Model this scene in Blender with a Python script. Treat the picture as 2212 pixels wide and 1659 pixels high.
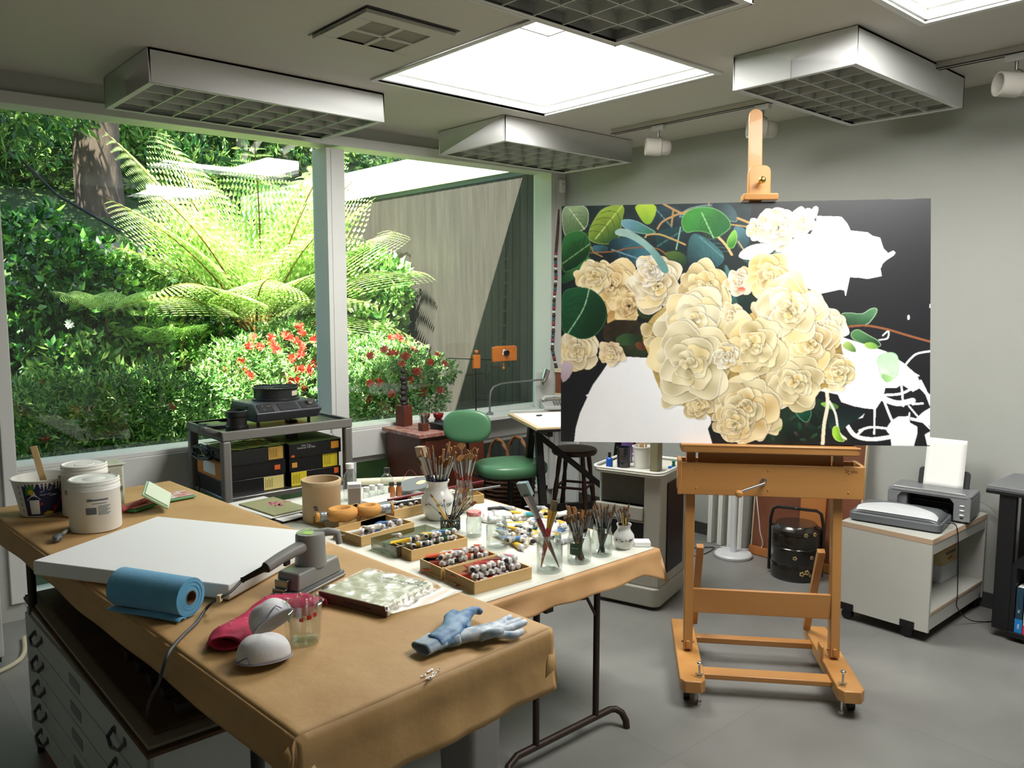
import bpy, bmesh, math, random
import numpy as np
from mathutils import Vector, Matrix, Euler, noise
SC = bpy.context.scene
COL = SC.collection
for _o in list(bpy.data.objects): bpy.data.objects.remove(_o)
PI = math.pi
# ---------------------------------------------------------------- camera
FPX = 1743.0
YAW, PIT, ROL = [math.radians(a) for a in (48.394, 5.987, 0.06)]
CZ = 1.80
Fv = Vector((math.cos(YAW)*math.cos(PIT), math.sin(YAW)*math.cos(PIT), -math.sin(PIT)))
R0 = Vector((math.sin(YAW), -math.cos(YAW), 0)); U0 = R0.cross(Fv)
Rv = R0*math.cos(ROL) + U0*math.sin(ROL); Uv = -R0*math.sin(ROL) + U0*math.cos(ROL)
cam = bpy.data.cameras.new('camera'); cam.sensor_width = 36; cam.lens = FPX/2212*36
cam.clip_start = 0.05; cam.clip_end = 200
camo = bpy.data.objects.new('camera', cam); COL.objects.link(camo)
camo.matrix_world = Matrix(((Rv.x, Uv.x, -Fv.x, 0), (Rv.y, Uv.y, -Fv.y, 0), (Rv.z, Uv.z, -Fv.z, CZ), (0, 0, 0, 1)))
SC.camera = camo
# ---------------------------------------------------------------- light and exposure
SC.view_settings.view_transform = 'Standard'; SC.view_settings.look = 'None'
SC.view_settings.exposure = 0.38; SC.view_settings.gamma = 1.0
SC.view_settings.use_curve_mapping = False
W = bpy.data.worlds.new('sky'); SC.world = W; W.use_nodes = True
nt = W.node_tree; nt.nodes.clear()
sky = nt.nodes.new('ShaderNodeTexSky'); sky.sky_type = 'NISHITA'; sky.sun_disc = False
sky.sun_elevation = math.radians(58); sky.sun_rotation = math.radians(200); sky.altitude = 50
bg = nt.nodes.new('ShaderNodeBackground'); bg.inputs[1].default_value = SKY_STRENGTH = 0.52
out = nt.nodes.new('ShaderNodeOutputWorld')
nt.links.new(sky.outputs[0], bg.inputs[0]); nt.links.new(bg.outputs[0], out.inputs[0])
sun = bpy.data.lights.new('sun', 'SUN'); sun.energy = 38.0; sun.angle = math.radians(0.6); sun.color = (1, 0.95, 0.84)
suno = bpy.data.objects.new('sun', sun); COL.objects.link(suno)
SUND = Vector((0.80, 1.0, -2.18)).normalized()
suno.rotation_euler = SUND.to_track_quat('-Z', 'Y').to_euler(); suno.location = (0, 0, 12)
def area(name, loc, sx, sy, power, color, d):
    l = bpy.data.lights.new(name, 'AREA'); l.shape = 'RECTANGLE'; l.size = sx; l.size_y = sy; l.energy = power; l.color = color
    o = bpy.data.objects.new(name, l); COL.objects.link(o); o.location = loc
    o.rotation_euler = Vector(d).to_track_quat('-Z', 'Y').to_euler(); return o
SKYL = [(2.51, 3.79, 2.63, 3.95), (2.51, 3.79, 0.23, 1.55)]
for a, b, c, d in SKYL:   # daylight falling through the two milky skylight domes
    area('skylight_daylight', ((a+b)/2, (c+d)/2, 3.052), b-a-0.03, d-c-0.03, 76, (1.0, 0.985, 0.95), (0, 0, -1))
# ---------------------------------------------------------------- pixel -> point helpers (photo frame 2212 x 1659)
def ray(x, y): return Fv + (x-1106)/FPX*Rv - (y-829.5)/FPX*Uv
def hitz(x, y, z):
    d = ray(x, y); t = (z-CZ)/d.z; return Vector((t*d.x, t*d.y, z))
def hitx(x, y, X):
    d = ray(x, y); t = X/d.x; return Vector((X, t*d.y, CZ+t*d.z))
def hity(x, y, Y):
    d = ray(x, y); t = Y/d.y; return Vector((t*d.x, Y, CZ+t*d.z))
# ---------------------------------------------------------------- materials
MATS = {}
def lin(c):
    if isinstance(c, str):
        c = tuple(int(c[i:i+2], 16)/255 for i in (0, 2, 4))
    return tuple((v/12.92 if v <= 0.04045 else ((v+0.055)/1.055)**2.4) for v in c[:3])
def mat(name, color='cccccc', rough=0.5, metal=0.0, spec=0.5, var=0.0, scale=8.0, bump=0.0, bscale=60.0, color2=None, stretch=None, coat=0.0, detail=4.0, trans=0.0, ior=1.45, sheen=0.0):
    if name in MATS: return MATS[name]
    m = bpy.data.materials.new(name); m.use_nodes = True; MATS[name] = m
    n = m.node_tree; b = n.nodes['Principled BSDF']
    c = lin(color)
    b.inputs['Base Color'].default_value = (*c, 1); b.inputs['Roughness'].default_value = rough
    b.inputs['Metallic'].default_value = metal; b.inputs['Specular IOR Level'].default_value = spec
    b.inputs['Coat Weight'].default_value = coat; b.inputs['Sheen Weight'].default_value = sheen
    if trans: b.inputs['Transmission Weight'].default_value = trans; b.inputs['IOR'].default_value = ior
    if var or color2 or bump:
        tc = n.nodes.new('ShaderNodeTexCoord'); mp = n.nodes.new('ShaderNodeMapping')
        n.links.new(tc.outputs['Object'], mp.inputs[0])
        if stretch: mp.inputs['Scale'].default_value = stretch
    if var or color2:
        t = n.nodes.new('ShaderNodeTexNoise'); t.inputs['Scale'].default_value = scale; t.inputs['Detail'].default_value = detail
        n.links.new(mp.outputs[0], t.inputs['Vector'])
        r = n.nodes.new('ShaderNodeValToRGB'); r.color_ramp.elements[0].position = 0.32; r.color_ramp.elements[1].position = 0.68
        c2 = lin(color2) if color2 else tuple(v*(1-var) for v in c)
        r.color_ramp.elements[0].color = (*c2, 1); r.color_ramp.elements[1].color = (*c, 1)
        n.links.new(t.outputs[0], r.inputs[0]); n.links.new(r.outputs[0], b.inputs['Base Color'])
    if bump:
        t2 = n.nodes.new('ShaderNodeTexNoise'); t2.inputs['Scale'].default_value = bscale; t2.inputs['Detail'].default_value = 5
        n.links.new(mp.outputs[0], t2.inputs['Vector'])
        bp = n.nodes.new('ShaderNodeBump'); bp.inputs['Strength'].default_value = min(1, bump); bp.inputs['Distance'].default_value = 0.01
        n.links.new(t2.outputs[0], bp.inputs['Height']); n.links.new(bp.outputs[0], b.inputs['Normal'])
    return m
def mat_glass(name, tint='f4fbf6', gloss=1.0, rough=0.0, dirt=0.0, trn=None):
    "thin glass: transparent with a fresnel reflection"
    if name in MATS: return MATS[name]
    m = bpy.data.materials.new(name); m.use_nodes = True; MATS[name] = m; n = m.node_tree; n.nodes.clear()
    o = n.nodes.new('ShaderNodeOutputMaterial'); mx = n.nodes.new('ShaderNodeMixShader'); tr = n.nodes.new('ShaderNodeBsdfTransparent')
    gl = n.nodes.new('ShaderNodeBsdfGlossy'); gl.inputs['Roughness'].default_value = rough
    fr = n.nodes.new('ShaderNodeFresnel'); ge = n.nodes.new('ShaderNodeNewGeometry'); io = n.nodes.new('ShaderNodeMath'); io.operation = 'MULTIPLY_ADD'
    io.inputs[1].default_value = 1/1.5-1.5; io.inputs[2].default_value = 1.5; n.links.new(ge.outputs['Backfacing'], io.inputs[0]); n.links.new(io.outputs[0], fr.inputs[0])
    ml = n.nodes.new('ShaderNodeMath'); ml.operation = 'MULTIPLY_ADD'; ml.inputs[1].default_value = gloss; ml.inputs[2].default_value = dirt
    n.links.new(fr.outputs[0], ml.inputs[0]); n.links.new(ml.outputs[0], mx.inputs[0])
    tr.inputs[0].default_value = (*lin(tint), 1)
    n.links.new(tr.outputs[0], mx.inputs[1]); n.links.new(gl.outputs[0], mx.inputs[2]); n.links.new(mx.outputs[0], o.inputs[0])
    return m
def mat_leaf(name, cols, rough=0.45, transl=0.3, spec=0.5):
    "leaf colours vary leaf by leaf"
    if name in MATS: return MATS[name]
    m = bpy.data.materials.new(name); m.use_nodes = True; MATS[name] = m; n = m.node_tree
    b = n.nodes['Principled BSDF']; o = n.nodes['Material Output']
    g = n.nodes.new('ShaderNodeNewGeometry'); r = n.nodes.new('ShaderNodeValToRGB'); cr = r.color_ramp
    while len(cr.elements) < len(cols): cr.elements.new(0.5)
    for i, c in enumerate(cols): cr.elements[i].position = i/max(1, len(cols)-1); cr.elements[i].color = (*lin(c), 1)
    n.links.new(g.outputs['Random Per Island'], r.inputs[0]); n.links.new(r.outputs[0], b.inputs['Base Color'])
    b.inputs['Roughness'].default_value = rough; b.inputs['Specular IOR Level'].default_value = spec
    t = n.nodes.new('ShaderNodeBsdfTranslucent'); n.links.new(r.outputs[0], t.inputs[0])
    mx = n.nodes.new('ShaderNodeMixShader'); mx.inputs[0].default_value = transl
    n.links.new(b.outputs[0], mx.inputs[1]); n.links.new(t.outputs[0], mx.inputs[2]); n.links.new(mx.outputs[0], o.inputs[0])
    return m
# ---------------------------------------------------------------- things
def tag(o, label=None, cat=None, group=None, kind=None):
    if label: o['label'] = label
    if cat: o['category'] = cat
    if group: o['group'] = group
    if kind: o['kind'] = kind
    return o
def thing(name, label, cat, loc=(0, 0, 0), rz=0.0, group=None, rot=None):
    o = bpy.data.objects.new(name, None); COL.objects.link(o); o.empty_display_size = 0.05
    o.location = loc; o.rotation_euler = rot if rot else (0, 0, rz)
    return tag(o, label, cat, group)
def copy_tree(o, parent=None):
    c = o.copy(); COL.objects.link(c)
    if parent: c.parent = parent
    for ch in list(o.children): copy_tree(ch, c)
    return c
def rot_to(d):
    return Vector(d).normalized().to_track_quat('Z', 'Y').to_matrix().to_4x4()
class MB:
    def __init__(s): s.bm = bmesh.new(); s.mi = 0
    def _add(s, verts, faces, M=None):
        vs = [s.bm.verts.new((M @ Vector(v)) if M else v) for v in verts]
        for f in faces:
            try: fc = s.bm.faces.new([vs[i] for i in f]); fc.material_index = s.mi
            except ValueError: pass
        return vs
    def box(s, c, d, rz=0.0, M=None, taper=1.0):
        x, y, z = d[0]/2, d[1]/2, d[2]/2; t = taper
        v = [(-x, -y, -z), (x, -y, -z), (x, y, -z), (-x, y, -z), (-x*t, -y*t, z), (x*t, -y*t, z), (x*t, y*t, z), (-x*t, y*t, z)]
        MM = Matrix.Translation(c) @ (M if M else Matrix.Rotation(rz, 4, 'Z'))
        s._add(v, [(3, 2, 1, 0), (4, 5, 6, 7), (0, 1, 5, 4), (1, 2, 6, 5), (2, 3, 7, 6), (3, 0, 4, 7)], MM); return s
    def bb(s, lo, hi):
        return s.box([(a+b)/2 for a, b in zip(lo, hi)], [abs(b-a) for a, b in zip(lo, hi)])
    def bar(s, p0, p1, w, h, up=(0, 0, 1)):
        "a squared bar from p0 to p1, w across, h along the up direction"
        p0 = Vector(p0); p1 = Vector(p1); d = (p1-p0); L = d.length; d.normalize(); x = d.cross(Vector(up)).normalized(); y = x.cross(d)
        M = Matrix(((x.x, y.x, d.x, 0), (x.y, y.y, d.y, 0), (x.z, y.z, d.z, 0), (0, 0, 0, 1)))
        return s.box((p0+p1)/2, (w, h, L), M=M)
    def cyl(s, p0, p1, r0, r1=None, n=20, cap=True):
        if r1 is None: r1 = r0
        p0 = Vector(p0); p1 = Vector(p1); R = rot_to(p1-p0); L = (p1-p0).length
        return s.lathe([(0, 0), (r0, 0), (r1, L), (0, L)] if cap else [(r0, 0), (r1, L)], n, Matrix.Translation(p0) @ R)
    def lathe(s, prof, n=24, M=None, sx=1.0, sy=1.0):
        rings = []
        for r, z in prof:
            if r < 1e-6: rings.append([s.bm.verts.new((M @ Vector((0, 0, z))) if M else (0, 0, z))])
            else:
                rings.append([s.bm.verts.new((M @ Vector(p)) if M else p) for p in
                              [(sx*r*math.cos(2*PI*i/n), sy*r*math.sin(2*PI*i/n), z) for i in range(n)]])
        for a, b in zip(rings, rings[1:]):
            for i in range(n):
                j = (i+1) % n
                if len(a) == 1 and len(b) == 1: continue
                vs = [a[0], b[j], b[i]] if len(a) == 1 else ([a[i], a[j], b[0]] if len(b) == 1 else [a[i], a[j], b[j], b[i]])
                try: f = s.bm.faces.new(vs); f.material_index = s.mi
                except ValueError: pass
        return s
    def tube(s, pts, r, n=10, rs=None, cap=True, flat=1.0):
        pts = [Vector(p) for p in pts]; rings = []; up = None
        for i, p in enumerate(pts):
            t = (pts[min(i+1, len(pts)-1)] - pts[max(i-1, 0)]).normalized()
            if up is None:
                up = Vector((0, 0, 1)) if abs(t.z) < 0.9 else Vector((1, 0, 0))
            x = t.cross(up)
            if x.length < 1e-5: x = t.orthogonal()
            x.normalize(); up = x.cross(t).normalized()
            rr = rs[i] if rs else r
            rings.append([s.bm.verts.new(p + x*rr*math.cos(2*PI*k/n) + up*rr*flat*math.sin(2*PI*k/n)) for k in range(n)])
        for a, b in zip(rings, rings[1:]):
            for k in range(n):
                j = (k+1) % n; f = s.bm.faces.new([a[k], a[j], b[j], b[k]]); f.material_index = s.mi
        if cap:
            for q in (rings[0][::-1], rings[-1]):
                f = s.bm.faces.new(q); f.material_index = s.mi
        return s
    def prism(s, poly, z0, z1, M=None):
        n = len(poly); v = [(x, y, z0) for x, y in poly] + [(x, y, z1) for x, y in poly]
        f = [tuple(range(n))[::-1], tuple(range(n, 2*n))] + [(i, (i+1) % n, n+(i+1) % n, n+i) for i in range(n)]
        s._add(v, f, M); return s
    def grid(s, nx, ny, fn, thick=0.0):
        vs = [[s.bm.verts.new(fn(i/nx, j/ny)) for i in range(nx+1)] for j in range(ny+1)]
        for j in range(ny):
            for i in range(nx):
                f = s.bm.faces.new([vs[j][i], vs[j][i+1], vs[j+1][i+1], vs[j+1][i]]); f.material_index = s.mi
        return s
    def ball(s, c, r, sz=(1, 1, 1), n=14, M=None):
        prof = [(math.sin(PI*i/(n//2))*r, -math.cos(PI*i/(n//2))*r) for i in range(n//2+1)]
        prof[0] = (0, -r); prof[-1] = (0, r)
        MM = Matrix.Translation(c) @ (M if M else Matrix()) @ Matrix.Diagonal((*sz, 1)); return s.lathe(prof, n, MM)
    def build(s, name, m, parent=None, bevel=0.0, sharp=38.0, seg=2, solid=0.0, sub=0, loc=None, offset=-1.0):
        bm = s.bm
        bmesh.ops.remove_doubles(bm, verts=bm.verts, dist=1e-6)
        bmesh.ops.recalc_face_normals(bm, faces=bm.faces)
        ca = math.cos(math.radians(sharp))
        for f in bm.faces: f.smooth = True
        for e in bm.edges:
            if len(e.link_faces) == 2 and e.link_faces[0].normal.dot(e.link_faces[1].normal) < ca: e.smooth = False
        me = bpy.data.meshes.new(name); bm.to_mesh(me); bm.free()
        for mm in (m if isinstance(m, (list, tuple)) else [m]): me.materials.append(mm)
        o = bpy.data.objects.new(name, me); COL.objects.link(o)
        if parent: o.parent = parent
        if loc is not None: o.location = loc
        if solid:
            md = o.modifiers.new('thickness', 'SOLIDIFY'); md.thickness = solid; md.offset = offset
        if sub:
            md = o.modifiers.new('smooth', 'SUBSURF'); md.levels = sub; md.render_levels = sub
        if bevel:
            md = o.modifiers.new('bevel', 'BEVEL'); md.width = bevel; md.segments = seg; md.limit_method = 'ANGLE'; md.angle_limit = math.radians(40)
        return o
def mesh_np(name, verts, faces, m, parent=None, smooth=False):
    "verts Nx3 array, faces list/array with equal corner count"
    v = np.asarray(verts, dtype=np.float32); f = np.asarray(faces, dtype=np.int32)
    me = bpy.data.meshes.new(name); k = f.shape[1]
    me.vertices.add(len(v)); me.vertices.foreach_set('co', v.ravel())
    me.loops.add(f.size); me.loops.foreach_set('vertex_index', f.ravel())
    me.polygons.add(len(f)); me.polygons.foreach_set('loop_start', np.arange(0, f.size, k, dtype=np.int32)); me.polygons.foreach_set('loop_total', np.full(len(f), k, dtype=np.int32))
    if smooth: me.polygons.foreach_set('use_smooth', np.ones(len(f), dtype=bool))
    me.update(); me.validate()
    me.materials.append(m); o = bpy.data.objects.new(name, me); COL.objects.link(o)
    if parent: o.parent = parent
    return o
def struct(o):
    o['kind'] = 'structure'; return o
def text_mesh(name, body, size, m, parent, loc, rot, ext=0.0004, align='CENTER', sx=1.0):
    "lettering turned into a mesh"
    cu = bpy.data.curves.new(name, 'FONT'); cu.body = body; cu.size = size; cu.extrude = ext; cu.align_x = align; cu.align_y = 'CENTER'; cu.resolution_u = 2
    t = bpy.data.objects.new('tmp', cu); COL.objects.link(t)
    dg = bpy.context.evaluated_depsgraph_get(); me = bpy.data.meshes.new_from_object(t.evaluated_get(dg)); me.name = name
    bpy.data.objects.remove(t); me.materials.clear(); me.materials.append(m)
    o = bpy.data.objects.new(name, me); COL.objects.link(o)
    if parent: o.parent = parent
    o.location = loc; o.rotation_euler = rot; o.scale = (sx, 1, 1); return o
def attach(o, p):
    "make a mesh modelled in world coordinates a part of the thing p"
    o.parent = p; o.matrix_parent_inverse = p.matrix_basis.inverted()
    for k in ('label', 'category', 'group'):
        if k in o: del o[k]
    return o
# ---------------------------------------------------------------- shared materials
M_wall = mat('painted_wall', 'a7a8a2', 0.8, var=0.05, scale=1.5, bump=0.05, bscale=120)
M_ceil = mat('painted_ceiling', 'bcb8ae', 0.85, var=0.03, scale=1.0)
M_trim = mat('white_trim_paint', 'cacac6', 0.45, var=0.04, scale=3)
M_black = mat('black_plastic', '0c0c0e', 0.4)
M_dark = mat('dark_grey_plastic', '2a2b2d', 0.45)
M_chrome = mat('chrome', 'd0d0d0', 0.18, metal=1.0)
M_steel = mat('brushed_steel', '9a9a98', 0.35, metal=1.0)
M_white = mat('white_plastic', 'e2e2de', 0.4)
M_paper = mat('white_paper', 'ecebe6', 0.8)
M_glassw = mat_glass('window_glass', 'f2faf4', gloss=1.0)
M_jar = mat_glass('jar_glass', 'f8fbfa', gloss=1.5, rough=0.03, dirt=0.06)
M_clear = mat_glass('clear_plastic', 'eef2ee', gloss=1.6, rough=0.06, dirt=0.08)
M_wood = mat('oiled_beech', 'b5713d', 0.45, color2='a5622f', scale=6, stretch=(1, 1, 0.15), coat=0.15)
M_darkwood = mat('dark_stained_wood', '2a1a12', 0.5, var=0.4, scale=10)
M_kraft = mat('brown_kraft_paper', 'b5915f', 0.65, color2='a88452', scale=5, bump=0.55, bscale=7)
M_ply = mat('pale_plywood', 'd8b888', 0.6, color2='caa878', scale=12, stretch=(0.3, 1, 1))
# ================================================================ the room
CEIL = 3.014; XW = 5.14; YW = 5.12; GY = 5.30
XL = -1.6; YB = -1.8
def mat_floor():
    m = bpy.data.materials.new('vinyl_floor_tiles'); m.use_nodes = True; n = m.node_tree; b = n.nodes['Principled BSDF']
    tc = n.nodes.new('ShaderNodeTexCoord'); mp = n.nodes.new('ShaderNodeMapping'); n.links.new(tc.outputs['Object'], mp.inputs[0])
    br = n.nodes.new('ShaderNodeTexBrick'); br.offset = 0; br.inputs['Scale'].default_value = 1.0
    br.inputs['Brick Width'].default_value = 0.93; br.inputs['Row Height'].default_value = 0.93; br.inputs['Mortar Size'].default_value = 0.0014
    br.inputs['Color1'].default_value = (*lin('84837e'), 1); br.inputs['Color2'].default_value = (*lin('7d7d79'), 1); br.inputs['Mortar'].default_value = (*lin('6e6d68'), 1)
    mp.inputs['Location'].default_value = (0.31, 0.03, 0)
    n.links.new(mp.outputs[0], br.inputs['Vector'])
    ns = n.nodes.new('ShaderNodeTexNoise'); ns.inputs['Scale'].default_value = 3.0; ns.inputs['Detail'].default_value = 8; n.links.new(tc.outputs['Object'], ns.inputs['Vector'])
    mx = n.nodes.new('ShaderNodeMixRGB'); mx.blend_type = 'MULTIPLY'; mx.inputs[0].default_value = 0.45
    n.links.new(br.outputs[0], mx.inputs[1]); n.links.new(ns.outputs[0], mx.inputs[2]); 
    g = n.nodes.new('ShaderNodeBrightContrast'); g.inputs['Bright'].default_value = 0.02; n.links.new(mx.outputs[0], g.inputs[0]); n.links.new(g.outputs[0], b.inputs['Base Color'])
    rr = n.nodes.new('ShaderNodeMapRange'); rr.inputs[3].default_value = 0.24; rr.inputs[4].default_value = 0.5; n.links.new(ns.outputs[0], rr.inputs[0]); n.links.new(rr.outputs[0], b.inputs['Roughness'])
    return m
struct(MB().bb((XL, YB, -0.06), (XW, GY, 0)).build('floor', mat_floor()))
# ceiling with two skylight wells
c = MB(); (a, b, d0, d1), (_, _, e0, e1) = SKYL; T = 0.22
for lo, hi in (((XL-0.12, YB-0.12), (a, GY)), ((b, YB-0.12), (XW+0.12, GY)), ((a, d1), (b, GY)), ((a, e1), (b, d0)), ((a, YB-0.12), (b, e0))):
    c.bb((*lo, CEIL), (*hi, CEIL+T))
struct(c.build('ceiling', M_ceil))
m_roof = mat('roof_board', '6b675f', 0.9)
struct(MB().bb((XL-0.12, GY, CEIL+0.02), (XW+0.05, 5.56, CEIL+0.22)).build('trim_1', m_roof))
# walls
struct(MB().bb((XW, YB, 0), (XW+0.12, GY, CEIL)).build('wall_right', M_wall))
struct(MB().bb((XL-0.12, YB, 0), (XL, GY, CEIL)).build('wall_left', M_wall))
struct(MB().bb((XL-0.12, YB-0.12, 0), (XW+0.12, YB, CEIL)).build('wall_back', M_wall))
w = MB()
w.bb((XL, YW, 2.90), (XW, GY, CEIL)); w.bb((XL, YW, 0), (0.86, GY, 2.90)); w.bb((5.06, YW, 0), (XW, GY, 2.90)); w.bb((0.86, YW+0.02, 0), (5.06, GY, 0.12))
struct(w.build('wall_window', M_wall))
# frame members of the big windows
h = MB(); v = [(0.86, YW-0.03, 2.835), (5.06, YW-0.03, 2.885), (5.06, GY+0.03, 2.895), (0.86, GY+0.03, 2.845), (0.86, YW-0.03, 2.9), (5.06, YW-0.03, 2.955), (5.06, GY+0.03, 2.955), (0.86, GY+0.03, 2.955)]
h._add(v, [(3, 2, 1, 0), (4, 5, 6, 7), (0, 1, 5, 4), (1, 2, 6, 5), (2, 3, 7, 6), (3, 0, 4, 7)])
struct(h.build('trim_2', M_trim, bevel=0.003))
m = MB(); m.bb((2.817, YW-0.02, 0.10), (2.957, YW+0.07, 2.84)); m.bb((2.83, YW+0.07, 0.1), (2.945, GY+0.03, 2.85)); m.bb((2.85, YW-0.024, 0.9), (2.853, YW-0.019, 2.83))
struct(m.build('trim_3', M_trim, bevel=0.004))
m = MB(); m.bb((4.985, YW-0.02, 0.1), (5.075, GY+0.03, 2.9)); m.bb((0.80, YW-0.02, 0.1), (0.868, GY+0.03, 2.85)); m.bb((5.03, YW-0.035, 0.0), (XW, YW, CEIL))
struct(m.build('trim_4', M_trim, bevel=0.004))
m = MB()
m.bb((0.86, YW-0.02, 0.646), (2.83, YW+0.06, 0.845)); m.bb((2.95, YW-0.02, 0.646), (5.0, YW+0.06, 0.845)); m.bb((0.86, YW+0.0, 0.845), (2.83, GY+0.03, 0.872)); m.bb((2.95, YW, 0.845), (5.0, GY+0.03, 0.872))
m.bb((0.86, YW+0.02, 0.60), (5.0, YW+0.055, 0.646))
struct(m.build('trim_5', M_trim, bevel=0.004))
m = MB()   # posts between the lower panes
for x in (0.87, 1.40, 2.80, 2.99, 4.1, 4.95): m.bb((x-0.03, YW+0.0, 0.10), (x+0.03, YW+0.09, 0.61))
m.bb((0.86, YW, 0.1), (5.0, YW+0.09, 0.14))
struct(m.build('trim_6', M_trim, bevel=0.003))
for i, (x0, x1, z0, z1, y) in enumerate(((0.86, 2.83, 0.865, 2.86, GY), (2.945, 5.0, 0.865, 2.9, GY), (0.87, 2.8, 0.12, 0.62, YW+0.05), (2.99, 4.95, 0.12, 0.62, YW+0.05))):
    struct(MB().bb((x0, y, z0), (x1, y+0.006, z1)).build('window_%d' % (i+1), M_glassw))
# skylight frames (the milky pane is lit by the sky above it)
for i, (a, b, c0, c1) in enumerate(SKYL):
    m = MB(); z0, z1 = CEIL-0.012, CEIL+0.10; t = 0.03
    for lo, hi in (((a-t, c0-t), (b+t, c0)), ((a-t, c1), (b+t, c1+t)), ((a-t, c0), (a, c1)), ((b, c0), (b+t, c1))): m.bb((*lo, z0), (*hi, CEIL-0.0005))
    for lo, hi in (((a, c0), (b, c0+0.012)), ((a, c1-0.012), (b, c1)), ((a, c0), (a+0.012, c1)), ((b-0.012, c0), (b, c1))): m.bb((*lo, CEIL), (*hi, CEIL+0.048))
    if i == 0:
        for lo, hi in (((a+0.02, c0+0.21), (a+0.25, c0+0.222)), ((a+0.24, c0+0.02), (a+0.252, c0+0.222))): m.bb((*lo, CEIL+0.02), (*hi, CEIL+0.034))
    struct(m.build('trim_%d' % (7+i), M_trim, bevel=0.002))
struct(MB().bb((XW-0.012, YB, 0), (XW, YW, 0.09)).build('baseboard_right', mat('rubber_base', '3a3a38', 0.6)))
def mat_milk():
    m = bpy.data.materials.new('milky_acrylic'); m.use_nodes = True; n = m.node_tree; n.nodes.clear()
    o = n.nodes.new('ShaderNodeOutputMaterial'); t = n.nodes.new('ShaderNodeBsdfTranslucent'); t.inputs[0].default_value = (0.34, 0.35, 0.35, 1)
    n.links.new(t.outputs[0], o.inputs[0]); return m
for i, (a, b, c0, c1) in enumerate(SKYL):
    struct(MB().bb((a-0.02, c0-0.02, CEIL+0.05), (b+0.02, c1+0.02, CEIL+0.054)).build('skylight_pane', mat_milk()))
# ---------------------------------------------------------------- ceiling lights
M_fix = mat('white_enamelled_metal', 'cacac8', 0.62, var=0.03, scale=2)
M_grid = mat('louvre_metal', 'c4c6c0', 0.45, metal=0.3)
M_refl = mat('louvre_reflector', '9c9e98', 0.55, metal=0.2)
def ceiling_light(x0, x1, y0, y1, label, nx=8, ny=4):
    cx, cy = (x0+x1)/2, (y0+y1)/2; L, Wd = x1-x0, y1-y0; zb = 2.845
    t = thing('ceiling_light', label, 'ceiling light', (cx, cy, CEIL), group='louvred ceiling lights')
    z0, z1 = zb-CEIL, -0.004; m = MB(); th = 0.012; hx, hy = L/2, Wd/2
    m.bb((-hx, -hy, z0), (hx, -hy+th, z1)); m.bb((-hx, hy-th, z0), (hx, hy, z1)); m.bb((-hx, -hy, z0), (-hx+th, hy, z1)); m.bb((hx-th, -hy, z0), (hx, hy, z1)); m.bb((-hx, -hy, z1-0.01), (hx, hy, z1))
    m.build('housing', M_fix, t, bevel=0.002)
    m = MB(); m.bb((-hx+0.05, -hy+0.05, -0.02), (hx-0.05, hy-0.05, -0.001)); m.build('mounting_plate', M_black, t)
    m = MB(); g = 0.035
    for lo, hi in (((-hx+th, -hy+th), (hx-th, -hy+g)), ((-hx+th, hy-g), (hx-th, hy-th)), ((-hx+th, -hy+g), (-hx+g, hy-g)), ((hx-g, -hy+g), (hx-th, hy-g))): m.bb((*lo, z0+0.002), (*hi, z0+0.012))
    m.build('rim', M_fix, t)
    m = MB(); ix, iy = hx-g, hy-g
    for i in range(1, nx): x = -ix+2*ix*i/nx; m.bb((x-0.0025, -iy, z0+0.003), (x+0.0025, iy, z0+0.045))
    for j in range(1, ny): y = -iy+2*iy*j/ny; m.bb((-ix, y-0.0025, z0+0.003), (ix, y+0.0025, z0+0.045))
    m.build('louvre', M_grid, t)
    m = MB(); m.bb((-ix, -iy, z0+0.05), (ix, iy, z0+0.054)); m.build('reflector', M_refl, t)
    m = MB()
    for y in (-iy*0.5, iy*0.5): m.cyl((-ix+0.03, y, z0+0.085), (ix-0.03, y, z0+0.085), 0.016)
    return t
ceiling_light(1.367, 2.705, 4.19, 4.93, 'louvred white box light above the left window')
ceiling_light(3.60, 4.90, 4.13, 4.86, 'louvred white box light above the right window, nearest the far corner')
ceiling_light(3.615, 4.872, 1.765, 2.40, 'louvred white box light above the easel mast')
ceiling_light(1.33, 2.63, 1.67, 2.32, 'louvred white box light at the top edge, partly covering the skylight')
# air vent
t = thing('ceiling_vent', 'square white ceiling vent grille with four panels', 'vent', (2.11, 3.265, CEIL))
m = MB(); m.bb((-0.245, -0.257, -0.004), (0.245, 0.257, -0.0005)); m.build('gasket', M_black, t, bevel=0.03)
m = MB(); o_, i_ = 0.235, 0.155
for lo, hi in (((-o_, -o_), (o_, -i_)), ((-o_, i_), (o_, o_)), ((-o_, -i_), (-i_, i_)), ((i_, -i_), (o_, i_)), ((-0.012, -i_), (0.012, i_)), ((-i_, -0.012), (i_, 0.012))): m.bb((*lo, -0.022), (*hi, -0.004))
m.ball((0, 0, -0.024), 0.006)
m.build('frame', M_ceil, t, bevel=0.002)
m = MB()
for sx in (-1, 1):
    for sy in (-1, 1):
        m.bb((min(sx*0.012, sx*i_), min(sy*0.012, sy*i_), -0.014), (max(sx*0.012, sx*i_), max(sy*0.012, sy*i_), -0.006))
m.build('mesh_panel', mat('vent_mesh', '8d877b', 0.9, bump=0.4, bscale=300), t)
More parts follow.
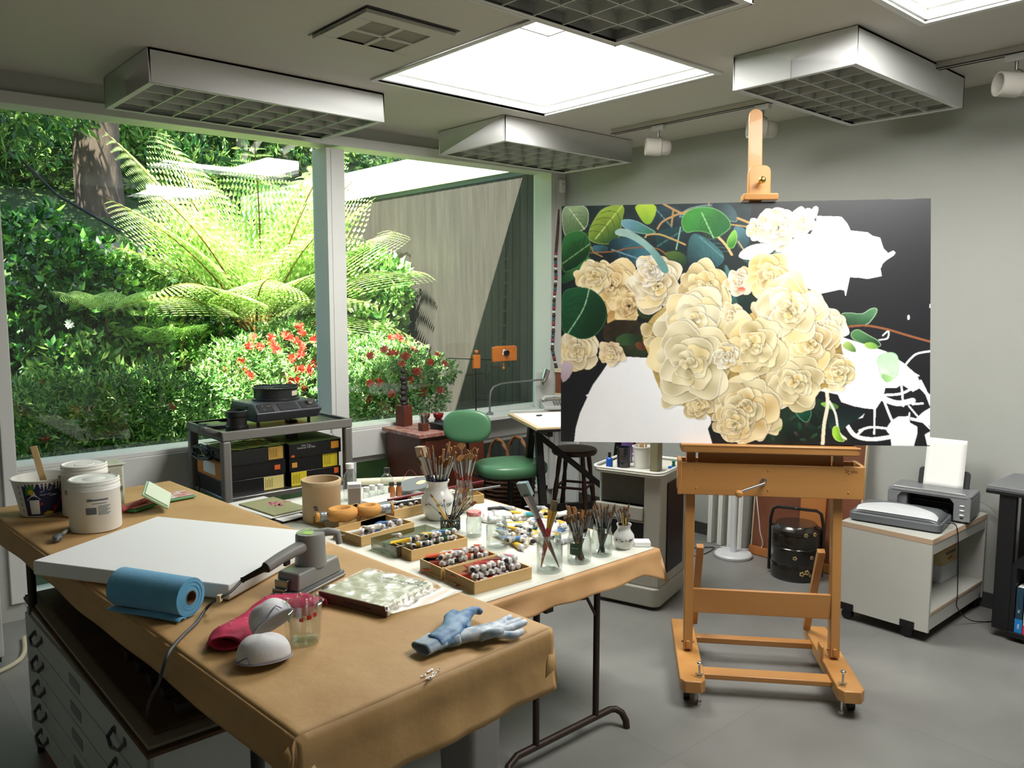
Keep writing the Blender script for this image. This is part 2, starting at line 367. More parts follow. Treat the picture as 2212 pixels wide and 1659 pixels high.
# track light
t = thing('light_track', 'slim white track fixed to the ceiling before the right wall', 'light track', (4.50, 2.65, CEIL))
m = MB(); m.bb((-0.018, -1.33, -0.03), (0.018, 1.33, -0.001)); m.build('rail', M_ceil, t)
m = MB()
for x in (-0.019, 0.016): m.bb((x, -1.33, -0.034), (x+0.004, 1.33, -0.029))
m.build('contact_strip', M_black, t)
def spot(y, label, a):
    t = thing('track_spotlight', label, 'spotlight', (4.50, y, CEIL-0.034), group='white spotlights on the ceiling track')
    MB().bb((-0.02, -0.05, -0.035), (0.02, 0.05, 0)).build('adapter', M_fix, t, bevel=0.004)
    m = MB(); m.cyl((0, 0, -0.03), (0, 0, -0.075), 0.008); m.tube([(0, 0, -0.07), (0.0, -0.03, -0.085), (0, 0, -0.11)], 0.005, 6); m.build('arm', M_steel, t)
    R = Matrix.Rotation(a, 4, 'Z') @ Matrix.Rotation(PI/2-0.06, 4, 'Y')
    m = MB(); m.lathe([(0, -0.085), (0.035, -0.085), (0.048, -0.07), (0.052, -0.02), (0.058, -0.015), (0.058, 0.085), (0.05, 0.085), (0.046, 0.02), (0, 0.02)], 24, Matrix.Translation((0, 0, -0.145)) @ R)
    m.build('lamp_head', M_ceil, t)
spot(3.565, 'white track spotlight hanging left of the easel mast', 2.4)
spot(2.77, 'white track spotlight hidden behind the top of the easel mast', 2.4)
spot(1.40, 'white track spotlight at the upper right edge near the wall', 2.4)
# motion sensor in the corner
p = hity(1204, 402, YW-0.03)
t = thing('motion_sensor', 'small white motion sensor mounted in the corner post', 'sensor', (5.085, YW-0.035, p.z), rot=(0, 0, 0))
MB().bb((-0.028, -0.03, -0.055), (0.028, 0, 0.055)).build('housing', M_white, t, bevel=0.006)
MB().bb((-0.006, -0.033, 0.015), (0.006, -0.029, 0.022)).build('lens', M_black, t)
# ================================================================ outside
def ground_h(x, y):
    h = 0.05
    if y > 6.0: h += (min(y, 11.0)-6.0)*0.42
    if y > 11.2: h += 0.45 + (y-11.2)*0.55
    return h + 0.06*noise.noise(Vector((x*0.7, y*0.7, 0)))
M_soil = mat('garden_soil', '3a4a22', 0.95, color2='223018', scale=4, bump=0.6, bscale=12)
def gfn(u, v):
    x = -9+22*u; y = 5.42+15*v; return (x, y, ground_h(x, y))
o = MB().grid(70, 60, gfn).build('hillside', M_soil); struct(o); o['label'] = 'soil slope rising behind the house'
o.name = 'ground'
rng = np.random.default_rng(7)
def leaves_np(centers, dirs, L, Wd, fold=0.25):
    "diamond leaves folded along the midrib"
    n = len(centers); d = dirs/np.linalg.norm(dirs, axis=1, keepdims=True)
    r = rng.normal(size=(n, 3)); s = np.cross(d, r); s /= np.linalg.norm(s, axis=1, keepdims=True)+1e-9; nn = np.cross(s, d)
    L = L[:, None]; Wd = Wd[:, None]
    b = centers; tip = centers+d*L; m = centers+d*L*0.45
    l = m+s*Wd*0.5+nn*Wd*fold; r_ = m-s*Wd*0.5+nn*Wd*fold
    v = np.stack([b, l, tip, r_], axis=1).reshape(-1, 3)
    i = np.arange(n)*4
    f = np.concatenate([np.stack([i, i+1, i+2], 1), np.stack([i, i+2, i+3], 1)])
    return v, f
def clump(c, rad, n, L, Wd, shell=0.55, droop=0.0, clusters=0, flat=1.0):
    "leaf positions in whorls over an ellipsoid"
    k = max(1, n//6); q = rng.normal(size=(k, 3)); q /= np.linalg.norm(q, axis=1, keepdims=True)
    rr = shell+(1-shell)*rng.random((k, 1))**0.5
    bump = 1+0.18*np.sin(q[:, :1]*7+c[0])*np.cos(q[:, 1:2]*6+c[1])
    cc = np.array(c)+q*rr*bump*np.array(rad)
    cen = np.repeat(cc, 6, axis=0); out_ = np.repeat(q, 6, axis=0)
    d = out_*0.7+rng.normal(size=cen.shape)*0.75+np.array([0, 0, 0.25-droop])
    cen = cen+rng.normal(size=cen.shape)*L*0.18
    Ls = L*(0.6+0.7*rng.random(len(cen))); Ws = Wd*(0.7+0.5*rng.random(len(cen)))
    return leaves_np(cen, d, Ls, Ws)
def merge(parts):
    vs, fs, k = [], [], 0
    for v, f in parts: vs.append(v); fs.append(f+k); k += len(v)
    return np.concatenate(vs), np.concatenate(fs)
LF_dark = mat_leaf('dark_glossy_leaf', ['0e2a12', '1d4a1c', '2f6424', '4d8230', '6e9838'], 0.3, 0.25, 0.6)
LF_mid = mat_leaf('mid_green_leaf', ['1c4216', '3a6c26', '5a8a38', '82a850', 'b0c070'], 0.4, 0.3)
LF_hill = mat_leaf('hill_leaf', ['14331a', '24502a', '3c6a2c', '5a8434', '8a9c48'], 0.5, 0.35)
LF_azal = mat_leaf('azalea_leaf', ['2c5c2c', '548a40', '84b05c', 'b0cc84', 'dce8b8'], 0.4, 0.3)
LF_fern = mat_leaf('fern_leaf', ['7ca050', '9cbc68', 'b8d07c', 'd0e094', 'e4ecb8'], 0.5, 0.5)
LF_red = mat_leaf('red_petal', ['b83028', 'd04038', 'e05c48', 'f08068'], 0.5, 0.35)
LF_whitef = mat_leaf('white_petal', ['d8dcd0', 'f0f0ea'], 0.6, 0.3)
M_bark = mat('tree_bark', '5d4a42', 0.9, color2='3f3230', scale=9, stretch=(1, 1, 0.25), bump=0.9, bscale=20)
M_greybark = mat('pale_bark', '8b8578', 0.9, var=0.3, scale=6)
M_twig = mat('twig', '3c2c1c', 0.9)
def keep_off(v, ox, oy, lim=5.13):
    "growth does not pass through the board siding"
    e = v[:, 0]+ox-lim; v[:, 0] = np.where((e > 0) & (v[:, 1]+oy < 12.1), v[:, 0]-2*e, v[:, 0]); return v
def shrub(name, label, cat, c, parts_, lm, stems=6, L=0.09, Wd=0.04, group='garden shrubs', flowers=None, fm=None, fl=0.035):
    t = thing(name, label, cat, (c[0], c[1], ground_h(c[0], c[1])), group=group); o_ = np.array([c[0], c[1], ground_h(c[0], c[1])])
    ps = [clump(tuple(np.array(pc)-o_), pr_, n, L, Wd) for pc, pr_, n in parts_]
    v, f = merge(ps); mesh_np('foliage', keep_off(v, o_[0], o_[1]), f, lm, t)
    m = MB()
    for i in range(stems):
        pc, pr_, n = parts_[i % len(parts_)]; e = Vector(np.array(pc)-o_)+Vector((random.uniform(-.5, .5)*pr_[0], random.uniform(-.5, .5)*pr_[1], random.uniform(-.3, .7)*pr_[2]))
        b = Vector((random.uniform(-.1, .1), random.uniform(-.1, .1), -0.05)); k = (b+e)/2+Vector((random.uniform(-.12, .12), random.uniform(-.12, .12), 0))
        m.tube([b, k, e], 0.012, 5, rs=[0.018, 0.012, 0.005])
    m.build('stem', M_twig, t)
    if flowers:
        # five pointed petals each
        cs = []; ds = []
        for pc, pr_, n in flowers:
            q = rng.normal(size=(n, 3)); q /= np.linalg.norm(q, axis=1, keepdims=True); q[:, 1] = -np.abs(q[:, 1]); 
            cc = np.array(pc)-o_+q*np.array(pr_)*(0.92+0.12*rng.random((n, 1)))
            for j in range(n):
                ax = Vector(q[j]+np.array([-.3, -.5, 0.2])).normalized(); x = ax.orthogonal().normalized(); y = ax.cross(x); k0 = rng.random()*6
                for a in range(5):
                    for b_ in range(2):
                        an = 2*PI*a/5+b_*0.6+k0; d = x*math.cos(an)+y*math.sin(an)+ax*(0.5+0.3*b_); cs.append(cc[j]); ds.append(tuple(d))
        cs = np.array(cs); ds = np.array(ds); v, f = leaves_np(cs, ds, np.full(len(cs), fl*1.3), np.full(len(cs), fl*1.0), 0.1); o = mesh_np('flowers', v, f, fm, t); o['kind'] = 'stuff'
    return t
random.seed(3)
# left garden: glossy camellias, low evergreen shrubs
def P_(x, y, Y): p = hity(x, y, Y); return (p.x, p.y, p.z)
shrub('camellia_bush', 'tall glossy camellia bush at the far left of the window', 'bush', P_(90, 700, 8.2), [(P_(60, 640, 8.4), (0.8, 0.6, 0.75), 5200), (P_(170, 720, 8.2), (0.55, 0.5, 0.7), 3600), (P_(60, 850, 8.0), (0.7, 0.5, 0.7), 3000)], LF_dark, 9, 0.10, 0.055, flowers=[(P_(120, 720, 8.2), (0.6, 0.5, 0.6), 9)], fm=LF_whitef, fl=0.04)
shrub('camellia_bush', 'mid green camellia bush between the tree fern and the far left bush', 'bush', P_(260, 720, 8.4), [(P_(270, 690, 8.6), (0.55, 0.5, 0.65), 3800), (P_(330, 800, 8.0), (0.5, 0.5, 0.55), 3000), (P_(200, 850, 7.6), (0.5, 0.45, 0.5), 2600)], LF_mid, 8, 0.10, 0.045, flowers=[(P_(270, 700, 8.6), (0.5, 0.45, 0.5), 6)], fm=LF_whitef, fl=0.04)
shrub('azalea_bush', 'low dark azalea bush along the window below the camellias', 'bush', P_(180, 930, 6.3), [(P_(90, 930, 6.3), (0.45, 0.35, 0.40), 4200), (P_(210, 920, 6.3), (0.45, 0.35, 0.40), 4200), (P_(330, 900, 6.4), (0.45, 0.4, 0.40), 4200), (P_(150, 1030, 6.2), (0.7, 0.35, 0.35), 2600), (P_(350, 990, 6.2), (0.7, 0.35, 0.30), 3000)], LF_mid, 8, 0.06, 0.018, flowers=[(P_(200, 900, 6.4), (0.8, 0.4, 0.35), 7)], fm=LF_red, fl=0.03)
shrub('azalea_bush', 'bright sunlit azalea bush with red flowers beneath the tree fern', 'bush', P_(600, 830, 7.6), [(P_(520, 800, 7.3), (0.40, 0.4, 0.30), 4600), (P_(630, 770, 7.5), (0.50, 0.4, 0.36), 5600), (P_(600, 860, 7.2), (0.7, 0.4, 0.4), 4600), (P_(480, 870, 7.1), (0.4, 0.4, 0.35), 2600)], LF_azal, 8, 0.06, 0.02, flowers=[(P_(560, 790, 7.3), (0.5, 0.42, 0.30), 26), (P_(650, 770, 7.4), (0.45, 0.42, 0.34), 30)], fm=LF_red, fl=0.045)
shrub('azalea_bush', 'red flowering azalea bush before the board siding', 'bush', P_(830, 880, 6.6), [(P_(800, 790, 6.8), (0.34, 0.35, 0.30), 4600), (P_(870, 800, 6.6), (0.26, 0.3, 0.30), 3600), (P_(820, 870, 6.5), (0.42, 0.35, 0.36), 4600), (P_(920, 860, 6.5), (0.20, 0.25, 0.22), 1500), (P_(950, 800, 6.5), (0.16, 0.2, 0.14), 900)], LF_azal, 9, 0.055, 0.018, flowers=[(P_(820, 810, 6.6), (0.42, 0.4, 0.42), 30), (P_(930, 820, 6.4), (0.2, 0.2, 0.25), 5)], fm=LF_red, fl=0.04)
shrub('camellia_bush', 'sunlit pale camellia bush climbing before the board siding', 'bush', P_(800, 700, 7.6), [(P_(800, 640, 7.7), (0.42, 0.3, 0.50), 2600), (P_(840, 620, 7.4), (0.22, 0.22, 0.3), 900), (P_(770, 720, 7.5), (0.4, 0.35, 0.35), 1800)], LF_azal, 9, 0.11, 0.06)
shrub('mock_orange_bush', 'leafy shrub filling the gap behind the fern stems', 'bush', P_(420, 720, 9.4), [(P_(400, 650, 9.6), (0.8, 0.5, 0.7), 4200), (P_(450, 780, 8.6), (0.6, 0.5, 0.5), 3000), (P_(620, 660, 9.8), (0.8, 0.5, 0.6), 3000)], LF_dark, 8, 0.09, 0.04)
# small brownish dead-leaf shrub with grey strap leaves by the siding
# hillside growth and the trees
def crown(name, label, base, trunk, lm, parts_, L, Wd, bark=M_bark, cat='tree', group='trees behind the garden'):
    t = thing(name, label, cat, base, group=group); b = np.array(base)
    m = MB()
    for pts, rs in trunk: m.tube([Vector(p)-Vector(base) for p in pts], 0.1, 12, rs=rs)
    m.build('trunk', bark, t)
    v, f = merge([clump(tuple(np.array(pc)-b), pr_, n, L, Wd, shell=0.3, droop=0.5) for pc, pr_, n in parts_]); mesh_np('crown', keep_off(v, b[0], b[1]), f, lm, t)
    return t
b0 = hity(222, 500, 12.0)
tb = (b0.x, 12.0, ground_h(b0.x, 12.0)-0.1)
top = hity(205, 150, 11.6); mid = hity(208, 330, 11.8)
crown('oak_tree', 'large tree with a thick brown trunk beyond the low wall', tb, [([tb, b0, mid, top, (top.x-0.1, 11.4, 6.6)], [0.36, 0.32, 0.29, 0.27, 0.22])], LF_hill, [(P_(0, 170, 11), (1.1, 1.0, 0.8), 3600), (P_(360, 170, 13.2), (1.6, 1.0, 0.6), 3600), ((top.x-1.5, 10.0, 6.6), (3.4, 2.4, 1.2), 9000), ((top.x-3.4, 8.5, 6.2), (2.6, 2.0, 1.0), 6000)], 0.17, 0.045)
for i, (x, x2, lab) in enumerate(((525, 520, 'slim pale tree trunk leftmost behind the fern top'), (590, 640, 'slim pale tree leaning right behind the fern'), (655, 660, 'slim pale tree trunk nearest the middle post'))):
    a = hity(x, 420, 13.5+i*0.3); tp = hity(x2, 240, 13.3+i*0.3); gb = (a.x, a.y, ground_h(a.x, a.y)-0.1)
    q1 = hity(x+18, 330, 13.4); q2 = hity(x2+60, 270, 13.3)
    crown('laurel_tree', lab, gb, [([gb, a, tp, (tp.x, tp.y, 7.5)], [0.13, 0.11, 0.09, 0.06]), ([q1, q2, (q2.x+0.6, q2.y, 7)], [0.06, 0.05, 0.03])], LF_hill, [((tp.x, 13.8, 5.6), (1.5, 0.9, 1.7), 5200), ((tp.x+0.4, 15.0, 4.6), (1.4, 0.6, 1.4), 4200)], 0.15, 0.05, M_greybark)
def hedge(label, c, rad, n, lm=None, L=0.16, Wd=0.05):
    t = thing('hillside_bush', label, 'bush', (c[0], c[1], ground_h(c[0], c[1])), group='bushes up the slope'); b = np.array(t.location)
    v, f = clump(tuple(np.array(c)-b), rad, n, L, Wd, shell=0.2, droop=0.2); mesh_np('foliage', keep_off(v, b[0], b[1]), f, lm or LF_hill, t)
    MB().tube([(0, 0, -0.1), (0.05, 0, c[2]-b[2])], 0.05, 6).build('stem', M_bark, t)
hedge('drooping bush in the upper left corner of the window', P_(30, 330, 12.8), (1.1, 0.6, 1.0), 5500)
hedge('grassy yellow green bush left of the thick trunk', P_(90, 420, 12.8), (0.9, 0.5, 0.6), 4000, LF_mid, 0.22, 0.02)
hedge('light leafy bush just right of the thick trunk', P_(275, 330, 13.0), (0.7, 0.5, 1.0), 4000, LF_mid)
hedge('dark bush behind the left fern fronds', P_(400, 430, 12.6), (1.3, 0.7, 0.8), 5500)
hedge('tall dark bush behind the fern crown', P_(560, 430, 15.0), (2.4, 0.8, 2.4), 9000)
hedge('dark bush behind the middle window post', P_(760, 380, 15.0), (2.6, 0.8, 2.6), 9500)
hedge('tall dark bush behind the thick trunk', P_(240, 380, 15.2), (2.6, 0.8, 2.6), 10000)
hedge('tall dark bush at the far left beyond the handrail', P_(0, 360, 14.8), (2.0, 0.8, 2.4), 8000)
# low concrete wall and handrail
struct(MB().bb((-6, 11.05, 1.9), (5.1, 11.25, 2.52)).build('garden_wall', mat('garden_concrete', '8c877b', 0.9, var=0.3, scale=5, bump=0.4, bscale=20)))
t = thing('handrail', 'thin black metal handrail sloping down past the thick trunk', 'handrail', (0, 10.9, 2.4))
a, b_ = hity(-30, 270, 10.9), hity(122, 420, 10.9); c_ = hity(260, 500, 10.9); o0 = Vector((0, 10.9, 2.4))
m = MB(); m.tube([a-o0, b_-o0, c_-o0], 0.018, 8); m.build('rail', M_black, t)
m = MB(); m.tube([b_-o0, Vector((b_.x, 10.9, 1.9))-o0], 0.012, 6); m.build('post', M_black, t)
m = MB(); q = hity(332, 560, 10.6); m.tube([Vector((q.x, 10.9, 2.6))-o0, Vector((q.x, 10.9, 1.3))-o0], 0.015, 6); m.build('post', M_black, t)
# tree fern
def frond(base, tipdir, Ln, lift, m_v, m_f, seed):
    r = random.Random(seed); base = Vector(base); h = Vector((tipdir[0], tipdir[1], 0)).normalized(); side = Vector((-h.y, h.x, 0))
    N = 26; pts = []
    for i in range(N+1):
        s = i/N; z = lift*(s*1.0)-(0.30+0.62*max(0, 1.15-lift))*s*s; out_ = s*(1.0-0.35*lift)+0.12*s*s
        pts.append(base+h*(out_*Ln)+Vector((0, 0, z*Ln))+side*0.04*math.sin(s*3+seed))
    for i in range(4, N):
        s = i/N; t = (pts[i+1]-pts[i-1]).normalized(); sd = t.cross(Vector((0, 0, 1))); 
        sd.normalize(); nn = sd.cross(t)
        pl = Ln*0.40*math.sin(min(1, (s-0.12)/0.35)*PI/2)*(1-((s-0.3)/0.72)**2 if s > 0.3 else 1)
        if pl < 0.02: continue
        for sg in (-1, 1):
            d = (sd*sg*0.92+t*0.40+nn*0.05+Vector((0, 0, -0.16))).normalized(); K = 12
            for k in range(K):
                u = (k+0.5)/K; p = pts[i]+d*pl*u+Vector((0, 0, -0.18*pl*u*u)); w = pl*0.13*(1-u*0.7); q = d.cross(nn).normalized(); bw = pl/K*0.42
                for g in (-1, 1):
                    j = len(m_v); e = p+q*g*w+d*w*0.35; m_v += [p-d*bw, p+d*bw, e]; m_f.append((j, j+1, j+2))
    return pts
fb = hity(556, 742, 8.0)
tfern = thing('tree_fern', 'huge sunlit tree fern with arching pale green fronds', 'fern', (fb.x, fb.y, ground_h(fb.x, fb.y))); fo = Vector(tfern.location)
MB().tube([(0, 0, -0.1), (0.02, 0, 0.25), fb-fo+Vector((0, 0, 0.02))], 0.1, 12, rs=[0.13, 0.12, 0.14]).build('trunk', mat('fern_trunk', '4a2a18', 0.95, color2='7a4a2c', scale=30, bump=1.0, bscale=40), tfern)
V_, F_ = [], []; stm = MB(); base = fb-fo+Vector((0, 0, 0.05))
FR = [(1.0, -0.15, 2.6, 0.95), (0.95, -0.45, 2.7, 0.80), (0.8, -0.55, 2.2, 0.6), (1.0, 0.1, 2.3, 1.2), (0.15, -0.2, 2.1, 1.5), (-0.8, -0.35, 2.1, 1.1), (0.7, 0.1, 2.2, 1.45), (0.3, -0.9, 1.7, 1.1), (0.9, -0.5, 2.0, 1.15), (0.6, -0.9, 1.9, 0.75), (1, 0.2, 2.2, 1.0), (0.5, 0.3, 2.1, 1.35), (-0.2, -0.5, 1.9, 1.4), (-0.9, -0.1, 2.2, 1.05), (-0.55, 0.1, 2.35, 1.28), (-0.15, 0.3, 2.3, 1.42), (0.25, 0.1, 2.1, 1.32), (0.9, 0.2, 1.7, 1.12), (1.0, -0.3, 1.9, 0.92), (0.8, -0.8, 1.6, 0.85), (0.35, -1, 1.5, 0.95), (-0.3, -1, 1.55, 0.9), (-0.9, -0.6, 1.9, 0.82), (-1, -0.25, 2.15, 0.72), (-1, 0.3, 2.0, 0.95), (0.5, 0.9, 1.9, 1.1), (-0.4, 1, 1.9, 1.15), (1, 0.05, 1.8, 1.25), (0.6, -0.4, 1.8, 1.35), (1.0, -0.6, 1.85, 1.02), (0.95, 0.6, 1.9, 1.2), (0.1, -0.7, 1.6, 1.25), (-0.6, -0.3, 1.7, 1.3), (0.75, -0.1, 2.0, 1.0), (1, -0.15, 2.1, 0.85)]
for i, (dx, dy, Ln, lf) in enumerate(FR):
    pts = frond(base, (dx, dy), Ln*0.86, lf, V_, F_, i+1); pts = [Vector((min(p.x, 5.1-fo.x), p.y, p.z)) for p in pts]; stm.tube(pts[::2], 0.01, 5, rs=[0.014*(1-0.85*k/14)+0.001 for k in range(len(pts[::2]))])
mesh_np('fronds', keep_off(np.array([tuple(v) for v in V_]), fo.x, fo.y), np.array(F_), LF_fern, tfern)
stm.build('stalks', mat('fern_stalk', '8a6a24', 0.6, color2='5a3a18', scale=5), tfern)
for i, (x, y, Y) in enumerate(((230, 690, 7.6), (345, 760, 7.4))):
    b_ = hity(x, y, Y); f1 = thing('small_fern', ['yellow green young fern low in the left shrubs', 'small dark fern below the camellia bush'][i], 'fern', b_, group='small ferns in the shrubs'); V_, F_ = [], []; stm = MB()
    for k in range(5): frond((0, 0, 0), (math.cos(k*1.3+2), -abs(math.sin(k*1.3))), 0.55, 0.9, V_, F_, k+40+i)
    mesh_np('fronds', np.array([tuple(v) for v in V_]), np.array(F_), LF_mid if i else LF_fern, f1)
    MB().tube([(0, 0, -0.9), (0, 0, 0.02)], 0.01, 6).build('stalk', M_twig, f1)
# wing of the house with vertical board siding
def mat_siding():
    m = mat('grey_brown_siding', '443c39', 0.85, color2='38312f', scale=14, stretch=(1, 1, 0.1), bump=0.5, bscale=50); return m
wg = MB(); wg.bb((5.197, 5.42, -0.3), (5.4, 12, 2.955))
y = 5.42; k = 0
while y < 11.5:
    wg.bb((5.19, y+0.003, -0.2), (5.2, y+0.101, 2.95)); y += 0.104
struct(wg.build('wall_outside', mat_siding()))
struct(MB().bb((5.19, 5.42, 2.955), (5.26, 12, 3.0)).build('trim_10', mat('flashing', '4c5458', 0.5)))
M_fascia = mat('white_fascia', 'e8e6e0', 0.5)
struct(MB().bb((5.165, 5.50, 3.0), (5.19, 12, 3.30)).build('trim_11', M_fascia))
struct(MB().bb((5.165, 5.50, 3.30), (12, 12, 3.33)).build('roof', mat('white_roof', 'e6e6e2', 0.7)))
struct(MB().bb((5.19, 5.50, 3.0), (12, 12, 3.29)).build('roof_soffit', mat('soffit', '8f8f8a', 0.8)))
crown('added_shade_tree', 'unseen tree added left of the house to shade the left part of the garden', (-3.0, 7.2, ground_h(-3.0, 7.2)-0.1), [([(-3.0, 7.2, 0.3), (-2.7, 6.8, 3.0), (-1.8, 6.0, 6.0), (-0.9, 5.2, 7.0)], [0.22, 0.2, 0.15, 0.06])], LF_hill, [((-0.9, 5.1, 7.3), (1.35, 1.9, 0.6), 5200), ((-2.4, 6.6, 7.2), (1.2, 1.3, 0.7), 2600)], 0.2, 0.07)  # out-of-view tree, added so its crown shades the left garden
# ================================================================ the painting (traced shapes painted onto a fine grid of mesh colours)
def paint_canvas():
    NX, NY = 860, 572
    img = np.zeros((NY, NX, 3)); img[:] = lin('17181c')
    R = np.random.default_rng(11)
    def uv(p):
        x, y = p; xr = 2120+(y-62)/1393*30; yt = 115-(x-50)/2070*53
        return ((x-50)/(xr-50)*NX, (y-yt)/(1455-yt)*NY)
    yy, xx = np.mgrid[0:NY, 0:NX]+0.5
    lo = R.random((40, 58)); 
    def noise2(sc, seed):
        g = np.random.default_rng(seed).random((NY//sc+3, NX//sc+3)); fy = yy/sc; fx = xx/sc; iy = fy.astype(int); ix = fx.astype(int); ty = fy-iy; tx = fx-ix
        ty = ty*ty*(3-2*ty); tx = tx*tx*(3-2*tx)
        return (g[iy, ix]*(1-tx)+g[iy, ix+1]*tx)*(1-ty)+(g[iy+1, ix]*(1-tx)+g[iy+1, ix+1]*tx)*ty
    N1 = noise2(34, 1); N2 = noise2(9, 2)
    def smooth(P, it=2):
        P = [tuple(p) for p in P]
        for _ in range(it):
            Q = []
            for a, b in zip(P, P[1:]+P[:1]): Q += [(a[0]*.75+b[0]*.25, a[1]*.75+b[1]*.25), (a[0]*.25+b[0]*.75, a[1]*.25+b[1]*.75)]
            P = Q
        return P
    def mask(P, sm=0):
        if sm: P = smooth(P, sm)
        P = np.array([uv(p) for p in P]); x0 = int(max(0, P[:, 0].min()-1)); x1 = int(min(NX, P[:, 0].max()+2)); y0 = int(max(0, P[:, 1].min()-1)); y1 = int(min(NY, P[:, 1].max()+2))
        if x1 <= x0 or y1 <= y0: return None
        X = xx[y0:y1, x0:x1]; Y = yy[y0:y1, x0:x1]; M = np.zeros(X.shape, bool)
        for (ax, ay), (bx, by) in zip(P, np.roll(P, -1, 0)):
            if ay == by: continue
            c = ((ay > Y) != (by > Y)); M ^= c & (X < (bx-ax)*(Y-ay)/(by-ay)+ax)
        return slice(y0, y1), slice(x0, x1), M, X, Y
    def erode(M, k):
        E = M.copy()
        for _ in range(k):
            E[1:] &= E[:-1]; E[:-1] &= E[1:]; E[:, 1:] &= E[:, :-1]; E[:, :-1] &= E[:, 1:]
        return E
    def fill(P, col, sm=0, col2=None, ang=90, nz=0.0, edge=None, shadow=0.0, ew=1):
        r = mask(P, sm)
        if r is None: return
        sy, sx, M, X, Y = r; c = np.array(lin(col)); sub = img[sy, sx]
        if shadow:
            S = np.zeros_like(M); k = 4; S[k:, k//2:] = M[:-k, :M.shape[1]-k//2]; S &= ~M; sub[S] *= (1-shadow)
        if col2:
            c2 = np.array(lin(col2)); a = math.radians(ang); t = X*math.cos(a)+Y*math.sin(a); tm = t[M]
            if tm.size == 0: return
            t = np.clip((t-tm.min())/(tm.max()-tm.min()+1e-6), 0, 1); t = t*t*(3-2*t); colr = c*(1-t[..., None])+c2*t[..., None]
        else: colr = np.broadcast_to(c, X.shape+(3,)).copy()
        if nz: colr = colr*(1+nz*((N1[sy, sx]-0.5)*1.4+(N2[sy, sx]-0.5)*0.6))[..., None]
        sub[M] = colr[M]
        if edge:
            E = M & ~erode(M, ew); sub[E] = np.array(lin(edge))
    def stroke(P, w, col, col2=None):
        P = [np.array(uv(p)) for p in P]
        Q = []
        for i in range(len(P)-1):
            p0 = P[max(0, i-1)]; p1 = P[i]; p2 = P[i+1]; p3 = P[min(len(P)-1, i+2)]
            for k in range(14):
                t = k/14; Q.append(0.5*((2*p1)+(-p0+p2)*t+(2*p0-5*p1+4*p2-p3)*t*t+(-p0+3*p1-3*p2+p3)*t**3))
        Q.append(P[-1]); c = np.array(lin(col)); w = w*NX/2085/2+0.35
        for a, b in zip(Q, Q[1:]):
            x0, x1 = sorted((a[0], b[0])); y0, y1 = sorted((a[1], b[1])); x0 = int(max(0, x0-w-1)); x1 = int(min(NX, x1+w+2)); y0 = int(max(0, y0-w-1)); y1 = int(min(NY, y1+w+2))
            if x1 <= x0 or y1 <= y0: continue
            X = xx[y0:y1, x0:x1]; Y = yy[y0:y1, x0:x1]; d = b-a; t = np.clip(((X-a[0])*d[0]+(Y-a[1])*d[1])/(d@d+1e-9), 0, 1)
            D = np.hypot(X-a[0]-t*d[0], Y-a[1]-t*d[1]); img[y0:y1, x0:x1][D < w] = c
    def leaf(P, c1, c2, ang=60, vein=None, vc='a8c8a0', edge=None, nv=5):
        fill(P, c1, 2, c2, ang, 0.25, edge)
        if vein:
            stroke(vein, 6, vc)
            a = np.array(vein[0], float); b = np.array(vein[-1], float); d = b-a; n = np.array([-d[1], d[0]]); n = n/np.linalg.norm(n)
            for k in range(1, nv):
                q = a+d*k/nv
                for s in (-1, 1): stroke([tuple(q), tuple(q+d*0.10+n*s*np.linalg.norm(d)*0.17), tuple(q+d*0.26+n*s*np.linalg.norm(d)*0.27)], 1.5, c2)
    def petal(cx, cy, a, r0, r1, hw, lo_, hi_, ed, sd):
        "a curled petal between radii r0 and r1 around angle a"
        q = np.random.default_rng(sd); pts = []; K = 16; w1 = q.uniform(.02, .07)
        for k in range(K+1):
            t = -1+2*k/K; rr = r1*(1-0.30*t*t+w1*math.sin(k*0.75+sd)+0.09*math.exp(-(t*3.2-1)**2)+q.uniform(-.012, .012)); aa = a+hw*t; pts.append((cx+rr*math.cos(aa), cy+rr*math.sin(aa)))
        for k in range(5):
            t = 1-2*k/4; aa = a+hw*0.75*t; pts.append((cx+r0*math.cos(aa), cy+r0*math.sin(aa)))
        r = mask(pts, 1)
        if r is None: return
        sy, sx, M, X, Y = r; sub = img[sy, sx]
        S = np.zeros_like(M); k = 3; S[k:, k:] = M[:-k, :-k]; S[:-k, k:] |= M[k:, :-k]; S &= ~M; sub[S] *= 0.74
        u0, v0 = uv((cx, cy)); s = NX/2085; D = np.hypot(X-u0, Y-v0)/s; t = np.clip((D-r0)/(r1-r0+1e-6), 0, 1)
        al = np.arctan2(Y-v0, X-u0)-a; fold = 0.5+0.5*np.sin(al*q.uniform(3, 5.5)+sd*1.7+t*3.0); br = q.uniform(.72, 1.1)
        t = np.clip((0.05+0.75*t**1.2+0.55*(fold-0.5)+0.35*(N1[sy, sx]-0.5))*br, 0, 1)[..., None]
        c = np.array(lin(lo_))*(1-t)+np.array(lin(hi_))*t; c = c*0.70+np.array([0.84, 0.79, 0.62])*0.30*(0.45+0.75*t); sub[M] = c[M]
        E = M & ~erode(M, 1); Eo = E & (D > r0+(r1-r0)*0.55) & (np.sin(al*2+sd) > -0.2); sub[Eo] = np.array(lin(ed))
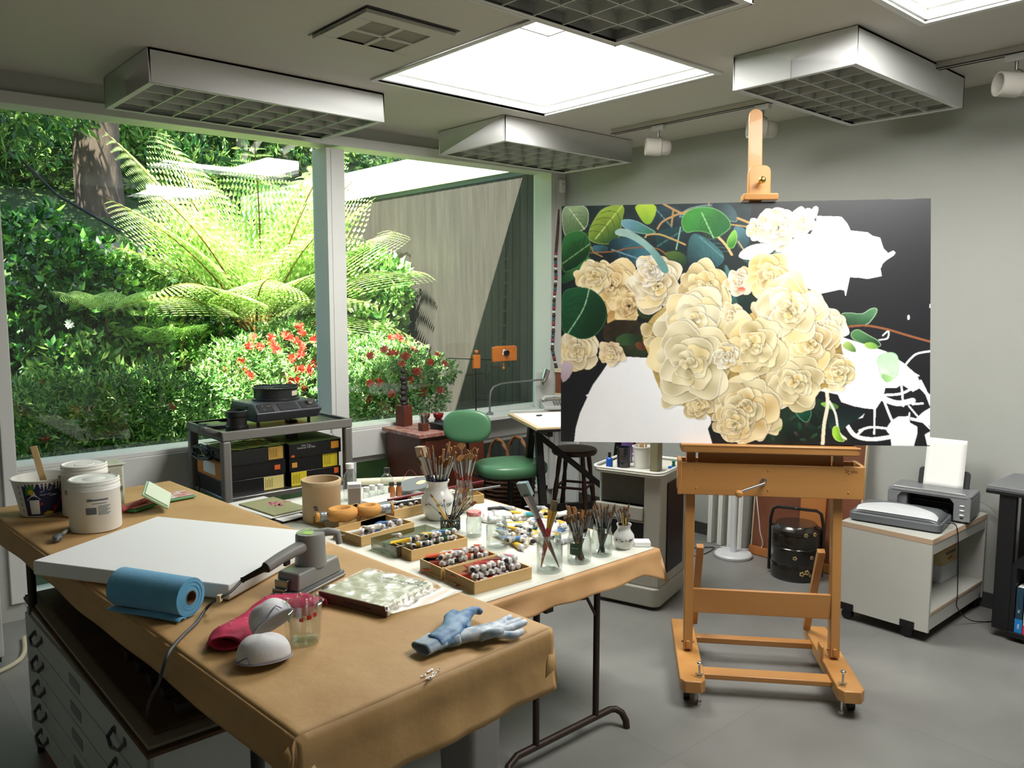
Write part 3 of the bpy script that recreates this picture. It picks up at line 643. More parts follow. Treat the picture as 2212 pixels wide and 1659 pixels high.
    def rose(cx, cy, r, lo_='b99a52', hi_='efe3bc', ed='f8f2dc', sd=1, sq=1.0, yel='dcb85c'):
        q = np.random.default_rng(sd); lay = [(1.0, 5, .82), (0.86, 5, .80), (0.68, 4, .95), (0.50, 4, .95), (0.34, 3, 1.1), (0.20, 3, 1.1)]
        for li, (f, n, hw) in enumerate(lay):
            a0 = q.random()*6
            for k in range(n):
                a = a0+2*PI*k/n+q.uniform(-.2, .2); warm = q.random()
                petal(cx+q.uniform(-.10, .10)*r*(0.4+f*0.6), cy+q.uniform(-.10, .10)*r*sq, a, r*f*0.25, r*f*q.uniform(.9, 1.08), hw*q.uniform(.8, 1.15), yel if warm > 0.62 else lo_, hi_ if warm < 0.8 else 'f0d898', ed, int(q.integers(1, 9999)))
    # --- leaves, upper left
    fill([(50, 115), (1140, 88), (1140, 420), (1200, 700), (1000, 760), (300, 760), (50, 700)], '1c2a2c', 0, '13201c', 90, 0.4)
    leaf([(590, 110), (700, 105), (770, 150), (770, 230), (700, 260), (620, 250), (560, 190)], '203c44', '10242a', 100, [(600, 130), (700, 240)], '5a7a7c')
    leaf([(720, 190), (760, 130), (860, 105), (950, 100), (1030, 110), (1065, 170), (1060, 210), (960, 170), (840, 130)], '4a6a6e', '1c3036', 30, edge='8aa6a4')
    leaf([(900, 92), (1010, 90), (1060, 140), (1064, 200), (1020, 190), (960, 150)], '16262c', '3a545a', 30)
    leaf([(50, 120), (120, 108), (195, 112), (215, 170), (195, 250), (120, 262), (75, 295), (55, 240)], '8a9f7a', '4e6b42', 70, [(95, 130), (185, 245)], 'b8c8a0', 'c8d4b0')
    leaf([(290, 118), (425, 100), (405, 190), (395, 290), (350, 335), (215, 322), (205, 260), (240, 190)], '90a83a', '2c5428', 60, [(405, 110), (250, 300)], 'b4c860', '98b460')
    leaf([(400, 185), (480, 190), (560, 235), (610, 262), (560, 275), (470, 262), (400, 230)], '6a98a8', '2c6a4a', 20, edge='90b8b8')
    leaf([(590, 265), (690, 228), (770, 235), (790, 340), (770, 365), (690, 372), (610, 345)], '14383c', '0c2226', 60, [(610, 340), (760, 245)], '3c6a6c')
    leaf([(320, 350), (340, 300), (420, 288), (520, 315), (590, 400), (592, 450), (540, 466), (430, 460), (340, 410)], '10262e', '3a6a78', 330, [(345, 360), (560, 430)], '6a94a0')
    leaf([(222, 335), (330, 335), (320, 375), (240, 380)], '3c6c78', '23444a', 30)
    fill([(740, 225), (745, 232), (722, 360), (714, 360)], '8ab09a')
    leaf([(1040, 215), (1110, 235), (1140, 300), (1110, 350), (1075, 350), (1050, 290)], '4a7078', '22424a', 60)
    leaf([(640, 375), (730, 362), (782, 400), (772, 455), (720, 450), (680, 420)], '4a6428', '1c3a1c', 60)
    leaf([(780, 330), (810, 262), (860, 275), (930, 320), (995, 385), (990, 430), (930, 470), (860, 495), (785, 490)], '0f1a26', '3c6c70', 300, [(850, 285), (985, 400)], '5a8488')
    leaf([(50, 300), (105, 258), (180, 252), (222, 310), (222, 380), (180, 440), (110, 480), (50, 500)], '2a6630', '0e2e18', 60, [(60, 440), (215, 330)], '6a9a60', '5c9050')
    leaf([(50, 510), (130, 470), (220, 390), (218, 440), (160, 505), (100, 545), (50, 560)], '3a7a3c', '1c4a2a', 120)
    leaf([(1065, 380), (1300, 350), (1325, 420), (1290, 460), (1130, 450)], '385a50', '1c2e2a', 60)
    leaf([(1255, 380), (1310, 350), (1325, 470), (1260, 430)], '7a9488', '4a6458', 60)
    fill([(980, 410), (1040, 520), (1120, 600), (1190, 640), (1180, 745), (1090, 750), (1030, 680), (1010, 560)], '24443e', 1, '132622', 60, .4)
    leaf([(990, 420), (1030, 480), (1050, 600), (1110, 740), (1050, 700), (1020, 610)], '4c7c78', '1e4440', 60)
    # twigs
    for P, w, c in (([(610, 240), (640, 200), (720, 160), (840, 122)], 9, 'b08a5a'), ([(540, 290), (555, 275), (620, 272), (700, 300), (770, 330)], 8, 'b89a5c'), ([(640, 98), (720, 140), (770, 160)], 10, 'b08a5a'), ([(1065, 178), (1130, 205), (1140, 220)], 11, 'b8945c'), ([(1030, 215), (1090, 222), (1130, 230)], 7, 'a88a50'),
                    ([(700, 130), (690, 220)], 9, 'a4844c'), ([(950, 280), (1000, 330), (1035, 385)], 12, 'c8b078'), ([(1070, 310), (1110, 370)], 6, 'b89a6c'), ([(225, 380), (360, 370), (460, 350), (600, 352), (660, 385)], 6, '8a5a34'), ([(225, 345), (240, 375), (290, 400)], 6, '9a7a4a'), ([(290, 430), (250, 470), (215, 570)], 6, '4a5c30'), ([(900, 88), (902, 108)], 5, 'a88a50')): stroke(P, w, c)
    leaf([(470, 102), (600, 96), (603, 150), (570, 218), (535, 215), (495, 160)], 'a4c03c', '7ca42c', 90, nv=4)
    leaf([(750, 165), (800, 125), (880, 112), (960, 130), (1020, 185), (1032, 230), (995, 262), (940, 298), (905, 262), (830, 250), (770, 268), (745, 220)], '3a8a34', '165a28', 40, [(862, 150), (930, 290)], '8cc07c', '7ab468', 6)
    leaf([(1000, 310), (1050, 228), (1070, 290), (1045, 352), (1012, 350)], '7ab848', '2c7a2c', 60, edge='98c860')
    # white petals upper
    fill([(1065, 392), (1110, 345), (1170, 322), (1250, 318), (1290, 345), (1240, 385), (1160, 415), (1100, 412)], 'e8ebe4', 2, 'c8d0c8', 60, .1, 'f4f4ee', 0.3)
    rose(1180, 240, 75, 'b8a880', 'e8e0c8', 'f4f0e4', 71); rose(1290, 235, 125, 'a89c80', 'ece4c8', 'faf6ea', 72, yel='d8c080'); rose(1430, 195, 75, 'b8a070', 'ece8dc', 'faf8f0', 73)
    fill([(1230, 145), (1260, 150), (1290, 180), (1250, 215)], 'e8dcc0', 1, 'd0c0a0'); fill([(1450, 175), (1480, 120), (1500, 105), (1515, 120), (1500, 180), (1470, 190)], 'f4f2ec', 1, 'd8d0c4', 100); fill([(1395, 165), (1415, 110), (1440, 150), (1450, 185)], 'f0eadc', 1, 'b8a888')
    # unpainted ground showing white
    WH = 'f4f4f6'
    fill([(375, 962), (430, 968), (585, 975), (640, 1180), (700, 1215), (780, 1232), (800, 1270), (860, 1278), (928, 1290), (930, 1340), (912, 1372), (940, 1460), (130, 1460), (140, 1375), (165, 1290), (208, 1200), (198, 1190), (214, 1182), (240, 1130), (290, 1062), (325, 1010)], WH, nz=0.02)
    fill([(1505, 165), (1560, 165), (1640, 168), (1672, 205), (1692, 246), (1735, 250), (1785, 256), (1812, 275), (1852, 285), (1872, 345), (1898, 372), (1925, 357), (1938, 368), (1928, 384), (1890, 410), (1870, 430), (1858, 460), (1866, 500), (1790, 517), (1745, 510), (1692, 508), (1672, 618), (1664, 582), (1640, 578), (1535, 602), (1500, 590), (1440, 560), (1330, 500), (1318, 430), (1312, 370), (1360, 315), (1410, 262), (1472, 268), (1500, 215)], 'ffffff')
    fill([(1560, 730), (1655, 845), (1760, 880), (1900, 925), (2000, 992), (2070, 1055), (2092, 1112), (2152, 1175), (2152, 1200), (2085, 1130), (2050, 1150), (1990, 1110), (1960, 1130), (1900, 1130), (1888, 1190), (1850, 1252), (1750, 1242), (1660, 1212), (1640, 1170), (1540, 1150), (1600, 1000)], WH)
    fill([(1940, 1312), (1975, 1290), (2030, 1288), (2040, 1325), (2078, 1345), (2080, 1385), (2062, 1460), (1940, 1460), (1936, 1400), (1912, 1372), (1918, 1345)], WH)
    fill([(2072, 1300), (2110, 1262), (2152, 1235), (2152, 1345), (2110, 1325), (2040, 1310), (2040, 1292)], WH); fill([(2120, 1390), (2152, 1370), (2152, 1450), (2135, 1450)], WH)
    fill([(1715, 1310), (1790, 1275), (1780, 1300), (1740, 1310)], WH)
    for P, w in (([(1870, 1180), (1940, 1210), (1990, 1215), (2050, 1200)], 30), ([(1890, 1190), (1930, 1290), (1960, 1350)], 12), ([(1845, 1240), (1845, 1390)], 9), ([(1690, 1335), (1740, 1400), (1830, 1420), (1940, 1405)], 22), ([(1765, 1372), (1830, 1352), (1940, 1362)], 12), ([(1750, 1400), (1790, 1360)], 12), ([(2005, 1000), (2060, 940), (2145, 920)], 9), ([(2030, 1230), (2090, 1300), (2152, 1360)], 8), ([(2090, 1090), (2120, 1150), (2152, 1230)], 14), ([(2035, 1270), (2030, 1330)], 7), ([(1860, 860), (1905, 850), (1910, 810), (1880, 835)], 6), ([(2040, 1040), (2080, 1060)], 7), ([(2050, 1220), (2105, 1215)], 10), ([(1985, 1090), (2000, 1230)], 10), ([(1900, 1170), (1990, 1160), (2080, 1110)], 12), ([(1700, 1280), (1720, 1300)], 4)): stroke(P, w, WH)
    fill([(2010, 720), (2022, 718), (2024, 742), (2012, 748)], 'f0f0e0', 1); fill([(2128, 655), (2134, 655), (2134, 680), (2127, 676)], 'd0d0cc')
    # ivy to the right
    leaf([(1645, 712), (1700, 706), (1765, 718), (1808, 682), (1848, 678), (1845, 710), (1822, 745), (1790, 782), (1670, 790), (1642, 752)], '54845c', '22442c', 100, edge='a8c8a4')
    leaf([(1700, 822), (1740, 795), (1790, 826), (1868, 868), (1872, 905), (1790, 892), (1715, 862)], '4c7c4c', '1c3c24', 60, edge='9cbc94'); leaf([(1770, 880), (1830, 870), (1868, 910), (1800, 915)], '9cc05c', '6c9c44', 0)
    leaf([(1845, 955), (1900, 928), (1955, 930), (1975, 980), (1968, 1075), (1890, 1102), (1862, 1030)], 'b4d8b0', 'd8ecd4', 100, edge='8cb894'); leaf([(1865, 1040), (1960, 1075), (1900, 1110)], '90c878', 'b8dc9c', 0)
    stroke([(1650, 792), (1780, 780), (1900, 800), (2020, 835), (2145, 870)], 10, '8a5434')
    leaf([(1650, 890), (1700, 860), (1750, 935), (1690, 925)], 'a8c468', '5c8444', 30)
    # dark greenery low right
    fill([(1180, 1455), (1230, 1330), (1330, 1200), (1420, 1170), (1560, 1200), (1600, 1240), (1600, 1455)], '1c3022', 1, '0e1612', 60, .6)
    for i in range(26):
        x = R.uniform(1200, 1560); y = R.uniform(1240, 1440); a = R.random()*6; l = R.uniform(40, 90); d = np.array([math.cos(a), math.sin(a)]); n = np.array([-d[1], d[0]]); p = np.array([x, y])
        leaf([tuple(p-d*l*.5), tuple(p+n*l*.22), tuple(p+d*l*.6), tuple(p-n*l*.22)], ['24502c', '3a5c34', '4a4030', '16302a', '2c4a3c'][i % 5], '0f1c16', 60)
    leaf([(1385, 1240), (1440, 1212), (1482, 1222), (1502, 1280), (1472, 1340), (1420, 1300)], '1c6a4c', '0c3424', 60, edge='58a07c'); stroke([(1435, 1240), (1445, 1260)], 16, 'e8f0ec')
    leaf([(1590, 1262), (1660, 1240), (1740, 1234), (1802, 1252), (1780, 1290), (1700, 1340), (1660, 1380), (1590, 1372)], '10181c', '1c3430', 90)
    leaf([(1530, 1220), (1600, 1210), (1660, 1240), (1610, 1262)], '8cb84c', '4c7c34', 0)
    stroke([(1578, 1145), (1585, 1230), (1568, 1340), (1562, 1455)], 18, 'e8e2c8'); stroke([(1595, 1210), (1630, 1280), (1650, 1380), (1690, 1420)], 11, 'e4e6dc')
    leaf([(1615, 1350), (1650, 1345), (1660, 1400), (1692, 1436), (1640, 1436), (1612, 1400)], 'a0d440', '4c8c24', 0, edge='c8ec80'); leaf([(1280, 1400), (1310, 1340), (1340, 1320), (1330, 1380)], 'e0e4a0', 'b4c478')
    # roses
    rose(345, 560, 150, 'b8883c', 'ecd490', 'f8ecc8', 2, yel='dca848'); rose(240, 520, 105, 'c8a050', 'ecdca8', 'f8f0d4', 3, yel='e0b850')
    fill([(325, 700), (400, 720), (370, 780), (320, 800)], 'b08a50', 1, 'd8b070'); rose(450, 680, 88, 'a87430', 'dcb868', 'ecd494', 5, yel='c89038')
    rose(140, 930, 135, 'c8ac78', 'f0e0b8', 'fcf4e0', 6, yel='e0c070'); fill([(50, 990), (120, 1005), (128, 1040), (90, 1105), (50, 1122)], 'c8b4bc', 1, 'b09ca8')
    fill([(300, 760), (560, 760), (580, 970), (420, 965), (300, 890)], '3a2c1c', 1, '24301c', 60, .7); leaf([(490, 680), (560, 670), (625, 722), (580, 762), (505, 745)], '2c3c1c', '18241a', 0); leaf([(360, 870), (430, 830), (520, 850), (500, 900), (400, 910)], '3c5c34', '1c301c', 0); leaf([(480, 880), (570, 890), (560, 930), (500, 930)], '6a3c24', '3a2418', 0)
    leaf([(50, 612), (95, 580), (215, 573), (300, 640), (327, 715), (300, 800), (240, 862), (165, 876), (100, 845), (50, 830)], '1a5230', '0b3018', 30, [(215, 585), (180, 700), (90, 840)], '8cb890', '3c7a48', 6)
    rose(345, 955, 75, 'c09a68', 'e8cca0', 'f4e4c8', 7)
    MASS = [(520, 860), (560, 760), (690, 650), (730, 540), (900, 490), (1000, 560), (1015, 700), (1150, 745), (1195, 600), (1150, 470), (1300, 430), (1380, 560), (1540, 640), (1630, 740), (1655, 900), (1690, 1060), (1600, 1140), (1560, 1130), (1500, 1190), (1320, 1230), (1300, 1370), (1190, 1440), (990, 1420), (930, 1290), (800, 1260), (650, 1190), (590, 1060), (570, 960)]
    fill(MASS, 'c4a866', 1, 'a88c4c', 60, 0.5)
    def inside(x, y):
        c = False
        for (ax, ay), (bx, by) in zip(MASS, MASS[1:]+MASS[:1]):
            if (ay > y) != (by > y) and x < (bx-ax)*(y-ay)/(by-ay)+ax: c = not c
        return c
    k = 0
    while k < 120:
        x, y = R.uniform(540, 1660), R.uniform(460, 1420)
        if inside(x, y): a = math.atan2(y-930, x-1100)+R.uniform(-.7, .7); petal(x-50*math.cos(a), y-50*math.sin(a), a, 15, R.uniform(70, 125), R.uniform(.5, .8), ['a88440', 'b89850', 'c0a468'][k % 3], 'ecdcae', 'f6eed0', int(R.integers(1, 9999))); k += 1
    rose(610, 560, 170, 'b89858', 'ece0c0', 'f6f0e0', 8); rose(570, 480, 90, 'a89878', 'e4dcd0', 'f2eee6', 9); rose(880, 580, 160, 'b08c40', 'ecd898', 'f8f0cc', 10, yel='d4a83c')
    rose(1080, 540, 85, 'b89c70', 'ece0c4', 'f8f2e4', 12, yel='e8a868'); fill([(1065, 575), (1100, 565), (1120, 585), (1085, 598)], 'd8584c', 1, 'e89878'); rose(1250, 510, 130, 'b4903c', 'f0dc98', 'faf2cc', 13, yel='d8a830')
    rose(1560, 800, 120, 'c8b488', 'f4ecd4', 'fcf8ee', 14); rose(1640, 1050, 95, 'b09450', 'e4d8a4', 'f4ecd0', 15); rose(1480, 880, 165, 'b08c44', 'ecd8a4', 'f8f0d8', 16)
    rose(860, 1235, 90, 'a88440', 'dcc488', 'f0e4c0', 17); rose(1400, 1110, 160, 'ac9050', 'e4d4a0', 'f4ecd0', 18)
    rose(830, 770, 205, 'b4a070', 'ece4c0', 'f8f4e4', 19, yel='d8bc6c'); rose(1040, 720, 70, 'c0a068', 'ecd8b0', 'f8ecd4', 20)
    rose(1370, 690, 195, 'c0a868', 'f4e8c0', 'fcf8e8', 21, yel='e0bc50'); rose(1130, 1250, 190, 'a88c4c', 'e8d8a4', 'f6eed4', 22, yel='cca048')
    rose(1165, 900, 185, 'b09450', 'e8d8a0', 'f4ecd0', 23); rose(800, 1000, 235, 'b4a068', 'ece0b8', 'f8f2e0', 24, yel='d4bc78'); rose(1010, 960, 75, 'c0b090', 'ece4cc', 'faf6ea', 25)
    rose(1060, 1340, 100, 'a08448', 'e0cc98', 'f2e8cc', 26)
    # pale teal tendril leaf in front
    leaf([(358, 255), (400, 235), (470, 258), (560, 318), (625, 385), (672, 450), (678, 492), (640, 495), (605, 430), (545, 352), (450, 292), (370, 280)], 'a4c4bc', '5c8c88', 40)
    img2 = img*0.55+0.1125*(np.roll(img, 1, 0)+np.roll(img, -1, 0)+np.roll(img, 1, 1)+np.roll(img, -1, 1))
    return np.clip(img2, 0, 1), NX, NY
def build_painting(t, Wd, Hh, y0):
    img, NX, NY = paint_canvas()
    xs = (np.arange(NX)+0.5)/NX*Wd-Wd/2; zs = Hh-(np.arange(NY)+0.5)/NY*Hh
    xs[0] = -Wd/2; xs[-1] = Wd/2; zs[0] = Hh; zs[-1] = 0
    X, Z = np.meshgrid(xs, zs); v = np.stack([X, np.full_like(X, y0), Z], -1).reshape(-1, 3)
    i = (np.arange(NY-1)[:, None]*NX+np.arange(NX-1)[None]).ravel(); f = np.stack([i, i+NX, i+NX+1, i+1], 1)
    m = bpy.data.materials.new('oil_paint'); m.use_nodes = True; n = m.node_tree; b = n.nodes['Principled BSDF']; b.inputs['Roughness'].default_value = 0.42
    at = n.nodes.new('ShaderNodeAttribute'); at.attribute_name = 'paint'; n.links.new(at.outputs['Color'], b.inputs['Base Color'])
    o = mesh_np('painted_surface', v, f, m, t); at_ = o.data.color_attributes.new('paint', 'FLOAT_COLOR', 'POINT')
    c = np.ones((NX*NY, 4), np.float32); c[:, :3] = img.reshape(-1, 3); at_.data.foreach_set('color', c.ravel())
    o['label'] = 'painted front with cream roses, green leaves and bare white patches'
# ================================================================ easel and painting
ER = math.radians(-49.5); EO = (3.096, 1.79, 0)
t = thing('studio_easel', 'large crank-up beech studio easel on casters holding the rose painting', 'easel', EO, ER)
M_w2 = mat('easel_beech', 'bd8a4e', 0.38, color2='a8743c', scale=5, stretch=(1, 1, 0.12), coat=0.2)
M_w3 = mat('easel_beech_long', 'b9854a', 0.38, color2='a36e38', scale=5, stretch=(0.12, 1, 1), coat=0.2)
M_brass = mat('brass', 'c8a858', 0.3, metal=1.0)
for x in (-0.325, 0.345):
    s = -1 if x < 0 else 1
    pl = [(x-0.055, -0.02), (x-0.035, -0.05), (x+0.035, -0.05), (x+0.055, -0.02), (x+0.055, 0.66), (x-0.055, 0.66)]
    b = MB().prism(pl, 0.075, 0.13).build('base_beam', M_w2, t, bevel=0.004)
    m = MB(); m.bb((x-0.026-s*0.035, 0.26, 0.12), (x-0.026-s*0.035+0.012, 0.33, 0.19)); m.build('bracket', M_w2, b, bevel=0.003)
    m = MB(); bx = x-s*0.03; m.cyl((bx, 0.0, 0.0), (bx, 0.0, 0.19), 0.005, n=10); m.cyl((bx, 0, 0), (bx, 0, 0.018), 0.013, n=14); m.cyl((bx, 0, 0.131), (bx, 0, 0.138), 0.012, n=12); m.ball((bx, 0, 0.195), 0.012, (1, 1, 0.6), 12)
    m.box((bx, 0, 0.142), (0.034, 0.006, 0.01)); m.build('levelling_bolt', M_chrome, b)
    for y in (0.05, 0.61):
        m = MB(); m.cyl((x-0.013+s*0.02, y, 0.027), (x+0.013+s*0.02, y, 0.027), 0.027, n=20); m.bb((x-0.018+s*0.02, y-0.018, 0.05), (x+0.018+s*0.02, y+0.018, 0.076)); m.build('caster', M_black, t)
    # upright, leaning slightly back
    m = MB(); p0 = Vector((x, 0.285, 0.14)); p1 = Vector((x, 0.37, 1.12)); m.bar(p0, p1, 0.042, 0.058, (0, 1, 0)); m.cyl((x-0.03, 0.287, 0.17), (x+0.03, 0.287, 0.17), 0.007, n=10); m.bb((x-0.01, 0.252, 0.15), (x+0.008, 0.262, 0.185))
    m.build('upright', M_w2, t, bevel=0.003)
    # rear brace
    m = MB(); m.bar((x-s*0.055, 0.60, 0.14), (x-s*0.055, 0.36, 0.62), 0.035, 0.03, (0, 1, 0)); m.build('rear_brace', M_w2, t, bevel=0.003)
m = MB(); m.bb((-0.272, 0.075, 0.085), (0.292, 0.155, 0.11)); m.build('cross_rail', M_w3, t, bevel=0.004)
m = MB(); m.bb((-0.272, 0.47, 0.085), (0.292, 0.52, 0.115)); m.build('cross_rail', M_w3, t, bevel=0.004)
m = MB(); m.bb((-0.305, 0.285, 0.315), (0.325, 0.305, 0.432)); m.build('front_panel', M_w3, t, bevel=0.003)
# crank box
m = MB(); m.bb((-0.385, 0.27, 0.892), (0.445, 0.29, 1.043)); m.bb((-0.385, 0.29, 0.892), (-0.367, 0.42, 1.046)); m.bb((0.427, 0.29, 0.892), (0.445, 0.42, 1.046)); m.bb((-0.367, 0.40, 0.892), (0.427, 0.415, 1.043)); m.bb((-0.39, 0.262, 0.892), (-0.372, 0.28, 1.05))
for x in (-0.305, 0.02, 0.375): m.ball((x, 0.27, 0.925), 0.004); m.ball((x, 0.27, 1.015), 0.004)
cb = m.build('crank_box', M_w3, t, bevel=0.003)
m = MB(); m.tube([(0.0, 0.268, 0.967), (0.0, 0.235, 0.967), (-0.003, 0.225, 0.965), (-0.12, 0.205, 0.925)], 0.0065, 10); m.cyl((0, 0.262, 0.967), (0, 0.271, 0.967), 0.014, n=16)
k = m.build('crank_handle', M_chrome, cb)
MB().lathe([(0, 0), (0.012, 0.002), (0.017, 0.015), (0.017, 0.028), (0.01, 0.038), (0, 0.04)], 16, Matrix.Translation((-0.122, 0.20, 0.924)) @ rot_to((0, -1, 0))).build('crank_knob', M_w2, cb)
text_mesh('maker_mark', 'Studio', 0.022, mat('burnt_mark', '5c3418', 0.7), cb, (0.385, 0.2695, 1.022), (PI/2, 0, 0), 0.0002)
# centre mast and tray
m = MB(); m.bb((-0.29, 0.355, 1.0), (0.315, 0.375, 1.13)); m.build('tray_backboard', M_w3, t, bevel=0.002)
pl = [(-0.378, 0.245), (-0.365, 0.235), (0.40, 0.235), (0.413, 0.245), (0.413, 0.37), (-0.378, 0.37)]
m = MB(); m.prism(pl, 1.098, 1.131); m.bb((-0.378, 0.233, 1.125), (0.413, 0.243, 1.138)); m.build('canvas_tray', M_w3, t, bevel=0.006)
def lean(y, z): return y+(z-1.13)*0.105
m = MB()
for w, z0, z1 in ((0.062, 0.95, 2.70),):
    a = Vector((-0.035, lean(0.40, z0), z0)); b = Vector((-0.045, lean(0.40, z1), z1)); n = 14
    pts = []
    Q = (b-a).normalized(); side = Vector((1, 0, 0)); nrm = side.cross(Q)
    poly = [(-w/2, 0), (w/2, 0), (w/2, (b-a).length-0.03)]+[(w/2*math.cos(q), (b-a).length-0.03+0.03*math.sin(q)) for q in [PI*i/8 for i in range(1, 8)]]+[(-w/2, (b-a).length-0.03)]
    M = Matrix(((side.x, Q.x, nrm.x, a.x), (side.y, Q.y, nrm.y, a.y), (side.z, Q.z, nrm.z, a.z), (0, 0, 0, 1)))
    m.prism(poly, -0.014, 0.014, M)
m.build('mast', M_w2, t, bevel=0.003)
z0 = 2.262; y0 = lean(0.285, z0)
w = 0.05; L = 0.135
poly = [(-w, 0), (w, 0), (w, L-0.03)]+[(w-0.03+0.03*math.cos(q), L-0.03+0.03*math.sin(q)) for q in (0.4, 0.8, 1.2, 1.57)]+[(-w+0.03-0.03*math.cos(q), L-0.03+0.03*math.sin(q)) for q in (1.57, 1.2, 0.8, 0.4)]+[(-w, L-0.03)]
M = Matrix.Translation((-0.033, y0+0.075, z0+0.025)) @ Matrix.Rotation(PI/2-0.105, 4, 'X')
ch = MB().prism(poly, -0.02, 0.035, M).build('clamp_block', M_w2, t, bevel=0.004)
m = MB(); m.bb((-0.033-0.078, y0-0.005, z0-0.004), (-0.033+0.078, y0+0.10, z0+0.027)); m.build('top_clamp', M_w3, t, bevel=0.005)
m = MB(); m.cyl((-0.028, y0+0.06, z0+0.088), (-0.028, y0+0.01, z0+0.088), 0.006); m.ball((-0.028, y0+0.005, z0+0.088), 0.0165, n=18); m.build('clamp_knob', M_brass, ch)
# painting
PW, PH = 1.675, 1.125
p = thing('rose_painting', 'unfinished oil painting of cream roses on black standing on the easel', 'painting')
Mw = Matrix.Translation(EO) @ Matrix.Rotation(ER+math.radians(1.2), 4, 'Z') @ Matrix.Translation((-0.098, 0.305, 1.132)) @ Matrix.Rotation(-0.105, 4, 'X') @ Matrix.Rotation(-0.009, 4, 'Y')
p.matrix_world = Mw
MB().bb((-PW/2, 0.001, 0), (PW/2, 0.036, PH)).build('canvas_panel', mat('canvas_edge', '25262a', 0.7), p)
build_painting(p, PW, PH, 0.0)
m = MB()
for lo_, hi_ in (((-PW/2, 0.036, 0), (PW/2, 0.05, 0.06)), ((-PW/2, 0.036, PH-0.06), (PW/2, 0.05, PH)), ((-PW/2, 0.036, 0), (-PW/2+0.06, 0.05, PH)), ((PW/2-0.06, 0.036, 0), (PW/2, 0.05, PH))): m.bb(lo_, hi_)
m.build('stretcher_bars', M_ply, p)
# ================================================================ printer corner and things against the right wall
M_mela = mat('grey_white_melamine', 'b9b8b0', 0.5, var=0.05, scale=6)
M_edge = mat('raw_chipboard_edge', 'b59a80', 0.8)
CX, CY0, CY1, CH = 4.33, 1.595, 2.085, 0.565
t = thing('printer_cabinet', 'low open white cabinet on black casters under the printer', 'cabinet', (CX, (CY0+CY1)/2, 0)); hw = (CY1-CY0)/2; Lc = 0.79
m = MB(); m.bb((0, -hw, CH-0.03), (Lc, hw, CH)); m.build('top_panel', M_mela, t, bevel=0.001)
m = MB(); m.bb((-0.001, -hw-0.001, CH-0.028), (0.0, hw, CH-0.002)); m.bb((0, -hw-0.001, CH-0.028), (Lc, -hw, CH-0.002)); m.bb((0.018, -hw-0.001, 0.152), (Lc-0.02, -hw, 0.166)); m.build('edge_strip', M_edge, t)
m = MB(); m.bb((0, -hw, 0.062), (0.018, hw, CH-0.03)); m.build('side_panel', M_mela, t)
m = MB(); m.bb((Lc-0.018, -hw, 0.062), (Lc, hw, CH-0.03)); m.build('side_panel', M_mela, t)
m = MB(); m.bb((0.018, hw-0.012, 0.062), (Lc-0.018, hw, CH-0.03)); m.build('back_panel', M_mela, t)
m = MB(); m.bb((0.018, -hw+0.002, CH-0.085), (Lc-0.018, -hw+0.018, CH-0.03)); m.build('front_rail', M_mela, t)
m = MB(); m.bb((0.018, -hw, 0.15), (Lc-0.018, hw-0.012, 0.168)); m.bb((0.018, -hw+0.002, 0.072), (Lc-0.018, -hw+0.016, 0.15)); m.build('bottom_shelf', M_mela, t)
for (x, y) in ((0.03, 0.20), (0.03, -0.13), (0.74, 0.2), (0.74, -0.2)):
    m = MB(); m.cyl((x-0.012, y, 0.03), (x+0.016, y, 0.03), 0.03, n=22); m.bb((x-0.033 if x < 0.1 else x, y-0.045, 0.062), (x-0.03 if x < 0.1 else x+0.003, y+0.03, 0.1)); m.bb((x-0.03, y-0.045, 0.058), (x+0.02, y+0.03, 0.0615)); m.build('caster', M_black, t)
# ream box inside
b = thing('paper_box', 'yellow and white paper box standing inside the white cabinet', 'box', (4.955, 1.83, 0.169), 0.0)
MB().bb((-0.10, -0.10, 0), (0.13, 0.12, 0.10)).build('box_lower', mat('white_card', 'd8dae0', 0.7), b, bevel=0.002)
MB().bb((-0.10, -0.10, 0.10), (0.13, 0.12, 0.24)).build('box_upper', mat('ream_card', 'c8a86a', 0.7, color2='d8c8a0', scale=9), b, bevel=0.002)
m = MB(); m.bb((-0.1012, -0.1012, 0.19), (0.1312, 0.1212, 0.2405)); m.build('lid', mat('yellow_card', 'c49a20', 0.6), b, bevel=0.002)
text_mesh('printed_word', 'THE BUSINESS', 0.024, mat('grey_ink', '5a5a66', 0.6), b, (0.015, -0.102, 0.165), (PI/2, 0, 0)); text_mesh('printed_word', 'PAPERS', 0.026, mat('orange_ink', 'd87818', 0.6), b, (0.015, -0.102, 0.13), (PI/2, 0, 0)); text_mesh('printed_word', 'K PR', 0.05, mat('navy_ink', '22305a', 0.6), b, (-0.102, 0.01, 0.15), (PI/2, 0, -PI/2))
# scanner
M_scan = mat('scanner_grey', '62666a', 0.35, spec=0.6); M_silver = mat('silver_plastic', 'd0d2d4', 0.35, metal=0.15)
s = thing('flatbed_scanner', 'grey flatbed scanner with a silver lid lying on the white cabinet', 'scanner', (4.56, 1.86, CH+0.001), math.radians(-80))
def rpoly(w, d, r, n=5):
    P = []
    for cx, cy, a0 in ((w/2-r, d/2-r, 0), (-w/2+r, d/2-r, PI/2), (-w/2+r, -d/2+r, PI), (w/2-r, -d/2+r, 1.5*PI)):
        for k in range(n+1): P.append((cx+r*math.cos(a0+k*PI/2/n), cy+r*math.sin(a0+k*PI/2/n)))
    return P
MB().prism(rpoly(0.47, 0.30, 0.03), 0.006, 0.05).build('base', M_scan, s, bevel=0.008, seg=3)
MB().prism(rpoly(0.44, 0.27, 0.03), 0, 0.006).build('foot', M_black, s)
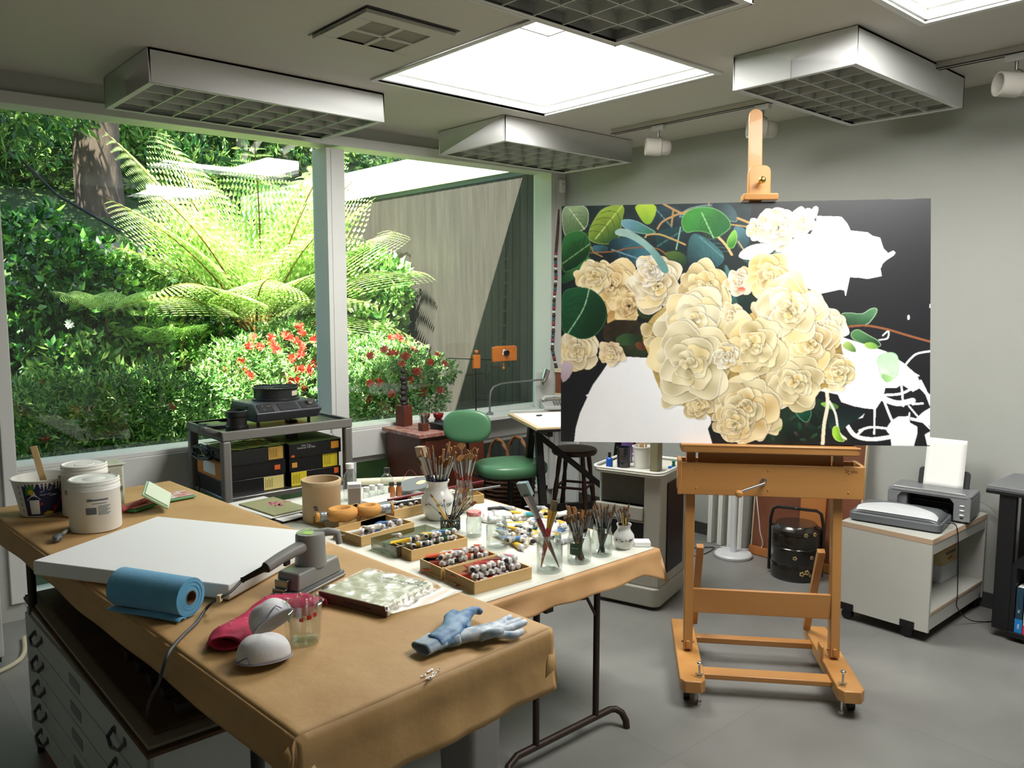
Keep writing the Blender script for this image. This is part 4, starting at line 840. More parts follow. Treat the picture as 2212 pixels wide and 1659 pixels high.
def lidf(u, v):
    x = -0.225+0.45*u; y = -0.14+0.27*v; e = min(1, min(u, 1-u)*9)*min(1, min(v, 1-v)*6); return (x, y, 0.052+0.028*(1-(1-e)**2)+0.012*math.sin(PI*v)*math.sin(PI*u))
ld = MB().grid(24, 16, lidf).build('lid', M_scan, s, solid=0.004)
def silf(u, v):
    x = -0.20+0.41*u; y = -0.132+(0.04+0.10*math.sin(PI*u)**0.8)*v; return (x, y, lidf((x+0.225)/0.45, (y+0.14)/0.27)[2]+0.0065)
MB().grid(24, 6, silf).build('silver_cover', M_silver, ld)
# printer
p = thing('inkjet_printer', 'grey inkjet printer with white paper standing in its feeder', 'printer', (4.86, 1.80, CH+0.001), math.radians(-82))
M_prn = mat('printer_grey', '77797b', 0.35, spec=0.5); M_prn2 = mat('printer_silver', '9b9d9f', 0.3, metal=0.5)
w, d, h = 0.43, 0.26, 0.155
m = MB(); m.prism(rpoly(w, d, 0.03), h-0.02, h); m.bb((-w/2, -d/2+0.02, 0.015), (-w/2+0.10, d/2, h-0.02)); m.bb((w/2-0.085, -d/2+0.02, 0.015), (w/2, d/2, h-0.02)); m.bb((-w/2+0.1, 0.0, 0.015), (w/2-0.085, d/2, h-0.02)); m.build('body', M_prn, p, bevel=0.008, seg=3)
m = MB(); m.prism(rpoly(w-0.02, d-0.03, 0.02), 0, 0.015); m.bb((-w/2+0.1, -d/2+0.03, 0.012), (w/2-0.085, 0.0, 0.022)); m.build('base', M_black, p)
f = MB(); P_o = [(-w/2, 0.0), (-w/2, h-0.03), (-w/2+0.03, h), (w/2-0.03, h), (w/2, h-0.03), (w/2, 0.0), (w/2-0.085, 0.0), (w/2-0.085, h-0.06), (w/2-0.105, h-0.035), (-w/2+0.075, h-0.035), (-w/2+0.055, h-0.06), (-w/2+0.055, 0.0)]
M = Matrix.Translation((0, -d/2+0.02, 0.012)) @ Matrix.Rotation(PI/2, 4, 'X')
f.prism(P_o, 0, 0.018, M); f.build('front_frame', M_prn2, p, bevel=0.003)
m = MB(); m.bb((-w/2+0.1, -0.02, 0.02), (w/2-0.085, 0.0, h-0.02)); m.bb((-0.10, -d/2+0.03, 0.045), (0.10, -0.02, 0.055)); m.cyl((-0.12, -0.04, 0.085), (0.12, -0.04, 0.085), 0.01); m.build('output_slot', M_black, p)
m = MB()
for k in range(3): m.ball((w/2-0.042, -d/2-0.0, 0.10-0.026*k), 0.010, (1.3, 0.35, 0.45), 12)
m.build('button', mat('white_button', 'e4e4e4', 0.4), p); MB().bb((w/2-0.05, -d/2, 0.028), (w/2-0.034, -d/2+0.004, 0.036)).build('card_slot', M_black, p)
M = Matrix.Translation((0.03, 0.075, h-0.01)) @ Matrix.Rotation(-0.24, 4, 'X')
m = MB(); m.prism(rpoly(0.27, 0.11, 0.02), -0.006, 0.004, M @ Matrix.Translation((0, 0.0, 0.055)) @ Matrix.Rotation(PI/2, 4, 'X')); m.build('paper_support', M_dark, p, bevel=0.003)
pp = thing('paper_sheet', 'white sheet of paper standing upright in the printer', 'paper', p.location); pp.rotation_euler = p.rotation_euler
def pf(u, v): q = M @ Vector((-0.105+0.21*u, -0.012-0.01*v*v, 0.285*v)); return q
MB().grid(6, 10, pf).build('sheet', M_paper, pp, solid=0.0008)
# power cords
def wire(name, label, pts, r=0.0028, m=M_black, cat='cord', group=None):
    P = [Vector(q) for q in pts]; Q = []
    for i in range(len(P)-1):
        p0 = P[max(0, i-1)]; p1 = P[i]; p2 = P[i+1]; p3 = P[min(len(P)-1, i+2)]
        for k in range(8): t_ = k/8; Q.append(0.5*((2*p1)+(-p0+p2)*t_+(2*p0-5*p1+4*p2-p3)*t_*t_+(-p0+3*p1-3*p2+p3)*t_**3))
    Q.append(P[-1]); o = MB().tube(Q, r, 8).build(name, m); return tag(o, label, cat, group)
a = hitx(2062, 1128, 4.66)
attach(wire('scanner_cord', 'thin black cord hanging from the scanner down the open cabinet side', [(4.58, 1.64, CH+0.03), (4.62, 1.60, CH+0.03), (4.64, 1.585, CH-0.02), (4.64, 1.575, 0.4), (4.66, 1.575, 0.2), (4.66, 1.57, 0.12), (4.80, 1.54, 0.02), (4.95, 1.45, 0.004)]), s)
attach(wire('printer_cord', 'grey cord running from the printer toward the black desk', [(5.07, 1.72, CH+0.08), (5.09, 1.6, CH+0.06), (5.10, 1.5, CH-0.02), (5.10, 1.35, 0.45), (5.11, 1.2, 0.42), (5.11, 1.0, 0.40)], 0.003, mat('grey_cord', '8a8a88', 0.5)), p)
# black desk at the right edge
dk = thing('computer_desk', 'black desk with a grey top at the right edge of the photo', 'desk', (4.73, 0.85, 0)); M_dkb = mat('black_laminate', '101014', 0.45)
MB().bb((-0.035, -0.75, 0.80), (0.40, 0.625, 0.822)).build('desktop', mat('grey_laminate', '6e7072', 0.4), dk, bevel=0.003)
m = MB(); m.bb((-0.038, -0.75, 0.778), (0.40, 0.628, 0.80)); m.build('desktop_rim', M_dkb, dk, bevel=0.004)
for (x, y) in ((-0.025, 0.545), (0.34, 0.545)):
    MB().bb((x, y-0.06, 0.05), (x+0.04, y+0.02, 0.779)).build('leg', M_dkb, dk, bevel=0.003)
MB().bb((-0.02, -0.75, 0.40), (0.40, 0.49, 0.42)).build('shelf', M_dkb, dk); MB().bb((-0.03, -0.75, 0.025), (0.40, 0.49, 0.055)).build('shelf', M_dkb, dk, bevel=0.003)
MB().bb((-0.02, 0.462, 0.055), (0.36, 0.485, 0.40)).build('side_panel', M_dkb, dk)
m = MB(); m.cyl((0.02, 0.36, 0), (0.02, 0.36, 0.026), 0.03); m.cyl((0.34, 0.36, 0), (0.34, 0.36, 0.026), 0.03); m.build('foot', M_black, dk)
def book(x, y, w, d, h, cols, lab, words, z=0.0555):
    b = thing('book', lab, 'book', (x, y, z), group='books on the low black shelf')
    MB().bb((0.004, 0.002, 0.003), (d, w-0.002, h-0.003)).build('pages', M_paper, b)
    m = MB(); m.bb((0, 0, 0), (d, 0.002, h)); m.bb((0, w-0.002, 0), (d, w, h)); m.bb((0, 0, 0), (0.004, w, h)); cv = m.build('cover', mat('cover_'+cols[0], cols[0], 0.4), b)
    MB().bb((-0.0006, 0, 0.0), (0.0, w, h*cols[2])).build('spine_band', mat('cover_'+cols[1], cols[1], 0.4), cv)
    for k, wd in enumerate(words): text_mesh('spine_lettering', wd, w*0.42, mat('spine_ink_%s' % cols[3], cols[3], 0.5), cv, (-0.0012, w/2, h*(0.14+0.34*k)), (PI/2, -PI/2, -PI/2))
book(4.71, 1.272, 0.036, 0.2, 0.245, ('183848', '1c7ac0', 0.30, 'e8eef2'), 'dark teal and blue book on the low black shelf', ['bible', 'PC']); book(4.71, 1.233, 0.036, 0.2, 0.24, ('d8e0dc', 'd83048', 0.2, 'c04050'), 'white and red book beside the teal one on the low black shelf', ['2002', 'guide'])
book(4.71, 1.186, 0.045, 0.2, 0.235, ('c8ccd0', '1c3c7c', 0.3, '1c3c6c'), 'pale grey book at the right edge of the low black shelf', ['web'])
o = MB(); o.prism(rpoly(0.06, 0.10, 0.025), 0, 0.012); o.ball((0, 0, 0.012), 0.03, (0.9, 1.5, 0.45)); mo = o.build('desk_gadget', mat('gadget_grey', '8a8a90', 0.4)); mo.location = (4.80, 1.20, 0.823); tag(mo, 'small rounded grey gadget at the edge of the black desk', 'gadget')
# ---------------------------------------------------------------- under the painting
bk = thing('lacquer_basket', 'black lacquered round basket with painted flowers and an arched handle', 'basket', (4.80, 2.61, 0), math.radians(20))
M_lac = mat('black_lacquer', '14120f', 0.25, color2='241c14', scale=30, coat=0.5)
m = MB(); m.lathe([(0, 0.0), (0.148, 0.0), (0.155, 0.012), (0.155, 0.10), (0.152, 0.105), (0.155, 0.11), (0.155, 0.21), (0.151, 0.215), (0.155, 0.22), (0.155, 0.29), (0.15, 0.30), (0, 0.30)], 40); m.build('body', M_lac, bk)
m = MB(); m.lathe([(0, 0.305), (0.156, 0.30), (0.158, 0.325), (0.13, 0.345), (0.125, 0.355), (0, 0.362)], 40); m.build('lid', M_lac, bk)
m = MB()
for k, (a, z, r) in enumerate(((-2.7, 0.06, 0.011), (-2.5, 0.07, 0.011), (-1.9, 0.17, 0.010), (-3.0, 0.16, 0.009), (-2.3, 0.165, 0.008), (-2.2, 0.315, 0.009), (-2.6, 0.312, 0.009), (-2.35, 0.05, 0.007), (-1.7, 0.06, 0.01))):
    R_ = 0.1565 if z < 0.3 else 0.1585; c = Vector((R_*math.cos(a), R_*math.sin(a), z)); Rm = rot_to((math.cos(a), math.sin(a), 0))
    m = MB()
    for j in range(5): q = Rm @ Vector((r*math.cos(j*1.257), r*math.sin(j*1.257), 0)); m.ball(c+q, r*0.62, (1, 1, 1), 8)
    m.build('painted_flower', mat('gold_paint', 'a89060', 0.5), bk)
m = MB(); m.tube([(0, -0.165, 0.02), (0, -0.165, 0.36), (0, -0.15, 0.43), (0, -0.12, 0.447), (0, 0.12, 0.447), (0, 0.15, 0.43), (0, 0.165, 0.36), (0, 0.165, 0.02)], 0.011, 8); m.ball((0, 0, 0.452), 0.014, (1, 2, .6)); m.build('handle', M_lac, bk)
fl = thing('floor_lamp', 'white floor lamp with a disc base behind the easel', 'floor lamp', (4.84, 3.10, 0)); M_wl = mat('white_lamp_metal', 'c8cacc', 0.4)
MB().lathe([(0, 0), (0.125, 0), (0.13, 0.008), (0.13, 0.02), (0.12, 0.03), (0.03, 0.034), (0, 0.034)], 40).build('base', M_wl, fl)
MB().cyl((0, 0, 0.03), (0, 0, 1.35), 0.022, n=24).build('pole', M_wl, fl)
m = MB(); m.lathe([(0.0, 1.36), (0.05, 1.36), (0.13, 1.30), (0.15, 1.22), (0.145, 1.22), (0.12, 1.29), (0, 1.33)], 28); m.build('shade', M_wl, fl)
# canvases leaning on the right wall
def leaning(y0, y1, h, xb, th, label, face, edge, bars=None, name='stacked_canvas', grp=None, lean_=0.16):
    "panel leaning with its foot at xb and its head on the wall"
    a = math.atan2(lean_, h); c = thing(name, label, 'canvas', (xb, (y0+y1)/2, 0), group=grp); c.rotation_euler = (0, a, 0); w = (y1-y0)/2
    MB().bb((-th+0.003, -w, 0.0), (0, w, h)).build('side_edge', edge, c, bevel=0.001); MB().bb((-th, -w+0.012, 0.012), (-th+0.003, w-0.012, h-0.012)).build('face', face, c)
    if bars:
        for lo_, hi_ in bars: MB().bb((-th-0.018, -w+lo_[0]*2*w, lo_[1]*h), (-th, -w+hi_[0]*2*w, hi_[1]*h)).build('stretcher_bar', M_w3b, c, bevel=0.002)
    return c
M_w3b = mat('orange_pine', 'b0713a', 0.5, color2='9a5c2c', scale=6, stretch=(1, .3, .3)); M_raw = mat('raw_canvas_edge', 'c4b498', 0.85, var=0.1, scale=20); M_brn = mat('brown_hardboard', '74432a', 0.6, color2='633620', scale=4)
M_wc = mat('white_canvas', 'd4d4cc', 0.8)
yL = hitx(1608, 1180, 4.93).y; yR = hitx(1862, 980, 5.0).y
leaning(yR, yL, 0.98, 5.03, 0.03, 'large brown-backed canvas leaning behind the easel with pine bars', M_brn, M_raw, [((0, 0.0), (1, 0.06)), ((0.0, 0.60), (1, 0.70)), ((0.30, 0.06), (0.53, 1.0)), ((0.0, 0.94), (1, 1.0))], lean_=0.08)
for k in range(4):
    yy_ = 3.13+0.085*k; leaning(yy_, yy_+0.035 + 0.0, 0.80+0.04*(k % 2), 5.10, 0.12, 'white canvas edge standing upright behind the floor lamp, %s' % ['nearest the lamp', 'second from the lamp', 'third from the lamp', 'farthest from the lamp'][k], M_wc, M_wc, name='stacked_canvas', grp='white canvases standing behind the floor lamp', lean_=0.02)
wire('cable_loop', 'dark loop of cable on the floor beside the lamp base', [(4.7, 3.42, 0.004), (4.62, 3.3, 0.004), (4.72, 3.26, 0.004), (4.9, 3.3, 0.004), (4.75, 3.38, 0.012), (4.6, 3.45, 0.004), (4.8, 3.5, 0.004)], 0.004, M_dark)
wire('white_cable', 'white cable hanging beside the lamp pole down to the floor', [(4.95, 3.02, 0.62), (4.93, 2.98, 0.4), (4.96, 2.97, 0.2), (5.0, 2.99, 0.05), (4.95, 3.28, 0.005)], 0.0035, M_white)
# taboret
tb = thing('taboret_cart', 'tall grey plastic art trolley behind the worktable and the easel', 'trolley', (3.60, 2.80, 0), math.radians(-73.5))
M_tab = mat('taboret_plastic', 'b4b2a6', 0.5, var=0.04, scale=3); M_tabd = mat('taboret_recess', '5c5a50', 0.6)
# local: x from the near corner back towards left (-), y away
def tprism(sc, z0, z1, name, mm, bev=0.008):
    P = [(x*sc-0.2+0.2*1, y*sc) for x, y in rpoly(0.42, 0.46, 0.05)]; return MB().prism([(x-0.21, y+0.25) for x, y in P], z0, z1).build(name, mm, tb, bevel=bev, seg=3)
tprism(1.0, 0.02, 0.13, 'plinth', M_tab); tprism(0.9, 0.13, 0.22, 'lower_body', M_tab)
m = MB(); m.bb((-0.42, 0.10, 0.13), (-0.40, 0.47, 0.79)); m.bb((-0.03, 0.10, 0.13), (-0.004, 0.47, 0.79)); m.bb((-0.42, 0.44, 0.13), (0, 0.47, 0.79)); m.bb((-0.11, 0.045, 0.13), (-0.004, 0.12, 0.79)); m.build('body', M_tab, tb, bevel=0.012, seg=3)
MB().bb((0.0, 0.14, 0.2), (0.004, 0.40, 0.74)).build('dark_side_panel', M_black, tb)
m = MB(); m.bb((-0.415, 0.03, 0.52), (-0.11, 0.06, 0.60)); m.bb((-0.415, 0.06, 0.50), (-0.11, 0.40, 0.52)); m.build('front_pocket', M_tab, tb, bevel=0.006)
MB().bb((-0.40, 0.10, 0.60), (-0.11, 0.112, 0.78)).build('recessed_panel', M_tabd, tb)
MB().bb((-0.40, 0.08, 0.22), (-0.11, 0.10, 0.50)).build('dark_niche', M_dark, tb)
P = [(x-0.21, y+0.25) for x, y in rpoly(0.44, 0.48, 0.06)]
MB().prism(P, 0.785, 0.80).build('tray_top', M_tab, tb, bevel=0.004)
m = MB(); m.tube([(x, y, 0.815) for x, y in P+P[:1]], 0.008, 8); m.build('tray_rim', mat('pale_rim', 'cfcec6', 0.45), tb)
def on_tab(x, y): q = tb.matrix_basis @ Vector((x, y, 0.801)); return q
tb.matrix_basis = Matrix.Translation((3.60, 2.80, 0)) @ Matrix.Rotation(math.radians(-73.5), 4, 'Z')
def cup(name, label, cat, pos, r0, r1, h, mm, th=0.003, n=28, parts=None):
    o = MB().lathe([(0, 0), (r0, 0), (r1, h), (r1+0.003, h), (r1+0.003, h-0.006), (r1-th+0.001, h-0.004), (r0-th, 0.004), (0, 0.004)], n); ob = thing(name, label, cat, pos); o.build('shell', mm, ob); return ob
cup('brush_bucket', 'white plastic bucket of brushes on the grey trolley', 'bucket', on_tab(-0.19, 0.20), 0.045, 0.055, 0.13, M_white)
br = thing('brush_bundle', 'bunch of pale brush handles in the white trolley bucket', 'brushes', on_tab(-0.19, 0.20)+Vector((0, 0, 0.006))); br['kind'] = 'stuff'
m = MB(); random.seed(4)
for k in range(22): a = random.random()*6.3; r = random.random()*0.03; m.cyl((r*math.cos(a)*.7, r*math.sin(a)*.7, 0), (r*1.35*math.cos(a), r*1.35*math.sin(a), random.uniform(0.13, 0.17)), 0.003, n=6)
m.build('handles', M_ply, br)
c1 = cup('dark_glass_jar', 'dark jar beside the white bucket on the grey trolley', 'jar', on_tab(-0.29, 0.16), 0.04, 0.04, 0.12, mat('smoky_jar', '1c2226', 0.15, spec=0.8))
c2 = cup('purple_label_jar', 'clear jar with a purple label at the back of the grey trolley', 'jar', on_tab(-0.33, 0.30), 0.035, 0.035, 0.14, mat('purple_plastic', '6a4c8c', 0.3))
b = thing('blue_bottle', 'small blue bottle with a black cap on the grey trolley edge', 'bottle', on_tab(-0.355, 0.10)); MB().lathe([(0, 0), (0.02, 0), (0.02, 0.05), (0.016, 0.056), (0.009, 0.06)], 20).build('body', mat('blue_plastic', '1450a8', 0.35), b); MB().lathe([(0.009, 0.056), (0.009, 0.09), (0, 0.09)], 14).build('cap', M_black, b)
b = thing('tin_canister', 'tall olive tin standing on the grey trolley', 'tin', on_tab(-0.08, 0.17)); MB().bb((-0.045, -0.02, 0), (0.03, 0.03, 0.19)).build('body', mat('olive_tin', '7c785c', 0.4), b, bevel=0.004); MB().bb((0.0305, -0.018, 0.005), (0.034, 0.028, 0.185)).build('side_label', M_fix, b); b.rotation_euler = (0, 0, 0.3)
b = thing('binder_clip', 'blue clip with a green knob on the trolley corner', 'clip', on_tab(-0.02, 0.28)); MB().bb((-0.03, -0.02, 0), (0.03, 0.02, 0.012)).build('plate', mat('blue_plate', '1c5cb0', 0.4), b, bevel=0.003); MB().lathe([(0.012, 0.012), (0.008, 0.03), (0.012, 0.042), (0, 0.05)], 14).build('knob', mat('green_knob', '1c6a4c', 0.4), b)
# ================================================================ far corner: drafting table, stool, chair, cabinet
M_blkw = mat('black_painted_wood', '100e0d', 0.5); M_brw = mat('worn_brown_wood', '4c2c1a', 0.5, var=0.4, scale=12)
dt = thing('drafting_table', 'wooden drafting board on a black timber trestle by the far corner', 'drafting table', (3.64, 3.85, 0), math.radians(-26))
DZ = 0.95
MB().bb((0, 0, DZ-0.022), (0.95, 0.72, DZ)).build('board', mat('drawing_board', 'cdb48c', 0.6, var=0.1, scale=4), dt, bevel=0.002)
m = MB()
for x in (0.10, 0.80):
    m.bar((x, 0.08, 0), (x, 0.30, DZ-0.03), 0.05, 0.05, (0, 1, 0)); m.bar((x, 0.66, 0), (x, 0.44, DZ-0.03), 0.05, 0.05, (0, 1, 0)); m.bar((x, 0.02, DZ-0.045), (x, 0.70, DZ-0.045), 0.04, 0.045); m.bar((x, 0.13, 0.28), (x, 0.60, 0.28), 0.03, 0.05)
fr_ = m.build('trestle', M_blkw, dt, bevel=0.003)
m = MB(); m.bar((0.10, 0.37, 0.3), (0.80, 0.37, 0.3), 0.04, 0.05); m.bar((0.1, 0.36, 0.86), (0.78, 0.36, 0.30), 0.035, 0.04); m.build('brace', M_blkw, dt)
m = MB(); m.bb((0.0, -0.004, DZ-0.03), (0.95, 0.0, DZ-0.012)); m.build('edge_rule', M_black, dt)
dt.matrix_basis = Matrix.Translation((3.64, 3.85, 0)) @ Matrix.Rotation(math.radians(-26), 4, 'Z')
def on_dt(x, y, z=0.0): return dt.matrix_basis @ Vector((x, y, DZ+0.0005+z))
def sheet(label, x, y, w, d, rz, z=0.0, group=None, mm=None, name='paper_sheet', th=0.0008):
    o = MB().bb((-w/2, -d/2, 0), (w/2, d/2, th)).build(name, mm or M_paper); o.location = on_dt(x, y, z); o.rotation_euler = (0, 0, math.radians(-26)+rz); return tag(o, label, 'paper', group)
sheet('large white sheet covering most of the drafting board', 0.42, 0.36, 0.78, 0.66, 0.0)
sheet('cream sheet lying slightly turned on the near end of the drafting board', 0.22, 0.22, 0.30, 0.38, 0.2, 0.001); sheet('small white sheet at the far edge of the drafting board', 0.35, 0.58, 0.24, 0.18, -0.15, 0.001)
o = MB().bb((-0.02, -0.012, 0), (0.02, 0.012, 0.008)).build('eraser', M_dark); o.location = on_dt(0.18, 0.52, 0.002); tag(o, 'small dark eraser lying on the far sheet of the drafting board', 'eraser')
# white counter along the sill with gooseneck lamp, white board and telephone
ct = thing('sill_counter', 'white counter shelf under the right window', 'counter', (4.5, 4.96, 0)); MB().bb((-0.55, -0.13, 0.845), (0.62, 0.138, 0.873)).build('top', mat('counter_white', 'b8bab6', 0.45), ct, bevel=0.002)
MB().bb((-0.52, -0.1, 0), (-0.49, 0.12, 0.845)).build('leg', M_trim, ct); MB().bb((0.58, -0.1, 0), (0.61, 0.12, 0.845)).build('leg', M_trim, ct)
CTZ = 0.8735
g = hity(1058, 890, 4.95)
gl = thing('gooseneck_lamp', 'chrome gooseneck lamp bending right above the sill counter', 'lamp', (g.x, 4.95, CTZ)); o0 = Vector(gl.location)
pts = [hity(x, y, 4.93)-o0 for x, y in ((1058, 860), (1060, 845), (1067, 835), (1082, 829), (1100, 826), (1130, 824), (1170, 820))]
m = MB(); m.lathe([(0, 0), (0.03, 0), (0.03, 0.012), (0.012, 0.02), (0.010, 0.03)], 20); m.build('base', M_steel, gl)
m = MB(); m.tube([(0, 0, 0.0)]+pts, 0.0075, 8); m.build('gooseneck', M_steel, gl)
e = pts[-1]; m = MB(); m.lathe([(0.010, -0.03), (0.022, 0), (0.026, 0.05), (0.026, 0.11), (0.022, 0.11), (0.02, 0.0), (0, -0.02)], 20, Matrix.Translation(e+Vector((0.02, 0, -0.02))) @ rot_to((0.35, -0.1, 1.0))); m.build('lamp_head', M_chrome, gl)
a, b = hity(1157, 808, 5.0), hity(1157, 872, 5.0)
o = MB().bb((a.x, 4.995, CTZ), (5.03, 5.01, a.z+0.01)).build('white_board', mat('grey_white_board', 'b9bcb6', 0.6)); tag(o, 'pale board propped behind the telephone on the counter', 'board')
ph = thing('telephone', 'grey-white corded telephone on the counter beside the painting', 'telephone', (4.80, 4.86, CTZ), math.radians(-30)); M_ph = mat('phone_plastic', 'a9a9a4', 0.45)
m = MB(); v = [(-0.11, -0.09, 0), (0.11, -0.09, 0), (0.11, 0.09, 0), (-0.11, 0.09, 0), (-0.105, -0.085, 0.03), (0.105, -0.085, 0.03), (0.105, 0.085, 0.075), (-0.105, 0.085, 0.075)]
m._add(v, [(3, 2, 1, 0), (4, 5, 6, 7), (0, 1, 5, 4), (1, 2, 6, 5), (2, 3, 7, 6), (3, 0, 4, 7)]); m.build('body', M_ph, ph, bevel=0.008, seg=3)
m = MB(); m.tube([(-0.10, 0.02, 0.075), (-0.08, 0.02, 0.098), (0, 0.02, 0.104), (0.08, 0.02, 0.098), (0.10, 0.02, 0.075)], 0.016, 10, rs=[0.02, 0.018, 0.013, 0.018, 0.02]); m.build('handset', M_ph, ph)
m = MB()
for i in range(3):
    for j in range(4): m.box((-0.01+0.025*i, -0.065+0.018*j, 0.038+0.008*j), (0.014, 0.009, 0.012))
m.build('keypad', mat('phone_keys', '6c6e6c', 0.5), ph)
attach(wire('telephone_cord', 'white cord curling from the telephone across the counter', [(4.72, 4.84, CTZ+0.02), (4.62, 4.86, CTZ+0.004), (4.5, 4.92, CTZ+0.004), (4.40, 4.98, CTZ+0.004)], 0.003, M_white), ph)
# counter stand with camera-like viewer
vs = hity(1028, 873, 5.0)
st = thing('copy_stand', 'black rod stand with an orange wooden block before the window', 'stand', (vs.x, 5.0, CTZ-0.0005)); o0 = Vector(st.location)
def LW(x, y): return hity(x, y, 5.0)-o0
MB().lathe([(0, 0), (0.05, 0), (0.05, 0.008), (0.008, 0.014)], 20).build('foot', M_black, st)
m = MB(); t1 = LW(1028, 795); m.cyl((0, 0, 0.008), (0, 0, t1.z), 0.006, n=10); m.cyl((0, 0, LW(1026, 868).z), (0, 0, LW(1026, 862).z), 0.011, n=12); m.build('pole', M_black, st)
M_or = mat('orange_varnished_wood', 'b8681c', 0.35, color2='a45a18', scale=12, coat=0.4)
a, b = LW(1022, 796), LW(1036, 766); m = MB(); m.bb((a.x, -0.012, a.z), (b.x, 0.012, b.z)); kk = m.build('clamp_block', M_or, st, bevel=0.003); c = LW(1029, 760); MB().ball(c, 0.017, n=16).build('ball_top', M_or, kk)
m = MB(); m.cyl(LW(968, 774), LW(1110, 779), 0.0035, n=8); m.build('cross_rod', M_black, st)
a, b = LW(1063, 782), LW(1114, 747); m = MB(); m.bb((a.x, -0.02, a.z), (b.x, 0.012, b.z)); m.bb((a.x+0.03, -0.016, a.z), (b.x-0.01, 0.008, b.z+0.006)); vw = m.build('viewer_body', M_or, st, bevel=0.008, seg=3)
c = LW(1088, 762); m = MB(); m.lathe([(0.0, 0.018), (0.012, 0.02), (0.018, 0.03), (0.022, 0.03), (0.022, 0.0), (0, 0.0)], 24, Matrix.Translation(c+Vector((0, -0.02, 0))) @ rot_to((0, -1, 0))); m.build('lens', M_black, vw)
m = MB(); m.box(c+Vector((-0.006, -0.0215, 0.004)), (0.045, 0.002, 0.045), M=Matrix.Rotation(0.25, 4, 'Y')); m.build('lens_plate', M_white, vw)
m = MB(); c = LW(1088, 795); m.ball(c, 0.012, n=12); m.cyl(LW(1088, 792), LW(1088, 783), 0.004); m.build('wing_knob', M_or, vw)
# totem and trinkets on a marbled cabinet
cb_ = thing('brown_cabinet', 'reddish brown wooden cabinet with a paint-splashed top under the sill', 'cabinet', (3.22, 4.60, 0))
M_mah = mat('mahogany', '5e2c1a', 0.45, color2='4a2014', scale=5, stretch=(1, 1, 0.2))
MB().bb((0.02, 0.02, 0.04), (0.60, 0.45, 0.828)).build('body', M_mah, cb_, bevel=0.003)
m = MB(); m.bb((-0.01, -0.01, 0.828), (0.62, 0.47, 0.856)); m.build('top', mat('splashed_top', '8a3a2c', 0.5, color2='a88c84', scale=28, detail=8), cb_, bevel=0.003)
m = MB(); m.bb((0.06, 0.012, 0.30), (0.56, 0.022, 0.80)); d_ = m.build('door', M_mah, cb_, bevel=0.004); MB().ball((0.10, 0.006, 0.56), 0.010, n=12).build('knob', M_brass, d_)
m = MB(); m.bb((0.03, 0.03, 0), (0.59, 0.44, 0.04)); m.build('plinth', M_mah, cb_)
CZT = 0.8565
q = hitz(874, 920, CZT); tt = thing('carved_totem', 'dark carved totem on a brown pedestal against the glass', 'sculpture', (q.x+0.01, q.y+0.02, CZT), 0.2)
MB().bb((-0.045, -0.045, 0), (0.045, 0.045, 0.155)).build('pedestal', M_mah, tt, bevel=0.004)
m = MB()
for k, (r, z) in enumerate(((0.032, .155), (0.036, .19), (0.022, .21), (0.033, .235), (0.037, .27), (0.02, .29), (0.03, .31), (0.034, .345), (0.018, .37), (0.026, .40), (0.012, .43))): m.ball((0.004*(-1)**k, 0, z+0.01), r, (1, 0.8, 0.75), 12)
m.build('carving', mat('carved_dark_wood', '2b2320', 0.5, var=0.5, scale=40, bump=0.8, bscale=60), tt)
q = hitz(915, 930, CZT); b = thing('small_wood_block', 'small square brown block beside the totem', 'block', (q.x, q.y, CZT)); MB().bb((-0.028, -0.028, 0), (0.028, 0.028, 0.055)).build('block', M_mah, b, bevel=0.002)
cup('steel_cup', 'small shiny cup standing on the brown block', 'cup', (q.x, q.y, CZT+0.0555), 0.025, 0.03, 0.06, M_chrome)
q2 = hitz(935, 925, CZT)
for k, (dx, dy, lb) in enumerate(((0.0, 0.10, 'red glazed bowl behind the steel cup, left one'), (0.095, 0.06, 'red glazed bowl behind the steel cup, right one'))):
    o = MB().lathe([(0, 0), (0.02, 0), (0.035, 0.02), (0.042, 0.045), (0.038, 0.045), (0.03, 0.02), (0, 0.008)], 24).build('red_bowl', mat('red_glaze', '8c1420', 0.2, coat=0.6)); o.location = (q2.x+dx, q2.y+dy, CZT+0.05); tag(o, lb, 'bowl')
    p_ = MB().cyl((0, 0, 0), (0, 0, 0.049), 0.03, n=20).build('dark_tin', M_dark); p_.location = (q2.x+dx, q2.y+dy, CZT); tag(p_, 'dark tin carrying the %s red bowl' % ('left' if k == 0 else 'right'), 'tin')
for k in range(3):
    o = MB().bb((-0.11, -0.08, 0), (0.11, 0.08, 0.014)).build('dark_book', mat('black_cloth_cover', '17171a', 0.6), bevel=0.002); o.location = (q.x+0.20, q.y-0.03+0.005*k, CZT+0.0145*k); o.rotation_euler = (0, 0, 0.2-0.1*k); tag(o, 'black sketchbook behind the green chair, %s of the pile' % ['bottom', 'middle', 'top'][k], 'book', 'black sketchbooks on the brown cabinet')
